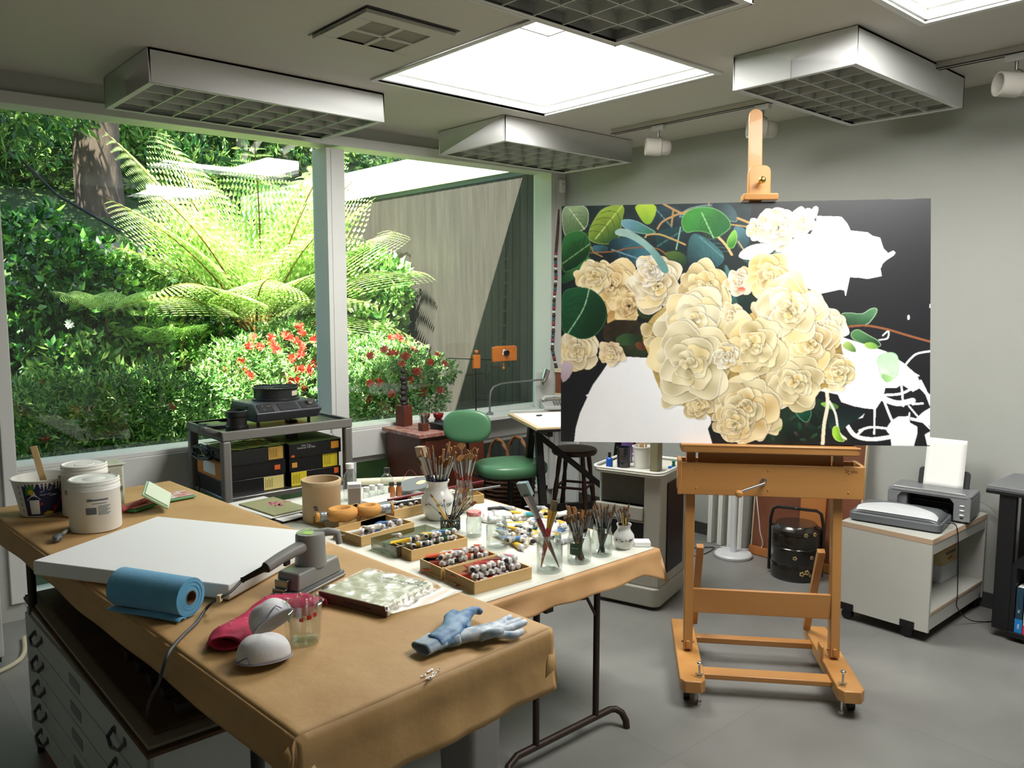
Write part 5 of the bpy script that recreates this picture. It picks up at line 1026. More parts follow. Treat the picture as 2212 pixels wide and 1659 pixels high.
# green chair
ch = thing('drafting_chair', 'green vinyl drafting chair on a swivel stand', 'chair', (3.78, 4.27, 0), math.radians(-20))
M_grn = mat('green_vinyl', '4c7c58', 0.38, var=0.12, scale=6, coat=0.15)
def pad(a, b, c, n=40, p=2.6):
    vs = MB(); 
    def sgn(v, e): return math.copysign(abs(v)**e, v)
    prof = 12; rings = []
    bm = vs.bm
    for i in range(prof+1):
        ph_ = -PI/2+PI*i/prof; cz = sgn(math.sin(ph_), 0.55); cr = abs(math.cos(ph_))**0.45 if 0 < i < prof else 0
        rings.append([bm.verts.new((a*cr*sgn(math.cos(2*PI*k/n), 2/p), b*cr*sgn(math.sin(2*PI*k/n), 2/p), c*cz)) for k in range(n)] if cr else [bm.verts.new((0, 0, c*cz))])
    for A, B in zip(rings, rings[1:]):
        for k in range(n):
            j = (k+1) % n
            if len(A) == 1: bm.faces.new([A[0], B[j], B[k]])
            elif len(B) == 1: bm.faces.new([A[k], A[j], B[0]])
            else: bm.faces.new([A[k], A[j], B[j], B[k]])
    return vs
o = pad(0.26, 0.22, 0.055).build('seat', M_grn, ch, sharp=80); o.location = (0, 0, 0.60)
o = pad(0.17, 0.115, 0.032).build('backrest', M_grn, ch, sharp=80)
bc = hity(1009, 921, 4.34); lb = Matrix.Rotation(math.radians(20), 4, 'Z') @ (bc-Vector((3.78, 4.27, 0))); o.location = lb; bl = lb
o.rotation_euler = (math.radians(80), 0, math.radians(-32))
m = MB(); m.tube([(0, 0, 0.56), (lb.x*0.5, lb.y*0.5, 0.53), (lb.x*0.9, lb.y*0.95, 0.58), (lb.x, lb.y+0.045, lb.z-0.02)], 0.012, 8); m.build('back_bar', M_black, ch)
m = MB(); m.cyl((0, 0, 0.12), (0, 0, 0.58), 0.022, n=16)
for k in range(4): a = k*PI/2+0.4; m.tube([(0, 0, 0.16), (0.16*math.cos(a), 0.16*math.sin(a), 0.09), (0.27*math.cos(a), 0.27*math.sin(a), 0.02)], 0.014, 8)
m.build('pedestal', M_black, ch)
m = MB(); m.bb((-0.1, -0.1, 0.565), (0.1, 0.1, 0.58)); m.build('seat_plate', M_black, ch)
# wicker basket
wb = thing('wicker_basket', 'brown wicker basket with braided handles behind the green chair', 'basket', (4.15, 4.72, 0)); M_wk = mat('wicker', '5a3a24', 0.7, color2='3a2418', scale=40, bump=1.0, bscale=90)
m = MB()
for k in range(14): z = 0.02+0.034*k; r = 0.17+0.035*math.sin(z*3.2); m.tube([(r*math.cos(a)*(1+0.02*(-1)**i), r*math.sin(a)*(1+0.02*(-1)**i), z) for i, a in enumerate([2*PI*i/28 for i in range(29)])], 0.017, 6)
m.cyl((0, 0, 0), (0, 0, 0.02), 0.17, n=24); m.build('body', M_wk, wb)
for s in (-1, 1):
    m = MB()
    for off in (0, PI): m.tube([(s*(0.10+0.0)+0.008*math.cos(k*1.3+off), 0.13*math.cos(PI-PI*k/16), 0.47+0.24*math.sin(PI*k/16)+0.008*math.sin(k*1.3+off)) for k in range(17)], 0.009, 6)
    m.build('handle', mat('pale_wicker', '8a5c34', 0.7), wb)
# wooden stool under the drafting table
sl = thing('wooden_stool', 'tall brown wooden stool with turned legs under the drafting board', 'stool', (4.28, 4.12, 0), 0.5)
MB().lathe([(0, 0.66), (0.16, 0.66), (0.17, 0.675), (0.17, 0.69), (0.16, 0.70), (0, 0.70)], 28).build('seat', M_brw, sl)
for k in range(4):
    a = PI/4+k*PI/2; d = Vector((math.cos(a), math.sin(a), 0)); P0 = d*0.21; P1 = d*0.12+Vector((0, 0, 0.665)); N = 12
    m = MB(); m.tube([P0.lerp(P1, i/N) for i in range(N+1)], 0.016, 10, rs=[0.013, 0.017, 0.019, 0.014, 0.019, 0.021, 0.016, 0.021, 0.018, 0.014, 0.018, 0.018, 0.016]); m.build('leg', M_brw, sl)
for k in range(4):
    a, b = PI/4+k*PI/2, PI/4+(k+1)*PI/2
    for z, r in ((0.18, 0.19), (0.42, 0.157)): MB().cyl((r*math.cos(a), r*math.sin(a), z), (r*math.cos(b), r*math.sin(b), z), 0.010, n=8).build('rung', M_brw, sl)
# wooden box and canvases in the corner behind the painting
cr = hity(1205, 790, 4.98)
cs = thing('corner_canvas', 'small orange-backed canvas standing on the counter in the corner', 'canvas', (4.93, 4.72, CTZ), math.radians(15)); 
cs.location = (4.98, 4.82, 0.95)
MB().bb((-0.02, -0.12, 0), (0.0, 0.16, 0.25)).build('panel', M_brn, cs); m = MB(); m.bb((-0.03, -0.125, 0.22), (0.012, 0.165, 0.255)); m.bb((-0.03, -0.125, -0.02), (0.012, 0.165, 0.04)); m.build('wrapped_edge', M_raw, cs, bevel=0.003)
# decorated stick leaning in the corner
dz = thing('decorated_stick', 'long knobbly stick wrapped in beads leaning in the corner', 'stick', (5.05, 4.99, CTZ)); o0 = Vector(dz.location)
pts = [hity(x, y, 4.98)-o0 for x, y in ((1193, 755), (1196, 700), (1197, 650), (1201, 600), (1200, 560), (1203, 520), (1206, 480), (1207, 452))]; pts = [Vector((0, 0, 0)), pts[0]*0.5]+pts
N = len(pts); m = MB(); m.tube(pts, 0.013, 10, rs=[0.012, 0.013, 0.014, 0.013, 0.012, 0.013, 0.013, 0.014, 0.012, 0.006]); m.build('shaft', mat('knobbly_bark', '3a2a24', 0.8, color2='5c4438', scale=60, bump=1.0, bscale=120), dz)
bd = {}; random.seed(8)
for k in range(34):
    f = 0.10+0.62*k/34; i = int(f*(N-1)); c = pts[i].lerp(pts[i+1], f*(N-1)-i)
    bd.setdefault(k % 4, []).append(c)
for k, col in enumerate(('c8c8c4', '8c2c4c', '2c5c6c', '141414')):
    for c in bd[k]: MB().lathe([(0.0135, -0.009), (0.017, 0), (0.0135, 0.009)], 12, Matrix.Translation(c)).build('bead_band', mat('bead_'+col, col, 0.4), dz)
# dark material leaning under the sill, left of the chair
# ================================================================ foreground worktable
WZ = 0.950
def FG(x, y, z=0.0): return hitz(x, y, WZ+0.001+z)
WA = math.radians(3.6); WN = Vector((0.680, 1.405, 0)); WW, WL = 0.752, 2.43
WM = Matrix.Translation(WN) @ Matrix.Rotation(WA, 4, 'Z')
wt = thing('worktable', 'long dark-legged worktable hidden under brown kraft paper in the foreground', 'table', WN, WA)
MB().bb((0.012, 0.012, WZ-0.034), (WW-0.012, WL-0.01, WZ-0.004)).build('tabletop', M_darkwood, wt, bevel=0.002)
lp = WM.inverted() @ hity(843, 1640, 1.75)
for (x, y) in ((lp.x, lp.y), (0.08, lp.y), (lp.x, WL-0.3), (0.08, WL-0.3)):
    MB().cyl((x, y, 0), (x, y, WZ-0.034), 0.016, n=14).build('leg', M_black, wt)
# paper cover: top sheet with folded skirts
def wr(x, y): return 0.0022*noise.noise(Vector((x*5, y*4, 1.3)))+0.0012*noise.noise(Vector((x*14, y*9, 4.1)))
m = MB(); nx, ny = 60, 150
def wtop(u, v):
    x, y = u*WW, v*WL; z = WZ-0.0015+max(-0.0012, wr(x, y))*min(1, 12*min(u, 1-u)+0.1); ed = min(u*WW, (1-u)*WW, v*WL, (1-v)*WL)
    return (x, y, z-0.004*max(0, 1-ed/0.012)**2)
m.grid(nx, ny, wtop)
def skirt(P0, P1, nrm, d0, d1, flare, seed, wav=0.012):
    P0 = Vector(P0); P1 = Vector(P1); nrm = Vector(nrm)
    def f(u, v):
        p = P0.lerp(P1, u); dr = (d0+(d1-d0)*u)+0.008*noise.noise(Vector((u*9, seed, 0)))
        s = v; bul = 0.004+flare*s*s+wav*s*noise.noise(Vector((u*7, seed, s*1.2)))+0.012*math.sin(PI*min(1, s*2.2))*0.3
        return p+nrm*(bul*min(1, s*8))+Vector((0, 0, WZ-0.0055-dr*s))
    m.grid(60, 10, f)
skirt((0, 0, 0), (WW, 0, 0), (0, -1, 0), 0.165, 0.16, 0.012, 1.0)
skirt((0, 0, 0), (0, WL, 0), (-1, 0, 0), 0.085, 0.075, 0.012, 2.0)
skirt((WW, 0, 0), (WW, WL, 0), (1, 0, 0), 0.15, 0.10, 0.01, 3.0)
skirt((0, WL, 0), (WW, WL, 0), (0, 1, 0), 0.12, 0.12, 0.01, 4.0)
# folded triangular ears at the corners
for P, a, b, d in (((0, 0), (-0.02, -0.012), (0.085, -0.022), 0.165), ((WW, 0), (0.014, -0.01), (-0.05, -0.016), 0.16)):
    p = Vector((P[0], P[1], WZ-0.006)); A = Vector((P[0]+a[0], P[1]+a[1], WZ-d*0.95)); B_ = Vector((P[0]+b[0], P[1]+b[1], WZ-d*1.02)); C_ = Vector((P[0]+a[0]*1.6, P[1]+0.05, WZ-d*0.5))
    vs = [m.bm.verts.new(q) for q in (p, A, B_, C_)]; m.bm.faces.new((vs[0], vs[1], vs[2])); m.bm.faces.new((vs[0], vs[3], vs[1]))
pc = m.build('kraft_paper_cover', M_kraft, None, solid=0.0008, sharp=60); pc.matrix_world = WM; tag(pc, 'brown kraft paper sheet folded over the long foreground worktable', 'paper')
m = MB(); random.seed(12)   # flecks and torn tape left on the paper
mk = FG(928, 1460); lm = WM.inverted() @ mk
for k in range(26):
    u = random.random(); c = Vector((lm.x-0.012+0.05*u+random.uniform(-.004, .004), lm.y-0.010+0.022*u+random.uniform(-.005, .005)+(0.02 if k % 3 == 0 else 0), WZ+0.0012)); m.box(c, (random.uniform(.003, .011), random.uniform(.002, .005), 0.0004), random.uniform(0, 1))
o = m.build('torn_tape_scraps', M_paper); o.matrix_world = WM; tag(o, 'torn scraps of white tape stuck on the brown paper near its front edge', 'tape', kind='stuff')
# flat white canvas
A = FG(495, 1298, 0.0); L_ = FG(72, 1243, 0.0); Rr = hitz(733, 1158, WZ+0.047)
cA = math.atan2(L_.y-A.y, L_.x-A.x); wv = (L_-A).length; dv = 0.54
cn = thing('blank_canvas', 'large blank white canvas lying flat on the brown worktable', 'canvas', (A.x, A.y, WZ+0.0015), cA-PI)
Mc = Matrix.Rotation(cA-PI, 4, 'Z')
# local: -x toward the left corner, depth along +-y
o = MB().bb((-wv, -0.0, 0.002), (0, dv, 0.046)).build('primed_face', mat('gesso_white', 'e2e4e4', 0.7, bump=0.05, bscale=300), cn, bevel=0.004)
m = MB(); m.bb((-wv+0.004, 0.004, 0), (-0.004, dv-0.004, 0.002)); m.build('stretcher', M_ply, cn)
# check orientation so that the canvas runs away from the camera
dirn = Matrix.Rotation(cA-PI, 3, 'Z') @ Vector((0, 1, 0))
if dirn.dot(Fv) < 0: cn.rotation_euler = (0, 0, cA-PI); cn.scale = (1, 1, 1); cn.location = cn.location; 
# blue paper towel roll
r0 = 0.052; e0, e1 = FG(258, 1262, r0), FG(413, 1291, r0); e0 = hitz(262, 1266, WZ+r0+.001); e1 = hitz(413, 1291, WZ+r0+.001)
rl = thing('paper_towel_roll', 'blue shop towel roll lying on its side before the white canvas', 'towel roll', (e1.x, e1.y, WZ+0.002), math.atan2(e0.y-e1.y, e0.x-e1.x)); Lr = (e0-e1).length
M_blue = mat('blue_shop_towel', '58a4cc', 0.9, var=0.08, scale=30, bump=0.3, bscale=500, sheen=0.3)
m = MB(); MM = Matrix.Translation((0, 0, r0)) @ Matrix.Rotation(PI/2, 4, 'Y')
m.lathe([(0.019, 0), (0.030, 0.0015), (0.031, 0), (0.040, 0.0015), (0.041, 0), (r0, 0.001), (r0, Lr), (0.019, Lr)], 48, MM); m.build('towel', M_blue, rl)
m = MB(); m.lathe([(0.0185, -0.001), (0.0185, Lr+0.001), (0.0165, Lr+0.001), (0.0165, -0.001), (0.0185, -0.001)], 28, MM); m.build('cardboard_core', mat('cardboard', '7a5a3c', 0.85), rl)
sd = 1 if (Matrix.Rotation(rl.rotation_euler.z, 3, 'Z') @ Vector((0, 1, 0))).dot(Fv) < 0 else -1
def tailf(u, v): return (-0.002+Lr*1.015*u, sd*(0.022+0.030*v), 0.0035+0.006*math.sin(PI*v)+0.004*math.sin(v*PI)*math.sin(u*5))
MB().grid(20, 8, tailf).build('loose_sheet', M_blue, rl, solid=0.004)
# paint cans
def can(name, label, pos, r=0.088, h=0.19, withlabel=True):
    c = thing(name, label, 'paint can', pos, group='white gallon paint cans'); M_can = mat('can_white', 'e8e8e2', 0.42, var=0.04, scale=5)
    MB().lathe([(0, 0), (r*0.97, 0), (r, 0.006), (r, h*0.80), (r*1.015, h*0.81), (r, h*0.82), (r, h*0.87), (r*0.975, h*0.88), (r*0.975, h*0.91), (r*1.0, h*0.92), (r*1.0, h*0.945), (r*0.975, h*0.95), (r*0.975, h*0.975)], 48).build('body', M_can, c)
    MB().lathe([(r*0.975, h*0.965), (r*0.99, h*0.985), (r*0.93, h), (r*0.88, h*0.985), (r*0.80, h*0.975), (r*0.72, h*0.985), (r*0.45, h*0.975), (r*0.42, h*0.985), (0, h*0.98)], 48).build('lid', M_can, c)
    a = -0.35; m = MB(); 
    for s in (a, a+PI): m.cyl((r*math.cos(s), r*math.sin(s), h*0.74), ((r+0.008)*math.cos(s), (r+0.008)*math.sin(s), h*0.74), 0.009, n=12)
    m.tube([((r+0.006)*math.cos(a), (r+0.006)*math.sin(a), h*0.74)]+[((r+0.008)*math.cos(a+PI*t/8), (r+0.008)*math.sin(a+PI*t/8), h*0.74-0.05*math.sin(PI*t/8)) for t in range(1, 8)]+[((r+0.006)*math.cos(a+PI), (r+0.006)*math.sin(a+PI), h*0.74)], 0.0015, 6); m.build('bail_handle', M_steel, c)
    if withlabel:
        ink = mat('can_ink', '5c6468', 0.6); a0 = math.atan2(-c.location.y, -c.location.x)+0.10
        lb = MB()
        def plate(x0, x1, z0, z1):
            lb.grid(6, 1, lambda u, v: ((r+0.0008)*math.cos(a0+(x0+(x1-x0)*u)/r), (r+0.0008)*math.sin(a0+(x0+(x1-x0)*u)/r), z0+(z1-z0)*v))
        plate(-0.035, -0.018, 0.118, 0.127); plate(-0.018, 0.036, 0.119, 0.125); plate(-0.02, 0.03, 0.108, 0.1105)
        plate(-0.04, -0.005, 0.07, 0.095)
        for k in range(8): plate(0.0, 0.044-0.006*(k % 3), 0.098-0.0045*k, 0.100-0.0045*k)
        lb.build('printed_label', ink, c)
    return c
can('paint_can', 'white gallon paint can with a grey printed label, front one', FG(208, 1139)); can('paint_can', 'white gallon paint can standing behind the labelled one', FG(202, 1117)+Vector((0.0, 0.10, 0)), 0.084, 0.20, False)
# translucent tub behind the cans
q = FG(250, 1096); c = thing('translucent_tub', 'tall translucent plastic tub behind the paint cans', 'tub', (q.x-0.01, q.y+0.07, WZ+0.001)); M_trl = mat('milky_plastic', 'c9ccb8', 0.45, trans=0.25)
MB().bb((-0.055, -0.055, 0.0), (0.055, 0.055, 0.17)).build('body', M_trl, c, bevel=0.012); MB().bb((-0.06, -0.06, 0.17), (0.06, 0.06, 0.178)).build('lid', M_trl, c, bevel=0.004)
# painted bucket with stick
q = FG(93, 1106); bu = thing('paint_bucket', 'white paper paint bucket printed dark blue with garden-tool pictures', 'bucket', (q.x, q.y, WZ+0.001))
R0, R1, H = 0.076, 0.104, 0.145
MB().lathe([(0, 0), (R0, 0), (R1, H-0.004), (R1+0.004, H-0.002), (R1+0.004, H+0.002), (R1-0.001, H+0.003), (R0-0.002, 0.004), (0, 0.004)], 56).build('body', mat('bucket_white', 'dcdcd4', 0.45), bu)
af = math.atan2(-q.y, -q.x)
def bpatch(u0, u1, z0, z1, name, mm, off=0.0008, poly=None, par=None, b=None):
    b_ = b or MB(); n = 14
    def pt(uu, zz): r = R0+(R1-R0)*zz/H+off; a = af-(uu)/R1*-1; return (r*math.cos(a), r*math.sin(a), zz)
    if poly:
        vs = [b_.bm.verts.new(pt(x, z)) for x, z in poly]; b_.bm.faces.new(vs)
    else: b_.grid(n, 6, lambda u, v: pt(u0+(u1-u0)*u, z0+(z1-z0)*v))
    return b_
bl_ = bpatch(-0.075, 0.135, 0.004, H-0.010, '', None).build('blue_print', mat('navy_print', '18244c', 0.45), bu)
b = MB(); bpatch(-0.052, -0.012, 0.012, 0.07, '', None, 0.0016, b=b); bpatch(0, 0, 0, 0, '', None, 0.0016, [(-0.062, 0.07), (-0.040, 0.09), (-0.036, 0.105), (-0.028, 0.105), (-0.024, 0.09), (-0.004, 0.07)], b=b); b.build('white_jug_print', M_white, bl_)
b = MB(); bpatch(0, 0, 0, 0, '', None, 0.002, [(-0.012, 0.045), (-0.006, 0.060), (0.068, 0.108), (0.078, 0.112), (0.074, 0.098), (0.0, 0.048)], b=b); bpatch(0, 0, 0, 0, '', None, 0.002, [(0.045, 0.03), (0.055, 0.012), (0.085, 0.06), (0.085, 0.085)], b=b); b.build('red_tool_print', mat('red_print', 'a41824', 0.45), bl_)
b = MB()
for (x, z, s) in ((-0.048, 0.115, .013), (-0.036, 0.122, .011), (-0.054, 0.100, .010)): bpatch(0, 0, 0, 0, '', None, 0.0022, [(x+s*math.cos(k*1.047), z+s*math.sin(k*1.047)) for k in range(6)], b=b)
b.build('green_print', mat('green_print', '3c8a2c', 0.45), bl_)
b = MB(); bpatch(0, 0, 0, 0, '', None, 0.0026, [(-0.040+0.011*math.cos(k*0.785), 0.103+0.012*math.sin(k*0.785)) for k in range(8)], b=b); bpatch(0, 0, 0, 0, '', None, 0.002, [(0.0, 0.010), (0.02, 0.022), (0.045, 0.018), (0.05, 0.008), (0.02, 0.006)], b=b); b.build('yellow_print', mat('yellow_print', 'c8b020', 0.45), bl_)
b = MB(); random.seed(5)
for k in range(16): x = random.uniform(-0.01, 0.05); z = random.uniform(0.075, 0.128); bpatch(0, 0, 0, 0, '', None, 0.0018, [(x, z), (x+0.012, z+0.003), (x+0.014, z+0.007), (x+0.002, z+0.004)], b=b)
for k in range(5): bpatch(-0.098, -0.088, 0.02+0.024*k, 0.032+0.024*k, '', None, 0.0014, b=b)
b.build('lettering_print', mat('print_grey', 'a8acb0', 0.5), bl_)
sp, st_ = FG(112, 1115, 0.01), None
sk = thing('stirring_stick', 'pale wooden stirring stick with a white dipped end in the bucket', 'stick', (q.x, q.y, WZ+0.006))
p0 = Vector((0.035, 0.01, 0.0)); tipp = hitz(72, 966, WZ+0.24); tp = Vector((tipp.x-q.x, tipp.y-q.y, 0)); 
tp = hity(72, 964, q.y+0.0)-Vector((q.x, q.y, WZ+0.006)); m = MB(); m.bar(p0.lerp(tp, 0.42), tp, 0.024, 0.004, (0.2, 1, 0)); m.build('wooden_end', M_ply, sk, bevel=0.0015)
m = MB(); m.bar(p0, p0.lerp(tp, 0.43), 0.026, 0.007, (0.2, 1, 0)); m.build('dipped_end', mat('dry_white_paint', 'd8d8da', 0.6), sk, bevel=0.002)
# small brush
a, b_ = FG(121, 1172), FG(157, 1140); bs = thing('stained_brush', 'small paint-stained brush lying left of the white canvas', 'brush', a, math.atan2((b_-a).y, (b_-a).x)); LL = (b_-a).length
MB().lathe([(0, -0.012), (0.010, -0.004), (0.015, 0.012), (0.013, 0.03), (0.009, 0.034)], 16, Matrix.Translation((0, 0, 0.012)) @ Matrix.Rotation(PI/2, 4, 'Y')).build('bristles', mat('sooty_bristles', '22262a', 0.8, color2='7c8488', scale=90), bs)
MB().lathe([(0.010, 0.03), (0.010, 0.045), (0.006, 0.05)], 14, Matrix.Translation((0, 0, 0.011)) @ Matrix.Rotation(PI/2, 4, 'Y')).build('ferrule', M_steel, bs)
MB().tube([(0.045, 0, 0.011), (LL*0.8, 0, 0.009), (LL*1.3, 0, 0.006)], 0.0055, 8, rs=[.006, .006, .003]).build('handle', mat('painted_handle', '5c6c5c', 0.6, color2='c8ccc8', scale=50), bs)
# pad applicators and red roller handle
def pad_app(name, label, P, Wd_, Dp, rz, tilt=(0, 0), top='a83038', side='6ca070'):
    t = thing(name, label, 'paint pad', P); t.rotation_euler = (tilt[0], tilt[1], rz)
    MB().bb((-Wd_/2, -Dp/2, 0.002), (Wd_/2, Dp/2, 0.012)).build('foam', mat('pad_'+side, side, 0.8), t, bevel=0.003); MB().bb((-Wd_/2+0.006, -Dp/2+0.006, 0.012), (Wd_/2-0.006, Dp/2-0.006, 0.018)).build('plate', mat('plate_'+top, top, 0.5, color2='d8d4d0' if top == 'a83038' else None, scale=35), t, bevel=0.003); return t
q = FG(370, 1078); pad_app('paint_pad', 'flat red-topped green paint pad lying farthest on the worktable', q, 0.17, 0.11, 0.1)
q = FG(282, 1100); pad_app('paint_pad', 'green paint pad with a brown top lying beside the white cans', (q.x+0.02, q.y, WZ+0.001), 0.12, 0.11, 0.5, top='9c5a3c', side='2c7a3c')
q = FG(340, 1100); g_ = pad_app('paint_pad', 'pale green paint pad standing tilted against the red handle', (q.x-0.0, q.y+0.01, WZ+0.052), 0.115, 0.145, -0.3, (0.2, 0.62), 'c0ccb4', 'a8c8a4')
a, b_ = FG(262, 1103, 0.012), FG(325, 1075, 0.03); hd = thing('pad_holder', 'red paint-crusted plastic pad holder lying between the green pads', 'pad holder', a); m = MB(); m.tube([(0, 0, 0), (b_-a)*0.5, (b_-a)], 0.013, 10, rs=[.012, .015, .012], flat=0.7); m.tube([(b_-a), (b_-a)+Vector((0.05, -0.01, -0.01))], 0.01, 8); m.build('grip', mat('crusted_red', 'a02c38', 0.6, color2='c86068', scale=40, bump=.5, bscale=120), hd)
# sander
P0, PR, PL = FG(642, 1297), FG(749, 1241), FG(575, 1287); ux = (PR-P0); SL = ux.length; ang = math.atan2(ux.y, ux.x); SW = 0.098
s = thing('finishing_sander', 'grey electric finishing sander standing beside the white canvas', 'sander', (P0.x, P0.y, WZ+0.001), ang)
SL = min(max(SL, 0.20), 0.26); M_sand = mat('sander_grey', '868682', 0.42, bump=0.05, bscale=300); cx, cy = SL/2, SW/2
m = MB(); m.prism([(x+cx, y+cy) for x, y in rpoly(SL, SW, 0.008)], 0, 0.007); m.build('sanding_plate', M_steel, s, bevel=0.001)
m = MB(); m.prism([(x+cx, y+cy) for x, y in rpoly(SL-0.006, SW-0.006, 0.008)], 0.007, 0.016); m.build('rubber_pad', mat('pad_grey', '74787a', 0.6), s)
m = MB(); m.box((cx, cy, 0.041), (SL-0.028, SW-0.014, 0.05), taper=0.9); m.build('base_housing', M_sand, s, bevel=0.006, seg=3)
m = MB(); m.box((0.012, cy+0.012, 0.036), (0.014, 0.045, 0.024)); m.box((0.004, cy+0.012, 0.022), (0.016, 0.045, 0.006)); m.build('paper_clamp', M_steel, s, bevel=0.001)
hx = cx+0.008; m = MB(); m.lathe([(0, 0.06), (0.047, 0.06), (0.044, 0.10), (0.043, 0.152), (0.040, 0.158), (0, 0.158)], 36, Matrix.Translation((hx, cy, 0))); m.build('motor_housing', M_sand, s)
m = MB(); m.box((hx-0.008, cy+0.0, 0.1585), (0.03, 0.03, 0.001), 0.3); m.box((hx+0.006, cy+0.026, 0.1585), (0.06, 0.006, 0.001), 0.0); m.build('top_label', mat('lime_label', '9cc860', 0.5), s)
# handle goes toward the left, front grip toward the far right
hl = (hitz(575, 1226, WZ+0.098)-Vector(s.location)); hl.rotate(Euler((0, 0, -ang))); 
m = MB(); st0 = Vector((hx-0.02, cy, 0.125)); m.tube([st0, st0.lerp(hl, 0.35)+Vector((0, 0, 0.004)), st0.lerp(hl, 0.7)+Vector((0, 0, 0.004)), hl], 0.018, 14, rs=[.023, .019, .0175, .0165]); m.build('rear_handle', M_sand, s)
m = MB(); d = (hl-st0).normalized(); k = st0.lerp(hl, 0.5); m.box(k+Vector((0, 0, -0.021)), (0.022, 0.010, 0.014)); m.build('trigger', M_black, s, bevel=0.002)
fg = (hitz(728, 1150, WZ+0.150)-Vector(s.location)); fg.rotate(Euler((0, 0, -ang)))
f0 = Vector((hx+0.02, cy, 0.148)); m = MB(); m.tube([f0, f0.lerp(fg, 0.6)+Vector((0, 0, 0.004)), fg+Vector((0, 0, 0.0)), fg+(fg-f0).normalized()*0.006+Vector((0, 0, -0.034))], 0.014, 12, rs=[.016, .016, .016, .012], flat=0.8); m.build('front_grip', M_sand, s)
tip = hl+(hitz(522, 1254, WZ+0.062)-hitz(575, 1226, WZ+0.098)).__class__((0, 0, 0)); e = hitz(522, 1254, WZ+0.068)-Vector(s.location); e.rotate(Euler((0, 0, -ang)))
m = MB(); m.tube([hl, hl.lerp(e, 0.15), hl.lerp(e, 0.9), e], 0.009, 12, rs=[.016, .0095, .0075, .009]); m.build('cord_sleeve', M_black, s)
def C(x, y, z): q = hitz(x, y, z)-Vector(s.location); q.rotate(Euler((0, 0, -ang))); return q
pts = [e, C(498, 1278, WZ+0.055), C(474, 1292, WZ+0.045), C(455, 1305, WZ+0.02), C(440, 1322, WZ+0.006), C(425, 1345, WZ+0.006), C(400, 1368, WZ+0.006), C(378, 1392, WZ+0.006), C(362, 1415, WZ+0.004), C(352, 1445, WZ-0.03), C(343, 1475, WZ-0.10), C(325, 1510, WZ-0.2), C(318, 1545, WZ-0.3), C(326, 1590, WZ-0.38), C(322, 1659, WZ-0.5), C(316, 1720, WZ-0.62)]
Q = []
for i in range(len(pts)-1):
    p0 = pts[max(0, i-1)]; p1 = pts[i]; p2 = pts[i+1]; p3 = pts[min(len(pts)-1, i+2)]
    for k in range(6): t_ = k/6; Q.append(0.5*((2*p1)+(-p0+p2)*t_+(2*p0-5*p1+4*p2-p3)*t_*t_+(-p0+3*p1-3*p2+p3)*t_**3))
MB().tube(Q+[pts[-1]], 0.0042, 10).build('power_cord', mat('grey_rubber_cord', '3c3e40', 0.5), s)
tg = C(474, 1292, WZ+0.045); m = MB(); m.box(tg, (0.016, 0.011, 0.018), 0.3); m.build('cord_tag', mat('yellowed_tag', 'c8bc98', 0.6), s, bevel=0.001)
# black sanding block with a wood peg
q = FG(735, 1275); b = thing('black_scraper', 'flat black rubber scraper lying behind the sandpaper pack', 'scraper', (q.x, q.y, WZ+0.001), math.radians(-5))
MB().prism([(-0.055, -0.02), (0.05, -0.012), (0.066, 0.006), (0.03, 0.022), (-0.05, 0.018)], 0, 0.014).build('blade', M_black, b, bevel=0.002)
q = FG(712, 1284); MB_ = MB().tube([(-0.02, 0, 0.007), (0.02, 0.012, 0.009)], 0.0065, 10); o = MB_.build('wooden_peg', M_ply); o.location = (q.x, q.y, WZ+0.001); tag(o, 'short round wooden peg behind the corner of the sandpaper pack', 'peg')
# sandpaper pack in a plastic bag
B0, BL, BR = FG(835, 1333), FG(690, 1297), FG(945, 1282); u = (BL-B0); bl = u.length; an = math.atan2(-u.y, -u.x)
bk_ = thing('sandpaper_pack', 'thick sandpaper pack with a brown printed edge in clear crinkled plastic', 'sandpaper', (B0.x, B0.y, WZ+0.001), an)
MB().bb((-bl, 0, 0), (0, 0.215, 0.026)).build('paper_stack', mat('sheet_stack', 'cac6b0', 0.7, color2='d8d6c4', scale=10), bk_, bevel=0.001)
MB().bb((-bl-0.001, -0.001, 0.0), (0.001, 0.004, 0.027)).build('printed_edge', mat('brown_card', '5e4438', 0.7), bk_)
text_mesh('edge_lettering', 'Gold Fre-Cut Paper', 0.012, mat('edge_ink', '2a1a14', 0.6), bk_, (-bl*0.42, -0.0015, 0.013), (PI/2, 0, 0))
M_bag = mat('crinkled_bag', 'e6e9df', 0.12, trans=0.0, bump=1.0, bscale=45, spec=1.0)
M_bagc = mat_glass('bag_film', 'f0f3ea', gloss=1.0, rough=0.38, dirt=0.12)
def bagf(u, v):
    x = -bl-0.004+(bl+0.03+0.05*v)*u; y = -0.004+0.262*v; hgt = 0.031 if v < 0.84 and x < 0.0 else 0.016
    z = hgt+0.005*noise.noise(Vector((u*9, v*9, 2)))+0.002*noise.noise(Vector((u*23, v*20, 5)))
    if v > 0.84: z = 0.030-0.16*(v-0.84)+0.003*math.sin(u*20)
    if x > 0: z = min(z, max(0.004, 0.030-(x)*0.5)); 
    return (x, y, max(z, 0.003))
fm = MB().grid(64, 48, bagf).build('plastic_bag', M_bagc, bk_, sharp=180)
text_mesh('bag_lettering', 'Coated Abrasive', 0.022, mat('bag_ink', '6c746c', 0.5), bk_, (-0.085, 0.165, 0.0345), (0, 0, -0.0)); text_mesh('bag_lettering', '3M', 0.030, mat('bag_ink', '6c746c', 0.5), bk_, (-0.022, 0.185, 0.0345), (0, 0, 0))
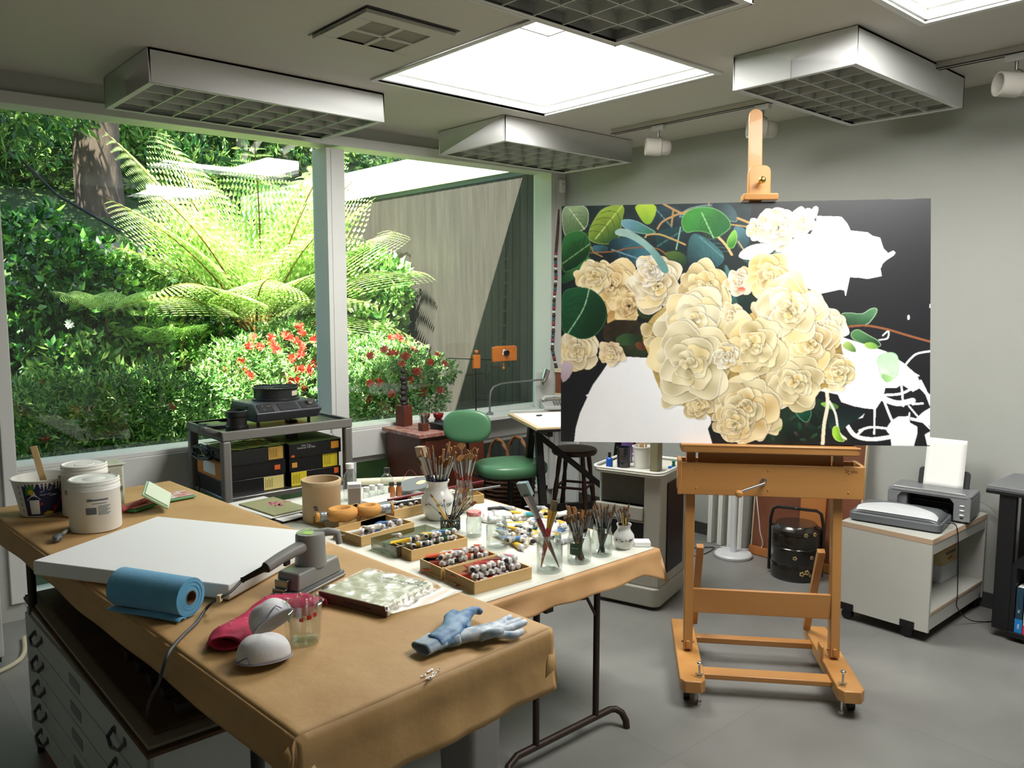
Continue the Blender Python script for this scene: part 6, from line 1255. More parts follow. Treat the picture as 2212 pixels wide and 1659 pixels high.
# bandana, masks, measuring cup
M_ban = mat('pink_bandana', 'c02a54', 0.8, color2='b02048', scale=40)
ba = thing('folded_bandana', 'crumpled magenta paisley bandana under the white dust masks', 'cloth', FG(560, 1365)); o0 = Vector(ba.location); ctr = [FG(485, 1405), FG(500, 1380), FG(530, 1355), FG(560, 1330), FG(595, 1312), FG(640, 1305), FG(690, 1322)]
def banf(u, v):
    i = u*(len(ctr)-1); k = min(len(ctr)-2, int(i)); p = ctr[k].lerp(ctr[k+1], i-k)-o0; d = (ctr[min(k+1, len(ctr)-1)]-ctr[max(0, k-1)]); n = Vector((-d.y, d.x, 0)).normalized()
    w = 0.042+0.012*math.sin(u*9); a = PI*v; return p+n*(w*math.cos(a))+Vector((0, 0, 0.003+(0.030+0.006*math.sin(u*13))*math.sin(a)+0.003*noise.noise(Vector((u*12, v*6, 0)))))
MB().grid(60, 22, banf).build('cloth', M_ban, ba, solid=0.002, sharp=120)
def foldf(u, v):
    a = 2*PI*u; p = FG(487, 1407)-o0; r = 1-0.25*v; d = Vector((0.75, 0.65, 0)); return p+Vector((0.030*math.cos(a)*r, -0.022*math.cos(a)*r, 0.020+0.018*math.sin(a)*r))+d*(0.045*v)
MB().grid(28, 6, foldf).build('rolled_end', M_ban, ba, solid=0.003)
m = MB(); random.seed(9)
for k in range(46):
    u = random.uniform(0.08, 0.97); v = random.uniform(0.15, 0.7); p = Vector(banf(u, v)); q_ = Vector(banf(u+0.006, v)); r_ = Vector(banf(u, v+0.03)); nn = (q_-p).cross(r_-p).normalized(); 
    if nn.z < 0: nn = -nn
    sz_ = random.uniform(0.0025, 0.006); X_ = (q_-p).normalized(); Y_ = nn.cross(X_)
    m.tube([p+nn*0.0018+X_*sz_*math.cos(t)+Y_*sz_*math.sin(t)*0.8 for t in [0.9*j for j in range(7)]], 0.0005, 4)
o = m.build('paisley_print', mat('paisley_pink', 'd898a8', 0.8), ba); o['kind'] = 'stuff'
def mask(name, label, P, rz, tilt, flat=1.0):
    t = thing(name, label, 'dust mask', P, group='white dust masks'); t.rotation_euler = (tilt[0], tilt[1], rz); Mk = mat('mask_white', 'd4d4d6', 0.75, bump=0.1, bscale=80)
    def f(u, v):
        a = 2*PI*u; r = math.sin(v*PI/2)**0.8; z = math.cos(v*PI/2)**0.72; return (0.062*r*math.cos(a)*(1+0.08*math.cos(a)), 0.052*r*math.sin(a), 0.056*z+0.003*math.sin(3*a)*r*(1-r)*2)
    MB().grid(40, 18, f).build('cup', Mk, t, solid=0.002, sharp=180)
    m = MB(); m.tube([(0.0645*math.cos(a)*(1+0.08*math.cos(a)), 0.054*math.sin(a), 0.001) for a in [2*PI*i/40 for i in range(41)]], 0.0013, 5); m.build('rim', mat('mask_rim', '9a9cb4', 0.7), t)
    m = MB(); m.tube([(-0.058, -0.02, 0.004), (-0.05, -0.038, 0.012), (-0.035, -0.045, 0.020), (-0.03, -0.052, 0.006)], 0.0012, 5); m.build('elastic_strap', mat('strap_blue', '404a78', 0.7), t)
    return t
q = FG(592, 1392); mask('dust_mask', 'white dust mask standing behind on the magenta bandana', (q.x+0.005, q.y+0.01, WZ+0.052), 0.6, (-0.75, 0.3))
q = FG(566, 1430); k_ = mask('dust_mask', 'white moulded dust mask with orange print in front of the other mask', (q.x, q.y, WZ+0.010), -0.35, (-0.12, 0.0)); text_mesh('mask_print', 'N95', 0.012, mat('orange_print', 'd86a4c', 0.6), k_, (0.043, -0.026, 0.026), (0.9, 0.35, 0.5))
q = FG(660, 1384); mc = thing('measuring_cup', 'clear glass measuring cup with red marks beside the masks', 'measuring cup', (q.x, q.y, WZ+0.001), math.radians(10))
MB().lathe([(0, 0), (0.034, 0), (0.037, 0.006), (0.044, 0.095), (0.047, 0.102), (0.044, 0.103), (0.041, 0.095), (0.034, 0.008), (0, 0.006)], 44).build('glass_body', M_jar, mc)
m = MB(); m.tube([(-0.042, -0.008, 0.088), (-0.058, -0.014, 0.086), (-0.066, -0.018, 0.066), (-0.062, -0.016, 0.036), (-0.048, -0.01, 0.018), (-0.036, -0.006, 0.016)], 0.005, 10, flat=1.4); m.build('glass_handle', M_jar, mc)
m = MB()
for a in (0.3, 1.2, 2.2): m.ball((0.046*math.cos(a), 0.046*math.sin(a), 0.104), 0.008, (1.2, 1, .8), 10)
m.build('pouring_lips', M_jar, mc)
b = MB(); a0 = math.atan2(-q.y, -q.x)-math.radians(10)
for (x0, x1, z0, z1) in ((0.004, 0.016, 0.070, 0.080), (-0.014, -0.004, 0.066, 0.074), (0.020, 0.030, 0.074, 0.084)): b.grid(4, 2, lambda u, v: ((0.0435)*math.cos(a0+(x0+(x1-x0)*u)/0.043), (0.0435)*math.sin(a0+(x0+(x1-x0)*u)/0.043), z0+(z1-z0)*v))
b.build('red_marks', mat('red_marks', 'c82820', 0.5), mc)
# gloves
def glove(name, label, pts_edges, P, mm, cuff):
    t = thing(name, label, 'glove', P, group='blue work gloves'); V, E, Rd = pts_edges
    me = bpy.data.meshes.new('glove_hand'); me.from_pydata([tuple(Vector(v)) for v in V], E, []); o = bpy.data.objects.new('glove_hand', me); COL.objects.link(o); o.parent = t; me.materials.append(mm)
    sk_ = o.modifiers.new('skin', 'SKIN'); sk_.use_smooth_shade = True
    for i, r in enumerate(Rd): me.skin_vertices[0].data[i].radius = r
    me.skin_vertices[0].data[0].use_root = True
    sb = o.modifiers.new('sub', 'SUBSURF'); sb.levels = 2; sb.render_levels = 2
    c0, c1, w0, w1 = cuff; c0 = Vector(c0); c1 = Vector(c1); d = (c1-c0); n = Vector((-d.y, d.x, 0)).normalized()
    def cf(u, v):
        a = 2*PI*u; p = c0.lerp(c1, v); w = w0+(w1-w0)*v; return p+n*(w*math.cos(a))+Vector((0, 0, max(-p.z+0.001, (0.014+0.003*math.sin(a*3+1))*math.sin(a))))
    MB().grid(32, 8, cf).build('cuff', mat('glove_blue', '2c5a80', 0.45, color2='c0ccd0', scale=22, detail=8), t, solid=0.0018, sharp=120); return t
def mglove(name, a, b): return mat(name, a, 0.5, color2=b, scale=38, detail=7)
o0 = FG(950, 1385); L_ = lambda x, y, z: hitz(x, y, WZ+0.001+z)-o0
V = [L_(960, 1378, 0.022), L_(990, 1350, 0.030), L_(1000, 1333, 0.032), L_(1018, 1320, 0.028), L_(1030, 1317, 0.024), L_(1043, 1324, 0.020), L_(970, 1335, 0.024), L_(985, 1322, 0.02), L_(1008, 1350, 0.024), L_(1012, 1362, 0.02), L_(935, 1390, 0.018)]
E = [(0, 1), (1, 2), (2, 3), (3, 4), (4, 5), (1, 6), (6, 7), (1, 8), (8, 9), (0, 10)]
glove('work_glove', 'blue work glove with white paint, cuff toward the camera, lying over the other', (V, E, [(0.036, 0.020), (0.032, 0.019), (0.024, 0.016), (0.013, 0.013), (0.0115, 0.0115), (0.010, 0.010), (0.020, 0.014), (0.014, 0.012), (0.018, 0.014), (0.013, 0.011), (0.036, 0.018)]), o0, mglove('glove_mix_a', '1f5282', '7ca0bc'), (L_(908, 1402, 0.014), L_(945, 1382, 0.02), 0.034, 0.038))
o0 = FG(1030, 1375)
V = [L_(1010, 1372, 0.018), L_(1045, 1366, 0.020), L_(1070, 1355, 0.020), L_(1088, 1342, 0.018), L_(1106, 1332, 0.017), L_(1092, 1350, 0.018), L_(1126, 1338, 0.016), L_(1092, 1360, 0.017), L_(1120, 1350, 0.016), L_(1138, 1342, 0.016), L_(1085, 1372, 0.014), L_(1110, 1372, 0.013), L_(1132, 1362, 0.013), L_(1060, 1368, 0.034), L_(1078, 1364, 0.036), L_(1088, 1361, 0.034), L_(985, 1378, 0.014)]
E = [(0, 1), (1, 2), (2, 3), (3, 4), (2, 5), (5, 6), (2, 7), (7, 8), (8, 9), (1, 10), (10, 11), (11, 12), (1, 13), (13, 14), (14, 15), (0, 16)]
glove('work_glove', 'white-smeared blue work glove lying palm up with spread fingers', (V, E, [(0.030, 0.016), (0.032, 0.016), (0.026, 0.014), (0.011, 0.0105), (0.0095, 0.0095), (0.0105, 0.010), (0.009, 0.009), (0.011, 0.010), (0.010, 0.0095), (0.009, 0.009), (0.013, 0.011), (0.0105, 0.010), (0.009, 0.009), (0.012, 0.011), (0.0115, 0.011), (0.010, 0.010), (0.028, 0.014)]), o0, mglove('glove_mix_b', 'd4d8da', '6c8ca8'), (L_(960, 1384, 0.014), L_(990, 1378, 0.016), 0.028, 0.029))
# flat file under the table
M_file = mat('flat_file_paint', 'b4bab6', 0.5, var=0.06, scale=4); ff = thing('flat_file_cabinet', 'pale metal flat file with grey handles under the left side of the worktable', 'drawer cabinet', (0.64, 2.18, 0), math.radians(1.2)); FH = 0.585; FL_ = 1.42; FD = 0.78
MB().bb((0.004, 0.0, 0.085), (FD, FL_, FH)).build('body', M_file, ff, bevel=0.003)
MB().bb((0.02, 0.02, 0.0), (FD-0.02, FL_-0.02, 0.085)).build('base', mat('rust_wood', '7a4420', 0.6), ff)
for k in range(5):
    z1 = FH-0.012-0.098*k; dr = MB().bb((-0.008, 0.03, z1-0.092), (0.004, FL_-0.03, z1)).build('drawer', M_file, ff, bevel=0.002)
    for y in (0.24, FL_-0.24):
        m = MB(); zc = z1-0.045; m.tube([(-0.008, y-0.055, zc+0.014), (-0.028, y-0.05, zc-0.006), (-0.034, y, zc-0.016), (-0.028, y+0.05, zc-0.006), (-0.008, y+0.055, zc+0.014)], 0.0045, 8, flat=1.6); m.bb((-0.011, y-0.052, zc+0.0), (-0.008, y-0.036, zc+0.022)); m.bb((-0.011, y+0.036, zc+0.0), (-0.008, y+0.052, zc+0.022)); m.build('handle', mat('handle_grey', '4c5052', 0.45), dr)
    m = MB(); m.bb((-0.010, FL_/2-0.06, z1-0.065), (-0.0085, FL_/2+0.06, z1-0.028)); m.build('label_holder', mat('label_holder', '7c8280', 0.5), dr)
M_card = mat('dark_cardboard', '5c4024', 0.8, color2='463018', scale=6)
for k, (x0, y0, x1, y1, z, h, rz_, col, lab) in enumerate(((0.62, 2.15, 1.36, 3.68, FH+0.002, 0.012, 1.5, 0, 'brown cardboard sheet lowest on the flat file'), (0.63, 2.17, 1.30, 3.62, FH+0.015, 0.010, 0.6, 1, 'pale-edged board second from below on the flat file'), (0.66, 2.22, 1.34, 3.64, FH+0.026, 0.012, 1.3, 0, 'dark brown board topmost on the flat file'))):
    o = MB().bb((x0, y0, 0), (x1, y1, h)).build('storage_board', [M_card, mat('grey_board', '8c8470', 0.8), M_card][k], bevel=0.001); o.location = (0, 0, z); tag(o, lab, 'board', 'boards stored on the flat file')
for k in range(5):
    o = MB().bb((0.70, 0, 0), (1.40, 0.035, 0.03)).build('wood_slat', mat('dark_slat', '2c1c10', 0.7)); o.location = (0.04, 2.26+0.10*k, FH+0.039); o.rotation_euler = (0, 0, 0.02*k); tag(o, 'dark wooden slat lying crosswise on the boards under the worktable, %s from the camera' % ['first', 'second', 'third', 'fourth', 'fifth'][k], 'slat', 'dark slats on the flat file boards')
for k, (y, w, h, lab) in enumerate(((2.86, 0.34, 0.12, 'black box on the boards under the worktable, nearer one'), (3.24, 0.36, 0.2, 'black box on the boards under the worktable, farther one'))):
    o = MB().bb((0.0, 0, 0), (0.5, w, h)).build('black_box', M_black, bevel=0.004); o.location = (0.76, y, FH+0.039); tag(o, lab, 'box', 'black boxes under the worktable')
# waste bin
q = hitz(1012, 1600, 0.30); wbn = thing('waste_bin', 'grey plastic waste bin under the corner of the foreground worktable', 'bin', (q.x+0.03, q.y+0.03, 0), 0.3); m = MB()
P = rpoly(0.20, 0.16, 0.03); n = len(P)
def ring(sc, z): return [m.bm.verts.new((x*sc, y*sc, z)) for x, y in P]
rs = [ring(0.82, 0.0), ring(0.99, 0.46), ring(1.03, 0.462), ring(1.03, 0.48), ring(0.98, 0.48), ring(0.80, 0.01)]
for a, b in zip(rs, rs[1:]):
    for i in range(n): m.bm.faces.new((a[i], a[(i+1) % n], b[(i+1) % n], b[i]))
m.bm.faces.new(rs[0][::-1]); m.bm.faces.new(rs[-1]); m.build('body', mat('bin_grey', '6c6a66', 0.55), wbn)
# white cupboard at the far left and hose
o0 = hitz(30, 1305, 0.0); lc = thing('white_cupboard', 'white cupboard at the left edge behind the worktable', 'cupboard', (0.25, 4.55, 0)); 
MB().bb((-0.45, 0, 0.03), (0.42, 0.5, 0.86)).build('body', M_trim, lc, bevel=0.006); MB().bb((0.0, -0.012, 0.06), (0.40, 0, 0.84)).build('door', M_trim, lc, bevel=0.004); MB().bb((-0.43, -0.012, 0.06), (-0.01, 0, 0.84)).build('door', M_trim, lc, bevel=0.004); m = MB(); m.bb((-0.44, 0.02, 0), (0.41, 0.5, 0.03)); m.build('plinth', M_dark, lc)
wire('cream_hose', 'cream hose curving on the floor before the white cupboard', [(-0.3, 4.40, 0.012), (0.1, 4.3, 0.012), (0.45, 4.36, 0.012), (0.72, 4.5, 0.012), (0.8, 4.8, 0.012)], 0.011, mat('cream_rubber', 'b8b094', 0.6), 'hose')
# ================================================================ folding table with the painter's tools
TZ = 0.720
def TF(x, y, z=0.0): return hitz(x, y, TZ+0.0015+z)
ft = thing('folding_table', 'folding table with bent tubular steel legs behind the worktable', 'table', (1.58, 2.15, 0))
MB().bb((0, 0, TZ-0.038), (1.16, 1.86, TZ-0.003)).build('tabletop', M_darkwood, ft, bevel=0.003)
M_leg = mat('brown_steel_tube', '33261f', 0.4, metal=0.4)
def uleg(y0):
    for x in (0.46, 0.80): MB().cyl((x, y0, 0.075), (x, y0, TZ-0.04), 0.0135, n=14).build('leg', M_leg, ft)
    m = MB(); m.tube([(0.20, y0-0.13, 0.013), (0.235, y0-0.07, 0.035), (0.30, y0-0.02, 0.065), (0.36, y0, 0.075), (0.89, y0, 0.075), (0.915, y0-0.01, 0.072), (0.93, y0-0.03, 0.06), (0.935, y0-0.05, 0.03), (0.935, y0-0.055, 0.0)], 0.0145, 12); m.build('foot_bar', M_leg, ft)
    m = MB(); m.tube([(0.63, y0+0.25, TZ-0.045), (0.60, y0+0.10, 0.60), (0.52, y0+0.0, 0.62)], 0.008, 8); m.tube([(0.52, y0, 0.63), (0.63, y0, 0.62), (0.74, y0, 0.60), (0.79, y0, 0.52)], 0.007, 8); m.bb((0.50, y0-0.01, 0.60), (0.54, y0+0.012, 0.66)); m.build('lock_brace', M_leg, ft)
uleg(0.0+0.005); uleg(1.55)
# kraft paper with skirt, then white paper on top
m = MB()
def ktop(u, v): return (1.56+1.20*u, 2.135+1.89*v, TZ-0.002+0.0008*noise.noise(Vector((u*6, v*9, 0))))
m.grid(40, 50, ktop)
def ksk(u, v):
    x = 1.56+1.20*u; dr = 0.085+0.014*noise.noise(Vector((u*6, 3, 0)))+0.05*max(0, u-0.88)/0.12; return (x, 2.135-0.006*min(1, v*6)-0.024*v*v+0.02*v*noise.noise(Vector((u*8, 1, v))), TZ-0.002-dr*v)
m.grid(60, 10, ksk)
def ksr(u, v):
    y = 2.135+1.89*u; dr = 0.11+0.03*noise.noise(Vector((u*9, 7, 0)))-0.04*min(1, u*4); return (2.76+0.006*min(1, v*6)+0.030*v*v+0.025*v*noise.noise(Vector((u*14, 4, v))), y, TZ-0.002-dr*v)
m.grid(60, 10, ksr)
q = [m.bm.verts.new(p) for p in ((2.76, 2.135, TZ-0.003), (2.735, 2.11, TZ-0.12), (2.785, 2.10, TZ-0.155), (2.80, 2.16, TZ-0.13))]; m.bm.faces.new((q[0], q[1], q[2])); m.bm.faces.new((q[0], q[2], q[3]))
o = m.build('kraft_paper_cover', mat('light_kraft', 'bb9262', 0.65, color2='ad8456', scale=6, bump=0.12, bscale=9), solid=0.0008, sharp=60); tag(o, 'brown kraft paper hanging over the edges of the folding table', 'paper')
def wpf(u, v):
    x = 1.57+1.175*u; y = 2.150+1.86*v; return (x, y, TZ+0.0008+0.0005*noise.noise(Vector((u*9, v*9, 2))))
o = MB().grid(30, 30, wpf).build('white_table_paper', mat('white_table_paper', 'cfcfc2', 0.75, var=0.06, scale=5), solid=0.0008); tag(o, 'white paper sheet over the brown paper on the folding table', 'paper')
# wooden trays
def tray(name, label, A, B, Cc, h, mm, th=0.006, div=None, cat='tray', group='shallow wooden trays'):
    A, B, Cc = TF(*A), TF(*B), TF(*Cc); u = B-A; a = math.atan2(u.y, u.x); L = u.length; D = max(0.10, (Cc-A).length)
    t = thing(name, label, cat, (A.x, A.y, TZ+0.0022), a, group); m = MB()
    m.bb((0, 0, 0), (L, D, 0.005)); m.build('bottom', mm, t)
    m = MB(); m.bb((0, 0, 0.0051), (L, th, h)); m.bb((0, D-th, 0.0051), (L, D, h)); m.bb((0, th, 0.0051), (th, D-th, h)); m.bb((L-th, th, 0.0051), (L, D-th, h)); m.build('sides', mm, t, bevel=0.001)
    if div:
        m = MB(); m.bb((L*div, th, 0.0051), (L*div+0.004, D-th, h*0.9)); m.build('divider', mm, t)
    return t, L, D
M_tray = mat('balsa_wood', 'cdac76', 0.6, color2='bf9c66', scale=7, stretch=(0.2, 1, 1))
TA = tray('wooden_tray', 'wooden tray of red paint tubes, nearest the table edge', (1025.6, 1285.3), (1149, 1250.4), (960, 1254), 0.047, M_tray)
TB = tray('wooden_tray', 'wooden tray of orange and yellow paint tubes behind the red one', (954, 1254), (1075, 1222), (893, 1236), 0.047, M_tray)
TC = tray('wooden_tray', 'wooden tray of green and grey tubes, third from the table edge', (889, 1213), (1010, 1183), (855, 1190), 0.045, M_tray)
TD = tray('wooden_tray', 'wooden tray with blue-banded tubes and a divider', (781, 1181.6), (895, 1148), (730, 1160), 0.045, M_tray, div=0.0)
TE = tray('wooden_tray', 'wooden tray under the foam brush rest beside the crock', (733, 1150), (833, 1122), (682, 1130), 0.045, M_tray)
TF_ = tray('wooden_tray', 'wooden tray of grey tubes between the foam rest and the white vase', (852, 1125), (930, 1106), (812, 1108), 0.05, M_tray)
TG = tray('wooden_tray', 'small empty wooden tray behind the glass of brushes', (1000, 1092), (1046, 1086), (985, 1078), 0.045, M_tray)
TP = tray('plastic_bin', 'low translucent plastic bin between the wooden trays', (856, 1207), (975, 1175), (800, 1186), 0.05, mat_glass('translucent_bin', 'd0d6c8', gloss=1.5, rough=0.25, dirt=0.22), 0.002, cat='bin', group='translucent bin')
# paint tubes
def make_tube(name, body, capc, label, r=0.0115, L=0.085, group=None):
    t = thing(name, label, 'paint tube', (0, 0, 0), group=group)
    def f(u, v):
        a = 2*PI*u; k = 1-v; fl = max(0.12, 1-v*0.88); w = r*(1+0.35*v); return (v*L, w*math.cos(a), r*fl*math.sin(a))
    m = MB(); m.grid(14, 6, f); m.build('tube_body', mat('tube_'+body, body, 0.35, spec=0.6), t, sharp=120)
    MB().lathe([(r, 0.0), (r*1.02, -0.003), (r*0.5, -0.008), (r*0.45, -0.012)], 14, Matrix.Rotation(PI/2, 4, 'Y')).build('metal_shoulder', mat('tube_metal', 'ccc8c4', 0.4), t)
    MB().lathe([(r*0.55, -0.008), (r*0.66, -0.010), (r*0.60, -0.019), (0, -0.020)], 14, Matrix.Rotation(PI/2, 4, 'Y')).build('cap', mat('cap_'+capc, capc, 0.4), t); return t
protos = {}
NAMES = {'b02820': 'red', 'c8502c': 'orange', 'd8b028': 'yellow', 'b8bcc0': 'silver', '7c3c30': 'brown', '3c6c50': 'green', '8a9098': 'grey', '4c7cb0': 'blue', 'e0e0dc': 'white', 'd890a0': 'pink', '2c8a90': 'teal', '2c2c30': 'black'}
def put_tubes(tr, cols, n, seed, where, layers=2, big=1.0):
    t, L, D = tr; r_ = random.Random(seed); Mt = Matrix.Translation(t.location) @ Matrix.Rotation(t.rotation_euler.z, 4, 'Z')
    for k in range(n):
        body, cap = r_.choice(cols), r_.choice(['dcdcd8', 'dcdcd8', 'ccccc8', 'd8c8c4', '1c1c1e'])
        col = k % max(1, int(n/layers)); lay = k // max(1, int(n/layers)); nn = max(1, int(n/layers))
        key = (body, cap, where); ln = 0.085*big; margin = 0.022
        x = margin+(L-2*margin)*((col+0.5)/nn)+r_.uniform(-.006, .006); y0 = D*0.18+r_.uniform(0, 0.02)+0.01*lay
        lab = '%s paint tube with a %s cap in %s' % (NAMES[body], 'black' if cap == '1c1c1e' else 'pale', where)
        if key not in protos: o = make_tube('paint_tube', body, cap, lab, group='paint tubes in '+where); protos[key] = o
        else: o = copy_tree(protos[key])
        a = PI/2+r_.uniform(-.9, .9); p = Mt @ Vector((x, y0, 0.024+0.023*lay)); o.location = p; o.rotation_euler = (r_.uniform(-.3, .3), 0.16+r_.uniform(-.05, .05), t.rotation_euler.z+a); o.scale = (big*min(1, (D-0.03)/0.10),)*3 if D < 0.13 else (big,)*3
put_tubes(TA, ['b02820', 'b02820', 'd890a0', '7c3c30', 'b8bcc0'], 27, 1, 'the nearest tray', 3, 1.15); put_tubes(TB, ['c8502c', 'd8b028', 'e0e0dc', 'b02820', 'b8bcc0'], 24, 2, 'the second tray', 3, 1.1)
put_tubes(TC, ['3c6c50', '8a9098', 'd8b028', '4c7cb0', 'b8bcc0'], 21, 3, 'the third tray', 3, 1.0); put_tubes(TD, ['4c7cb0', 'e0e0dc', '8a9098'], 10, 4, 'the divided tray', 2, 1.25)
put_tubes(TF_, ['8a9098', 'b8bcc0', '2c2c30'], 9, 6, 'the tray before the white vase', 2, 0.95); put_tubes(TE, ['8a9098', 'e0e0dc', '7c3c30'], 6, 7, 'the tray under the foam rest', 2, 1.0); put_tubes(TP, ['8a9098', '3c6c50', 'b8bcc0'], 7, 8, 'the translucent bin', 2, 1.05)
# loose pile of tubes at the right
r_ = random.Random(21)
for k in range(56):
    body = r_.choice(['e0e0dc', 'e0e0dc', 'e0e0dc', 'b8bcc0', '4c7cb0', '2c8a90', 'd8b028', '8a9098']); cap = r_.choice(['c8c8c4', 'c8c8c4', '1c1c1e'])
    if k < 5: body = 'd8b028'; px_, py_ = 1125+k*10, 1188-k*7
    else: px_, py_ = r_.uniform(1085, 1220), r_.uniform(1098, 1185)
    key = (body, cap, 'pile'); lab = '%s paint tube with a %s cap in the loose pile' % (NAMES[body], 'black' if cap == '1c1c1e' else 'pale')
    if key not in protos: o = make_tube('paint_tube', body, cap, lab, group='loose pile of paint tubes'); protos[key] = o
    else: o = copy_tree(protos[key])
    q = TF(px_, py_); o.location = (q.x, q.y, TZ+0.0145+(0.018 if k % 3 == 0 and k > 5 else 0)); o.rotation_euler = (r_.uniform(-.4, .4), 0.05, math.radians(50)+r_.uniform(-1.2, 1.2)); s_ = r_.uniform(1.0, 1.35) if k > 5 else 1.35; o.scale = (s_,)*3
# jars, vases, brushes
def jar(name, label, P, r, h, cat='jar', mm=None, parent_parts=None, group=None):
    t = thing(name, label, cat, P, group=group); MB().lathe([(0, 0.0), (r*0.88, 0.0), (r, r*0.14), (r, h*0.72), (r*0.93, h*0.80), (r*0.84, h*0.84), (r*0.84, h*0.97), (r*0.87, h*0.98), (r*0.86, h), (r*0.80, h), (r*0.78, h*0.85), (r*0.94, h*0.70), (r*0.94, r*0.2), (r*0.84, 0.006), (0, 0.006)], 36).build('glass', mm or M_jar, t)
    m = MB()
    for z in (0.865, 0.905, 0.945): m.tube([(r*0.865*math.cos(a), r*0.865*math.sin(a), h*z) for a in [2*PI*i/30 for i in range(31)]], r*0.025, 5)
    m.build('thread_ring', mm or M_jar, t); return t
def vase(name, label, P, r, h, marks=True):
    t = thing(name, label, 'vase', P); MB().lathe([(0, 0), (r*0.60, 0), (r*0.72, h*0.05), (r*0.97, h*0.28), (r, h*0.42), (r*0.93, h*0.58), (r*0.66, h*0.74), (r*0.60, h*0.80), (r*0.60, h*0.90), (r*0.70, h*0.97), (r*0.70, h), (r*0.62, h*0.985), (r*0.54, h*0.88), (r*0.55, h*0.78), (r*0.85, h*0.6), (r*0.9, h*0.4), (r*0.6, h*0.06), (0, h*0.05)], 40).build('body', mat('white_glaze', 'cfcfca', 0.22, coat=0.5, var=0.04, scale=12), t)
    m = MB(); a0 = math.atan2(-t.location.y, -t.location.x); rr = lambda z: r*(1.003 if 0.33 < z < 0.5 else 0.985)
    random.seed(int(h*1000))
    for k in range(9): a = a0+random.uniform(-.9, .9); z = random.uniform(0.36, 0.46); m.ball((r*0.995*math.cos(a), r*0.995*math.sin(a), h*z), 0.0022+0.0015*random.random(), (1, 1, 1), 6)
    for k in range(3): a = a0+0.35+0.1*k; m.tube([(r*1.0*math.cos(a+0.12*j), r*1.0*math.sin(a+0.12*j), h*(0.40+0.03*k+0.012*math.sin(j*2))) for j in range(5)], 0.0011, 4)
    m.build('brushed_mark', mat('ink_mark', '20222c', 0.5), t); return t
BM = {}
def make_brush(kind, L, handle, label, group):
    t = thing('paintbrush', label, 'brush', (0, 0, 0), group=group); hl = L*0.60; fl = L*0.27; bl_ = L*0.13 if kind in ('fan', 'big', 'flat') else L*0.10; w = {'round': .0045, 'flat': .007, 'big': .020, 'fan': .006, 'thin': .003}[kind]
    MB().tube([(0, 0, 0), (0, 0, hl*0.5), (0, 0, hl*0.9), (0, 0, hl)], 0.004, 8, rs=[.0018, .0042 if kind != 'big' else .010, .0052 if kind != 'big' else .012, .0035 if kind != 'big' else .011]).build('handle', mat('handle_'+handle, handle, 0.25, coat=0.4), t)
    f = MB(); f.lathe([(0.0034 if kind != 'big' else 0.011, 0), (w if kind != 'fan' else 0.005, fl)], 12, Matrix.Translation((0, 0, hl-0.002))); f.build('ferrule', M_steel if handle != 'c8a050' else M_brass, t)
    z0 = hl+fl-0.003
    if kind == 'fan':
        m = MB(); m.prism([(-0.005, 0), (0.005, 0)]+[(0.030*math.sin(a), 0.030*math.cos(a)+0.004) for a in [0.95-0.19*i for i in range(11)]], -0.0012, 0.0012, Matrix.Translation((0, 0, z0)) @ Matrix.Rotation(PI/2, 4, 'X'))
    elif kind in ('flat', 'big'):
        m = MB(); wd = w*1.15 if kind == 'flat' else w*1.25; m.box((0, 0, z0+bl_/2), (wd*2, w*0.9, bl_+0.006), taper=0.98)
    else: m = MB().lathe([(w*0.9, 0), (w*1.15, bl_*0.4), (w*0.6, bl_*0.85), (0, bl_)], 10, Matrix.Translation((0, 0, z0)))
    bc = {'round': '7a5630', 'flat': '94663a', 'big': '8fa4a4', 'fan': '9a6c38', 'thin': '6c5034'}[kind]
    m.build('bristles', mat('bristle_'+bc, bc, 0.8, color2='5c3c20' if kind != 'big' else '6c8488', scale=120, stretch=(1, 1, 0.1)), t); return t
def bunch(P, n, spread, r_in, kinds, handles, L, seed, where, lo=0.006, rin2=None, rim_h=0.1):
    "brushes standing handle down, fanning out over the rim"
    r_ = random.Random(seed)
    for k in range(n):
        kd, hd = r_.choice(kinds), r_.choice(handles); HN = {'141416': 'black', '8c1c1c': 'red', 'c8a050': 'pale', '1c2c5c': 'blue', '5c3018': 'brown'}
        LL = L*r_.uniform(0.85, 1.12); key = (kd, hd, where); lab = '%s brush with a %s handle in %s' % ({'round': 'round', 'flat': 'flat', 'fan': 'fan-shaped', 'thin': 'thin', 'big': 'broad'}[kd], HN[hd], where)
        if key not in BM: o = make_brush(kd, L, hd, lab, 'paintbrushes in '+where); BM[key] = o
        else: o = copy_tree(BM[key])
        a = r_.random()*2*PI; b0 = Vector((r_in*0.6*r_.random()*math.cos(a+2.6), r_in*0.6*r_.random()*math.sin(a+2.6), lo)); rr = r_in*r_.uniform(0.35, 0.95); top = Vector((rr*math.cos(a), rr*math.sin(a), rim_h)); d = (top-b0).normalized()
        d = (d+Vector((0, 0, spread))).normalized(); o.location = Vector(P)+b0; o.rotation_mode = 'QUATERNION'; o.rotation_quaternion = d.to_track_quat('Z', 'Y') @ Euler((0, 0, r_.random()*3)).to_quaternion(); s_ = LL/L; o.scale = (1, 1, s_)
cp = TF(700, 1125); ck = thing('stoneware_crock', 'tan stoneware crock standing at the near left of the folding table', 'crock', (cp.x+0.0, cp.y+0.02, TZ+0.0022)); R = 0.092; H = 0.205
MB().lathe([(0, 0), (R*0.93, 0), (R, 0.01), (R, H-0.035), (R*1.03, H-0.03), (R*1.05, H-0.02), (R*1.05, H-0.004), (R*1.02, H), (R*0.94, H), (R*0.92, H-0.01), (R*0.92, 0.02), (0, 0.02)], 44).build('body', mat('stoneware', 'c0a884', 0.55, var=0.08, scale=18), ck)
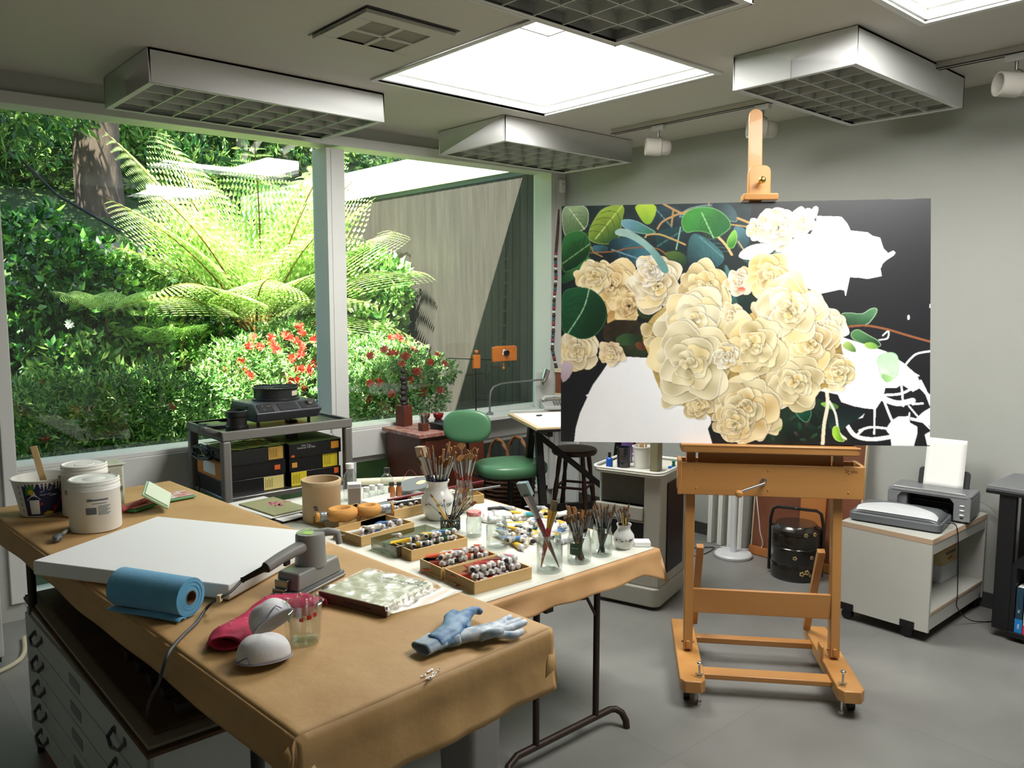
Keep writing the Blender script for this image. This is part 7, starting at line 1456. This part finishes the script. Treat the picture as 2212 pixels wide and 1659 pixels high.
m = MB(); a0 = math.atan2(-cp.y, -cp.x)-0.15
for k in range(4): a = a0-0.22+0.05*k; m.ball((R*math.cos(a), R*math.sin(a), H*0.42-0.012*(k % 2)), 0.007, (1, 1, .6), 8)
m.build('glaze_mark', mat('slate_mark', '2c3438', 0.4), ck)
VP = TF(946, 1120); VP = Vector((VP.x, VP.y, TZ+0.0022)); vase('brush_vase', 'large white glazed vase crammed with long brushes', VP, 0.083, 0.195)
bunch(VP, 22, 0.0, 0.050, ['round', 'flat', 'fan', 'round'], ['141416', '141416', '1c2c5c', '5c3018'], 0.33, 31, 'the white vase', 0.016, rim_h=0.18)
o = make_brush('big', 0.36, '141416', 'wide cream bristle brush leaning left out of the white vase', 'paintbrushes in the white vase'); o.location = VP+Vector((0.0, 0.0, 0.012)); d = Vector((-0.20, 0.13, 1)).normalized(); o.rotation_mode = 'QUATERNION'; o.rotation_quaternion = d.to_track_quat('Z', 'Y') @ Euler((0, 0, 0.6)).to_quaternion()
for c in o.children:
    if c.name.startswith('bristles'): c.data.materials[0] = mat('cream_bristle', 'b0a08a', 0.85, color2='8c7c68', scale=120); c.scale = (1.3, 1.3, 1.0)
GP = TF(1003, 1105)+Vector((0, 0, 0)); GP = Vector((GP.x, GP.y, TZ+0.0022)); jar('tall_glass', 'tall glass of red-handled brushes behind the white vase', GP, 0.045, 0.17, 'glass')
bunch(GP, 20, 0.0, 0.040, ['fan', 'flat', 'round', 'fan'], ['8c1c1c', '8c1c1c', '5c3018'], 0.33, 33, 'the tall glass', 0.008, rim_h=0.16)
gp = TF(973, 1143); gp = Vector((gp.x, gp.y, TZ+0.0022)); gb = thing('green_wire_basket', 'small dark green wire basket holding black brushes', 'basket', gp); Mg = mat('green_wire', '142c24', 0.35, coat=.4); m = MB()
for k in range(18):
    a = 2*PI*k/18
    for s in (1, -1): m.tube([(0.045*math.cos(a+s*0.12*j), 0.045*math.sin(a+s*0.12*j), 0.003+0.0125*j) for j in range(5)], 0.0022, 5)
for z in (0.003, 0.053): m.tube([(0.045*math.cos(a), 0.045*math.sin(a), z) for a in [2*PI*i/30 for i in range(31)]], 0.003, 6)
m.cyl((0, 0, 0.0), (0, 0, 0.004), 0.045, n=30); m.build('mesh', Mg, gb)
bunch(gp, 16, -0.25, 0.055, ['thin', 'round', 'flat', 'thin'], ['141416', '141416', '141416', 'c8a050'], 0.20, 35, 'the green basket', 0.006, rim_h=0.09)
q = TF(1024, 1157); jr = jar('jam_jar', 'clear jam jar with a red and white lid', (q.x, q.y, TZ+0.0022), 0.036, 0.11); MB().lathe([(0.033, 0.096), (0.034, 0.097), (0.034, 0.111), (0.032, 0.114), (0, 0.114)], 32).build('lid', mat('red_lid', 'b84848', 0.4, color2='d8b0ac', scale=60), jr)
q = TF(1073, 1183); jar('empty_jar', 'empty clear glass jar between the jam jar and the tubes', (q.x, q.y, TZ+0.0022), 0.047, 0.135)
JP = TF(1187, 1232); JP = Vector((JP.x, JP.y, TZ+0.0022)); jar('mason_jar', 'clear jar of water with two crossed red brush handles, nearest the edge', JP, 0.052, 0.150, group='clear jars along the table edge')
m = MB().lathe([(0, 0.007), (0.042, 0.007), (0.047, 0.014), (0.047, 0.055), (0, 0.055)], 32); 
o = make_brush('big', 0.40, '5c1c1c', 'broad grey-bristled brush with a red handle in the nearest jar', 'broad brushes in the nearest jar'); o.scale = (0.8, 0.8, 1); o.location = JP+Vector((0.030, -0.024, 0.012)); d = Vector((-0.175, 0.06, 1)).normalized(); o.rotation_mode = 'QUATERNION'; tp = hity(1128, 1042, JP.y+0.02)-o.location
o.rotation_quaternion = tp.normalized().to_track_quat('Z', 'Y') @ Euler((0, 0, 0.5)).to_quaternion(); o.scale = (1.0, 1.0, tp.length/0.40)
o = make_brush('big', 0.26, '8c1c1c', 'wide dark-bristled flat brush with a brass ferrule in the nearest jar', 'broad brushes in the nearest jar'); o.location = JP+Vector((-0.028, 0.02, 0.012)); tp = hity(1198, 1082, JP.y+0.02)-o.location; o.rotation_mode = 'QUATERNION'; o.rotation_quaternion = tp.normalized().to_track_quat('Z', 'Y') @ Euler((0, 0, -0.6)).to_quaternion(); o.scale = (1.0, 1.0, tp.length/0.26)
for c in o.children:
    if c.name.startswith('bristles'): c.data.materials[0] = mat('dark_gold_bristle', '5c4a24', 0.85, color2='3c2c14', scale=120)
    if c.name.startswith('ferrule'): c.data.materials[0] = M_brass
for (px_, py_, lab, r, h, kinds, hs, sd_, n) in ((1251, 1213, 'the green-labelled jar', 0.050, 0.135, ['flat', 'thin', 'round', 'thin'], ['141416', '5c3018', '141416', '141416'], 41, 34), (1300, 1198, 'the unlabelled brush jar', 0.044, 0.125, ['round', 'thin', 'thin'], ['141416'], 43, 32)):
    q = TF(px_, py_); P = Vector((q.x, q.y, TZ+0.0022)); j = jar('mason_jar', 'clear glass jar packed with brushes, %s' % ('with a green paper label' if sd_ == 41 else 'without label, left of the small vase'), P, r, h, group='clear jars along the table edge')
    if sd_ == 41:
        a0 = math.atan2(-P.y, -P.x)-0.35; lb_ = MB().grid(10, 1, lambda u, v: ((r+.0008)*math.cos(a0-0.5+1.0*u), (r+.0008)*math.sin(a0-0.5+1.0*u), h*(0.30+0.36*v))).build('paper_label', mat('green_label', '24402c', 0.6), j)
        MB().grid(10, 1, lambda u, v: ((r+.0014)*math.cos(a0-0.35+0.6*u), (r+.0014)*math.sin(a0-0.35+0.6*u), h*(0.50+0.025*v))).build('label_line', mat('label_grey', '8c988c', 0.6), lb_)
    bunch(P, n, 0.12, r*0.8, kinds, hs, 0.215, sd_, lab, 0.008, rim_h=h*0.95)
q = TF(1347, 1184); P = Vector((q.x, q.y, TZ+0.0022)); vase('small_vase', 'small white vase with a painted mark at the table corner', P, 0.047, 0.108); bunch(P, 14, 0.06, 0.025, ['thin', 'round', 'thin'], ['141416', '141416', 'c8a050'], 0.185, 45, 'the small vase', 0.010, rim_h=0.105)
q = TF(1386, 1178); o = MB().bb((-0.036, -0.028, 0), (0.036, 0.028, 0.022)).build('eraser_block', mat('bright_white', 'ececec', 0.6), bevel=0.003); o.location = (q.x, q.y, TZ+0.0022); o.rotation_euler = (0, 0, -0.75); tag(o, 'white block lying at the corner beside the small vase', 'block')
# foam brush rest bound with duct tape
M_foam = mat('orange_foam', 'c08a44', 0.85, var=0.1, scale=20, bump=.3, bscale=150); M_tape = mat('duct_tape', '8c9296', 0.3, metal=0.6, bump=0.3, bscale=40)
a, b = TF(682, 1118, 0.066), TF(848, 1096, 0.074); fr = thing('foam_brush_rest', 'lumpy orange foam roll bound with silver tape lying on the trays', 'brush rest', a); d = b-a; n = Vector((-d.y, d.x, 0)).normalized(); L = d.length
def ringoval(c0, w, hh, r, name='foam_ring', mm=M_foam):
    c = d*c0; D_ = d.normalized(); m = MB(); m.tube([c+D_*(w*math.cos(t))+Vector((0, 0, 0.004))+(n*hh)*math.sin(t) for t in [2*PI*i/24 for i in range(25)]], r, 10, flat=1.1, cap=False); m.build(name, mm, fr)
ringoval(0.33, 0.052, 0.044, 0.026); ringoval(0.68, 0.042, 0.036, 0.023)
for c0, c1, r, mm, nm in ((0.0, 0.05, 0.022, M_foam, 'foam_end'), (0.05, 0.17, 0.023, M_tape, 'tape_band'), (0.49, 0.56, 0.020, M_tape, 'tape_band'), (0.80, 0.97, 0.025, M_tape, 'tape_band'), (0.97, 1.0, 0.027, M_foam, 'foam_end')): m = MB(); m.cyl(d*c0, d*c1, r, n=18); m.build(nm, mm, fr, bevel=0.003)
# long bars lying across the trays
for (p, q_, r, mm, lab, nm) in (((838, 1080), (1044, 1040), 0.0075, mat('maroon_stick', '6e1c28', 0.35, coat=.3), 'maroon painted mahl stick lying across the trays', 'mahl_stick'), ((838, 1088), (1080, 1050), 0.0065, mat('aluminium_tube', 'a8acb0', 0.3, metal=.8), 'silver aluminium tube lying beside the maroon stick', 'metal_tube')):
    A_, B_ = TF(*p, 0.058), TF(*q_, 0.058); o = MB().cyl((0, 0, 0), B_-A_, r, n=16).build(nm, mm); o.location = A_; tag(o, lab, 'stick' if nm[0] == 'm' and 'mahl' in nm else 'tube')
# far side of the table: roll, bottles, palette
A_, B_ = TF(770, 1042, 0.022), TF(962, 1034, 0.022); rp = thing('paper_roll', 'long roll of white paper at the far side of the folding table', 'paper roll', A_); m = MB(); m.cyl((0, 0, 0), B_-A_, 0.022, n=24); m.build('roll', mat('cream_paper', 'd8d4bc', 0.7), rp)
def bottle(name, label, px_, py_, r, h, bodym, capm, cap_r=0.5, cap_h=0.16):
    q = TF(px_, py_); t = thing(name, label, 'bottle', (q.x, q.y, TZ+0.0022)); hb = h*(1-cap_h); MB().lathe([(0, 0), (r, 0), (r, hb*0.68), (r*0.9, hb*0.80), (r*cap_r*0.9, hb*0.93), (r*cap_r*0.9, hb)], 26).build('body', bodym, t); MB().lathe([(r*cap_r, hb-0.002), (r*cap_r*1.1, hb), (r*cap_r*1.1, h), (0, h)], 20).build('cap', capm, t); return t
M_amb = mat('amber_fluid', '9a5a28', 0.15, coat=.5); M_cap = mat('white_cap', 'd8d8d6', 0.4)
bottle('solvent_bottle', 'tall clear bottle with a white cap standing behind the white carton', 757, 1080, 0.036, 0.20, M_jar, M_cap, 0.55, 0.13)
bottle('medium_bottle', 'round-shouldered clear bottle with a black cap before the paper roll', 836, 1068, 0.034, 0.15, M_jar, M_black, 0.45)
for k, (x, y, lb) in enumerate(((792, 1082, 'leftmost'), (804, 1078, 'middle'), (822, 1076, 'rightmost'))): bottle('small_bottle', '%s of the three small clear bottles with white caps' % lb, x, y, 0.021, 0.075, M_jar, M_cap, 0.75, 0.3)
bottle('amber_bottle', 'small amber bottle with a black cap, left one', 846, 1074, 0.019, 0.082, M_amb, M_black, 0.7, 0.2); bottle('amber_bottle', 'small amber bottle with a black cap, right one near the palette', 862, 1072, 0.017, 0.078, M_amb, M_black, 0.7, 0.2)
q = TF(766, 1092); cbx = thing('white_carton', 'white carton with a taupe side standing beside the crock', 'carton', (q.x, q.y, TZ+0.0022), -0.5); MB().bb((-0.035, -0.03, 0), (0.035, 0.03, 0.12)).build('carton', M_white, cbx, bevel=0.001); MB().bb((-0.032, -0.0312, 0.003), (0.030, -0.0302, 0.098)).build('taupe_panel', mat('taupe_card', '80736a', 0.7), cbx); MB().bb((-0.03, -0.0312, 0.102), (0.03, -0.0302, 0.117)).build('printed_strip', mat('strip_grey', '9a9ca4', 0.7), cbx)
q = TF(850, 1084); wt_ = thing('white_pan', 'shallow white rectangular pan behind the maroon stick', 'pan', (q.x, q.y+0.02, TZ+0.0022), 0.15); m = MB()
for lo_, hi_ in (((-0.17, -0.06, 0), (0.17, 0.06, 0.003)), ((-0.17, -0.06, 0), (0.17, -0.057, 0.028)), ((-0.17, 0.057, 0), (0.17, 0.06, 0.028)), ((-0.17, -0.06, 0), (-0.167, 0.06, 0.028)), ((0.167, -0.06, 0), (0.17, 0.06, 0.028))): m.bb(lo_, hi_)
m.build('pan', M_white, wt_)
q = TF(898, 1062); pl_ = thing('grey_palette', 'grey palette with a cream paint dab behind the white vase', 'palette', (q.x, q.y, TZ+0.045), 0.3); pl_.rotation_euler = (0.12, -0.1, 0.3); MB().prism([(0.12*math.cos(t)*(1+.1*math.cos(2*t)), 0.075*math.sin(t)) for t in [2*PI*i/30 for i in range(30)]], 0, 0.004).build('board', mat('palette_grey', '6c7070', 0.5), pl_); m = MB(); m.ball((0.03, -0.015, 0.005), 0.03, (1.3, 0.7, 0.15), 14); m.build('paint_dab', mat('cream_dab', 'e0cc9c', 0.5), pl_)
o = wire('red_thread', 'tangle of thin reddish wire on the paper roll', [TF(870, 1035, 0.05), TF(885, 1015, 0.05), TF(900, 1030, 0.05), TF(880, 1042, 0.04), TF(920, 1038, 0.05), TF(940, 1046, 0.03), TF(900, 1048, 0.03)], 0.0009, mat('thin_red_wire', '9c3c34', 0.5), 'wire')
q = TF(1075, 1118); o = MB().bb((-0.07, -0.035, 0), (0.07, 0.035, 0.02)).build('tissue_pack', mat('tissue_white', 'dcdcda', 0.8), bevel=0.004); o.location = (q.x, q.y, TZ+0.0022); o.rotation_euler = (0, 0, -0.5); tag(o, 'flat white packet behind the jam jar', 'packet')
q = TF(1078, 1100); bn = thing('black_clip', 'flat black clip lying on white paper behind the jam jar', 'clip', (q.x, q.y, TZ+0.0022), -0.45); MB().bb((-0.06, -0.012, 0), (0.06, 0.012, 0.012)).build('bar', M_black, bn, bevel=0.003)
q = TF(1058, 1133)
m = MB(); r_ = random.Random(6)
def crf(u, v): a = 2*PI*u; R_ = 0.055*math.sin(v*PI/2)*(1+0.25*noise.noise(Vector((math.cos(a)*2, math.sin(a)*2, v*3)))); return (R_*math.cos(a), R_*math.sin(a)*0.8, 0.045*math.cos(v*PI/2)*(1+0.4*noise.noise(Vector((math.cos(a)*3, math.sin(a)*3, v*4+3))))+0.002)
o = MB().grid(36, 14, crf).build('crumpled_tissue', mat('tissue_white', 'dcdcda', 0.8), solid=0.001); o.location = (q.x+0.05, q.y+0.04, TZ+0.0022); tag(o, 'crumpled white tissue behind the jam jar', 'tissue')
q = TF(1165, 1165); o = MB().grid(36, 14, crf).build('crumpled_tissue', mat('tissue_white', 'dcdcda', 0.8), solid=0.001); o.location = (q.x+0.10, q.y+0.05, TZ+0.0022); tag(o, 'crumpled pale tissue behind the jar with crossed brushes', 'tissue')
# magazines at the far left of the folding table
def sheetq(name, label, cat, A, B, Cc, th, mm, z=0.0, group=None, extra=None):
    A, B, Cc = [hitz(x, y, TZ+z) for x, y in (A, B, Cc)]; u = B-A; a = math.atan2(u.y, u.x); v = Cc-A; D = abs(-math.sin(a)*v.x+math.cos(a)*v.y); sg = 1 if (-math.sin(a)*v.x+math.cos(a)*v.y) > 0 else -1
    t = thing(name, label, cat, (A.x, A.y, TZ+z+0.002), a, group); MB().bb((0, 0 if sg > 0 else -D, 0), (u.length, D if sg > 0 else 0, th)).build('pages', mm, t, bevel=0.0008); return t, u.length, D*sg
sheetq('black_tray', 'black shallow tray under the magazines by the crock', 'tray', (600, 1135), (672, 1118), (505, 1098), 0.012, M_black, 0.0)
sheetq('white_sheet', 'white sheet inside the black tray below the magazines', 'paper', (612, 1128), (665, 1115), (575, 1112), 0.002, M_paper, 0.014)
sheetq('magazine', 'white magazine under the olive one beside the crock', 'magazine', (585, 1122), (668, 1103), (530, 1082), 0.004, mat('magazine_white', 'd0d0c8', 0.5), 0.02, 'magazines beside the crock')
t, Lm, Dm = sheetq('magazine', 'olive magazine with a pink flower cover topmost beside the crock', 'magazine', (592, 1116), (668, 1099), (545, 1085), 0.005, mat('magazine_olive', '8f8e64', 0.45), 0.026, 'magazines beside the crock')
m = MB(); r_ = random.Random(14)
for k in range(26): m.box((Lm*r_.uniform(0.45, 0.98), Dm*r_.uniform(0.4, 0.72), 0.0058), (r_.uniform(.01, .03), r_.uniform(.006, .018), 0.0006), r_.uniform(0, 3))
o = m.build('pink_flower_print', mat('pink_print', 'b04858', 0.5, color2='d8a0a0', scale=60), t); o['kind'] = 'stuff'
sheetq('loose_page', 'white page lying flat between the crock and the wooden trays', 'paper', (640, 1130), (700, 1130), (600, 1112), 0.001, M_paper, 0.0)
# ================================================================ projector cart
M_cart = mat('cart_grey_enamel', '6e6b66', 0.45, var=0.06, scale=5)
CTH = 1.05; cx0, cx1, cy0, cy1 = 1.765, 2.60, 4.45, 5.00
ca = thing('projector_cart', 'grey metal cart carrying a slide projector before the left window', 'cart', (cx0, cy0, 0)); W_, D_ = cx1-cx0, cy1-cy0
MB().bb((0.01, 0.01, CTH-0.03), (W_-0.01, D_-0.01, CTH-0.018)).build('top_shelf', mat('cart_shelf', '34332f', 0.4), ca)
m = MB(); e = 0.018
for lo_, hi_ in (((0, 0), (W_, e)), ((0, D_-e), (W_, D_)), ((0, e), (e, D_-e)), ((W_-e, e), (W_, D_-e))): m.bb((*lo_, CTH-0.055), (*hi_, CTH))
m.build('top_rim', M_cart, ca, bevel=0.005)
for x, y in ((0, 0), (W_-0.05, 0), (0, D_-0.05), (W_-0.05, D_-0.05)):
    m = MB(); m.bb((x-0.001, y-0.001, 0.05), (x+0.051, y+0.051, CTH-0.054)); m.build('leg', M_cart, ca, bevel=0.012, seg=3)
for x, y in ((0.025, 0.025), (W_-0.025, 0.025), (0.025, D_-0.025), (W_-0.025, D_-0.025)):
    MB().cyl((x-0.012, y, 0.026), (x+0.012, y, 0.026), 0.026, n=18).build('caster', M_black, ca)
for z in (0.66, 0.20): MB().bb((0.012, 0.012, z-0.03), (W_-0.012, D_-0.012, z)).build('lower_shelf', M_steel if z > .5 else M_cart, ca, bevel=0.003)
SH = 0.661; P0 = Vector((cx0, cy0, 0))
# slide boxes
def sbox(label, x0, x1, y0, y1, z, h, stick, seed, name='slide_box'):
    t = thing(name, label, 'box', (cx0+x0, cy0+y0, z), group='black slide tray boxes on the cart shelf'); w, d = x1-x0, y1-y0
    MB().bb((0, 0, 0), (w, d, h)).build('carton', mat('box_black', '0e0e10', 0.35), t, bevel=0.002)
    for k, (u0, u1, v0, v1, col) in enumerate(stick):
        s_ = MB().bb((w*u0, -0.0012, h*v0), (w*u1, 0.0004, h*v1)).build('sticker', mat('sticker_'+col, col, 0.5), t)
        if u1-u0 > 0.2:
            m = MB()
            for j in range(5): m.bb((w*(u0+0.03+0.03*j), -0.0018, h*(v0+0.15)), (w*(u0+0.037+0.03*j), -0.0012, h*(v1-0.12-0.1*(j % 2))))
            m.build('sticker_print', mat('sticker_ink', '4c4414', 0.6), s_)
    if seed == 9:
        for j, wd in enumerate(('Slide Tray', 'Universal 140 Slide')): text_mesh('box_lettering', wd, 0.016, mat('box_white_ink', 'c0c0c0', 0.6), t, (w*0.32, -0.0015, h*(0.82-0.16*j)), (PI/2, 0, 0))
    return t
bh = 0.086; Yl, Or, Gd = 'c8b424', 'c86a20', 'b8903c'
sbox('black slide box with a pale yellow sticker, bottom left', 0.06, 0.40, 0.06, 0.40, SH, bh, [(0.60, 0.97, 0.05, 0.97, 'c8b874')], 1)
sbox('black slide box with an orange square, middle left', 0.055, 0.41, 0.07, 0.41, SH+bh+0.001, bh, [(0.80, 0.90, 0.35, 0.68, 'd05a20'), (0.0, 0.02, 0, 1, 'c8b424')], 2)
sbox('black slide box with an orange-brown sticker, top left', 0.06, 0.40, 0.06, 0.40, SH+2*bh+0.002, bh, [(0.70, 0.97, 0.12, 1.0, Gd)], 3)
sbox('black slide box with a bright yellow sticker, bottom right', 0.44, 0.78, 0.06, 0.40, SH, bh, [(0.0, 0.30, 0.02, 0.99, Yl), (0.86, 0.95, 0.5, 0.9, 'd05a20')], 4)
sbox('black slide box with a yellow sticker at its right end, middle right', 0.435, 0.775, 0.07, 0.41, SH+bh+0.001, bh, [(0.66, 0.96, 0.02, 1.0, Yl), (0.05, 0.15, 0.3, 0.65, 'c88c3c')], 5)
sbox('black slide box with white print, top right under the post', 0.43, 0.785, 0.06, 0.40, SH+2*bh+0.002, bh, [(0.80, 0.95, 0.35, 0.85, 'c8841c'), (0.04, 0.10, 0.05, 0.2, 'd05a20')], 9)
gr = MB().bb((0, 0, 0), (0.36, 0.34, 0.002)).build('green_sheet', mat('green_card', '78944c', 0.7)); gr.location = (cx0+0.43, cy0+0.062, SH+3*bh+0.004); tag(gr, 'flat green card on the top right slide box', 'card')
def netf(u, v): return (0.36*u-0.01, 0.35*v, 0.006+0.008*noise.noise(Vector((u*6, v*6, 0)))+0.004)
nn = MB()
for k in range(14):
    nn.tube([netf(k/13, j/12) for j in range(13)], 0.0016, 4); nn.tube([netf(j/12, k/13) for j in range(13)], 0.0016, 4)
o = nn.build('green_netting', mat('lime_netting', 'a0b058', 0.6)); o.location = (cx0+0.05, cy0+0.055, SH+3*bh+0.004); tag(o, 'lime netting draped over the top left slide box', 'netting')
b = thing('orange_carton', 'orange and white carton at the left side of the cart shelf', 'box', (cx0+0.022, cy0+0.10, SH+0.09)); MB().bb((0, 0, 0), (0.03, 0.36, 0.10)).build('carton', mat('orange_carton', 'c07824', 0.5), b, bevel=0.002); MB().bb((-0.001, 0.08, 0.02), (0, 0.26, 0.09)).build('white_panel', M_white, b); 
b2 = thing('black_carton', 'black carton under the orange one on the cart shelf', 'box', (cx0+0.022, cy0+0.10, SH)); MB().bb((0, 0, 0), (0.03, 0.36, 0.088)).build('carton', mat('box_black', '0e0e10', 0.35), b2, bevel=0.002)
ps = MB().bb((0, 0, 0), (0.06, 0.05, 0.115)).build('short_post', mat('dark_post', '14141c', 0.4)); ps.location = (cx0+0.52, cy0+0.24, SH+3*bh+0.007); tag(ps, 'dark square post standing on the top right slide box', 'post')
# cable coil
m = MB(); r_ = random.Random(3)
for k in range(9):
    rx, rz_ = r_.uniform(0.07, 0.10), r_.uniform(0.025, 0.045); m.tube([(0.012*math.sin(t*2+k)+0.004*k-0.03, rx*math.cos(t)*1.4+0.02*r_.uniform(-1, 1), 0.052+rz_*math.sin(t)) for t in [2*PI*i/24 for i in range(25)]], 0.004, 6)
o = m.build('cable_coil', M_black); o.location = (cx0-0.01, cy0+0.25, SH+0.192); tag(o, 'coiled black cable hanging at the left side of the cart', 'cable')
wire('hanging_cable', 'black cable dropping from the lens to beside the cart leg', [(cx0+0.05, cy0+0.3, CTH+0.005), (cx0-0.01, cy0+0.30, CTH+0.005), (cx0-0.04, cy0+0.28, CTH-0.1), (cx0-0.05, cy0+0.3, 0.8), (cx0-0.02, cy0+0.32, 0.72), (cx0-0.04, cy0+0.34, 0.5)], 0.004, M_black, 'cable')
# projector
PZ = CTH-0.018+0.001
a = hitz(575, 906, PZ+0.02); pr = thing('slide_projector', 'dark grey carousel slide projector on top of the cart', 'projector', (2.01, 4.52, PZ), math.radians(3)); pr.scale = (1.22,)*3; M_pj = mat('projector_grey', '3c3e42', 0.4); M_pj2 = mat('projector_dark', '1c1d20', 0.4)
v = [(0, 0.02, 0.03), (0.34, 0.02, 0.03), (0.34, 0.28, 0.03), (0, 0.28, 0.03), (-0.01, -0.01, 0.075), (0.35, -0.01, 0.075), (0.35, 0.28, 0.075), (-0.01, 0.28, 0.075), (0.0, 0.05, 0.118), (0.34, 0.05, 0.118), (0.34, 0.28, 0.118), (0, 0.28, 0.118)]
m = MB(); m._add(v, [(3, 2, 1, 0), (8, 9, 10, 11), (0, 1, 5, 4), (1, 2, 6, 5), (2, 3, 7, 6), (3, 0, 4, 7), (4, 5, 9, 8), (5, 6, 10, 9), (6, 7, 11, 10), (7, 4, 8, 11)]); m.build('body', M_pj, pr, bevel=0.005, seg=3)
m = MB(); M_ = Matrix.Translation((0.17, 0.018, 0.0975)) @ Matrix.Rotation(math.radians(-35.6), 4, 'X').inverted(); 
def pnl(x, y, w, h, t=0.003): m.box(Matrix.Translation((0.17, 0.0195, 0.098)) @ Matrix.Rotation(math.radians(35.6), 4, 'X') @ Vector((x-0.17, y, 0.0)), (w, h, t), M=Matrix.Rotation(math.radians(35.6), 4, 'X'))
pnl(0.05, 0, 0.075, 0.055); pnl(0.17, 0, 0.10, 0.05); pnl(0.285, 0, 0.09, 0.05); m.build('control_panel', M_pj2, pr)
m = MB(); pnl(0.035, 0.01, 0.012, 0.010, 0.010); pnl(0.035, -0.015, 0.012, 0.010, 0.010); pnl(0.07, 0.008, 0.024, 0.008, 0.010); m.build('button', M_chrome, pr)
m = MB(); q_ = Matrix.Translation((0.17, 0.0195, 0.098)) @ Matrix.Rotation(math.radians(35.6), 4, 'X'); m.lathe([(0, 0.018), (0.016, 0.018), (0.019, 0.014), (0.019, 0)], 22, q_ @ Matrix.Translation((0.125, 0.01, 0.0))); m.build('focus_knob', M_chrome, pr)
m = MB()
for x, y in ((0.03, 0.06), (0.31, 0.06), (0.03, 0.25), (0.31, 0.25)): m.cyl((x, y, 0), (x, y, 0.031), 0.008, n=10)
m.build('foot', M_black, pr)
m = MB()
for k in range(5): m.bb((-0.0135, 0.10, 0.045+0.013*k), (-0.008, 0.25, 0.051+0.013*k))
m.build('vent_grille', M_black, pr)
ct_ = MB(); ct_.lathe([(0.10, 0.119), (0.118, 0.119), (0.118, 0.126), (0.108, 0.130), (0.108, 0.175), (0.114, 0.178), (0.114, 0.183), (0.10, 0.185), (0.092, 0.178), (0.075, 0.176), (0.04, 0.14), (0, 0.14)], 48, Matrix.Translation((0.185, 0.165, 0))); tr_ = ct_.build('slide_carousel', M_pj2, pr)
sl_ = MB(); 
for k in range(40): aa = 2*PI*k/40; sl_.box((0.185+0.098*math.cos(aa), 0.165+0.098*math.sin(aa), 0.187), (0.022, 0.0016, 0.004), aa)
o = sl_.build('slide_slots', M_dark, tr_); 
a0 = -1.15; MB().grid(8, 1, lambda u, v: (0.185+0.1088*math.cos(a0+0.5*u-0.1), 0.165+0.1088*math.sin(a0+0.5*u-0.1), 0.142+0.024*v)).build('paper_label', mat('cream_label', 'c4bca0', 0.6), tr_)
ln = thing('projector_lens', 'short black lens and cap standing left of the projector', 'lens', (1.89, 4.54, PZ)); ln.scale = (1.15,)*3; 
MB().lathe([(0, 0), (0.055, 0), (0.055, 0.03), (0.048, 0.034), (0.048, 0.075), (0.054, 0.08), (0.054, 0.105), (0.046, 0.108), (0.044, 0.09), (0, 0.09)], 32).build('barrel', M_black, ln)
o = MB().lathe([(0, 0), (0.036, 0), (0.036, 0.008), (0.03, 0.014), (0, 0.014)], 28).build('lens_cap', M_dark); o.location = (1.975, 4.50, PZ); tag(o, 'flat round dark cap between the lens and the projector', 'cap')
m = MB(); m.prism(rpoly(0.13, 0.16, 0.02), 0, 0.025); o = m.build('black_pouch', M_black, bevel=0.006); o.location = (1.84, 4.78, PZ); tag(o, 'flat black pouch behind the lens on the cart', 'pouch')
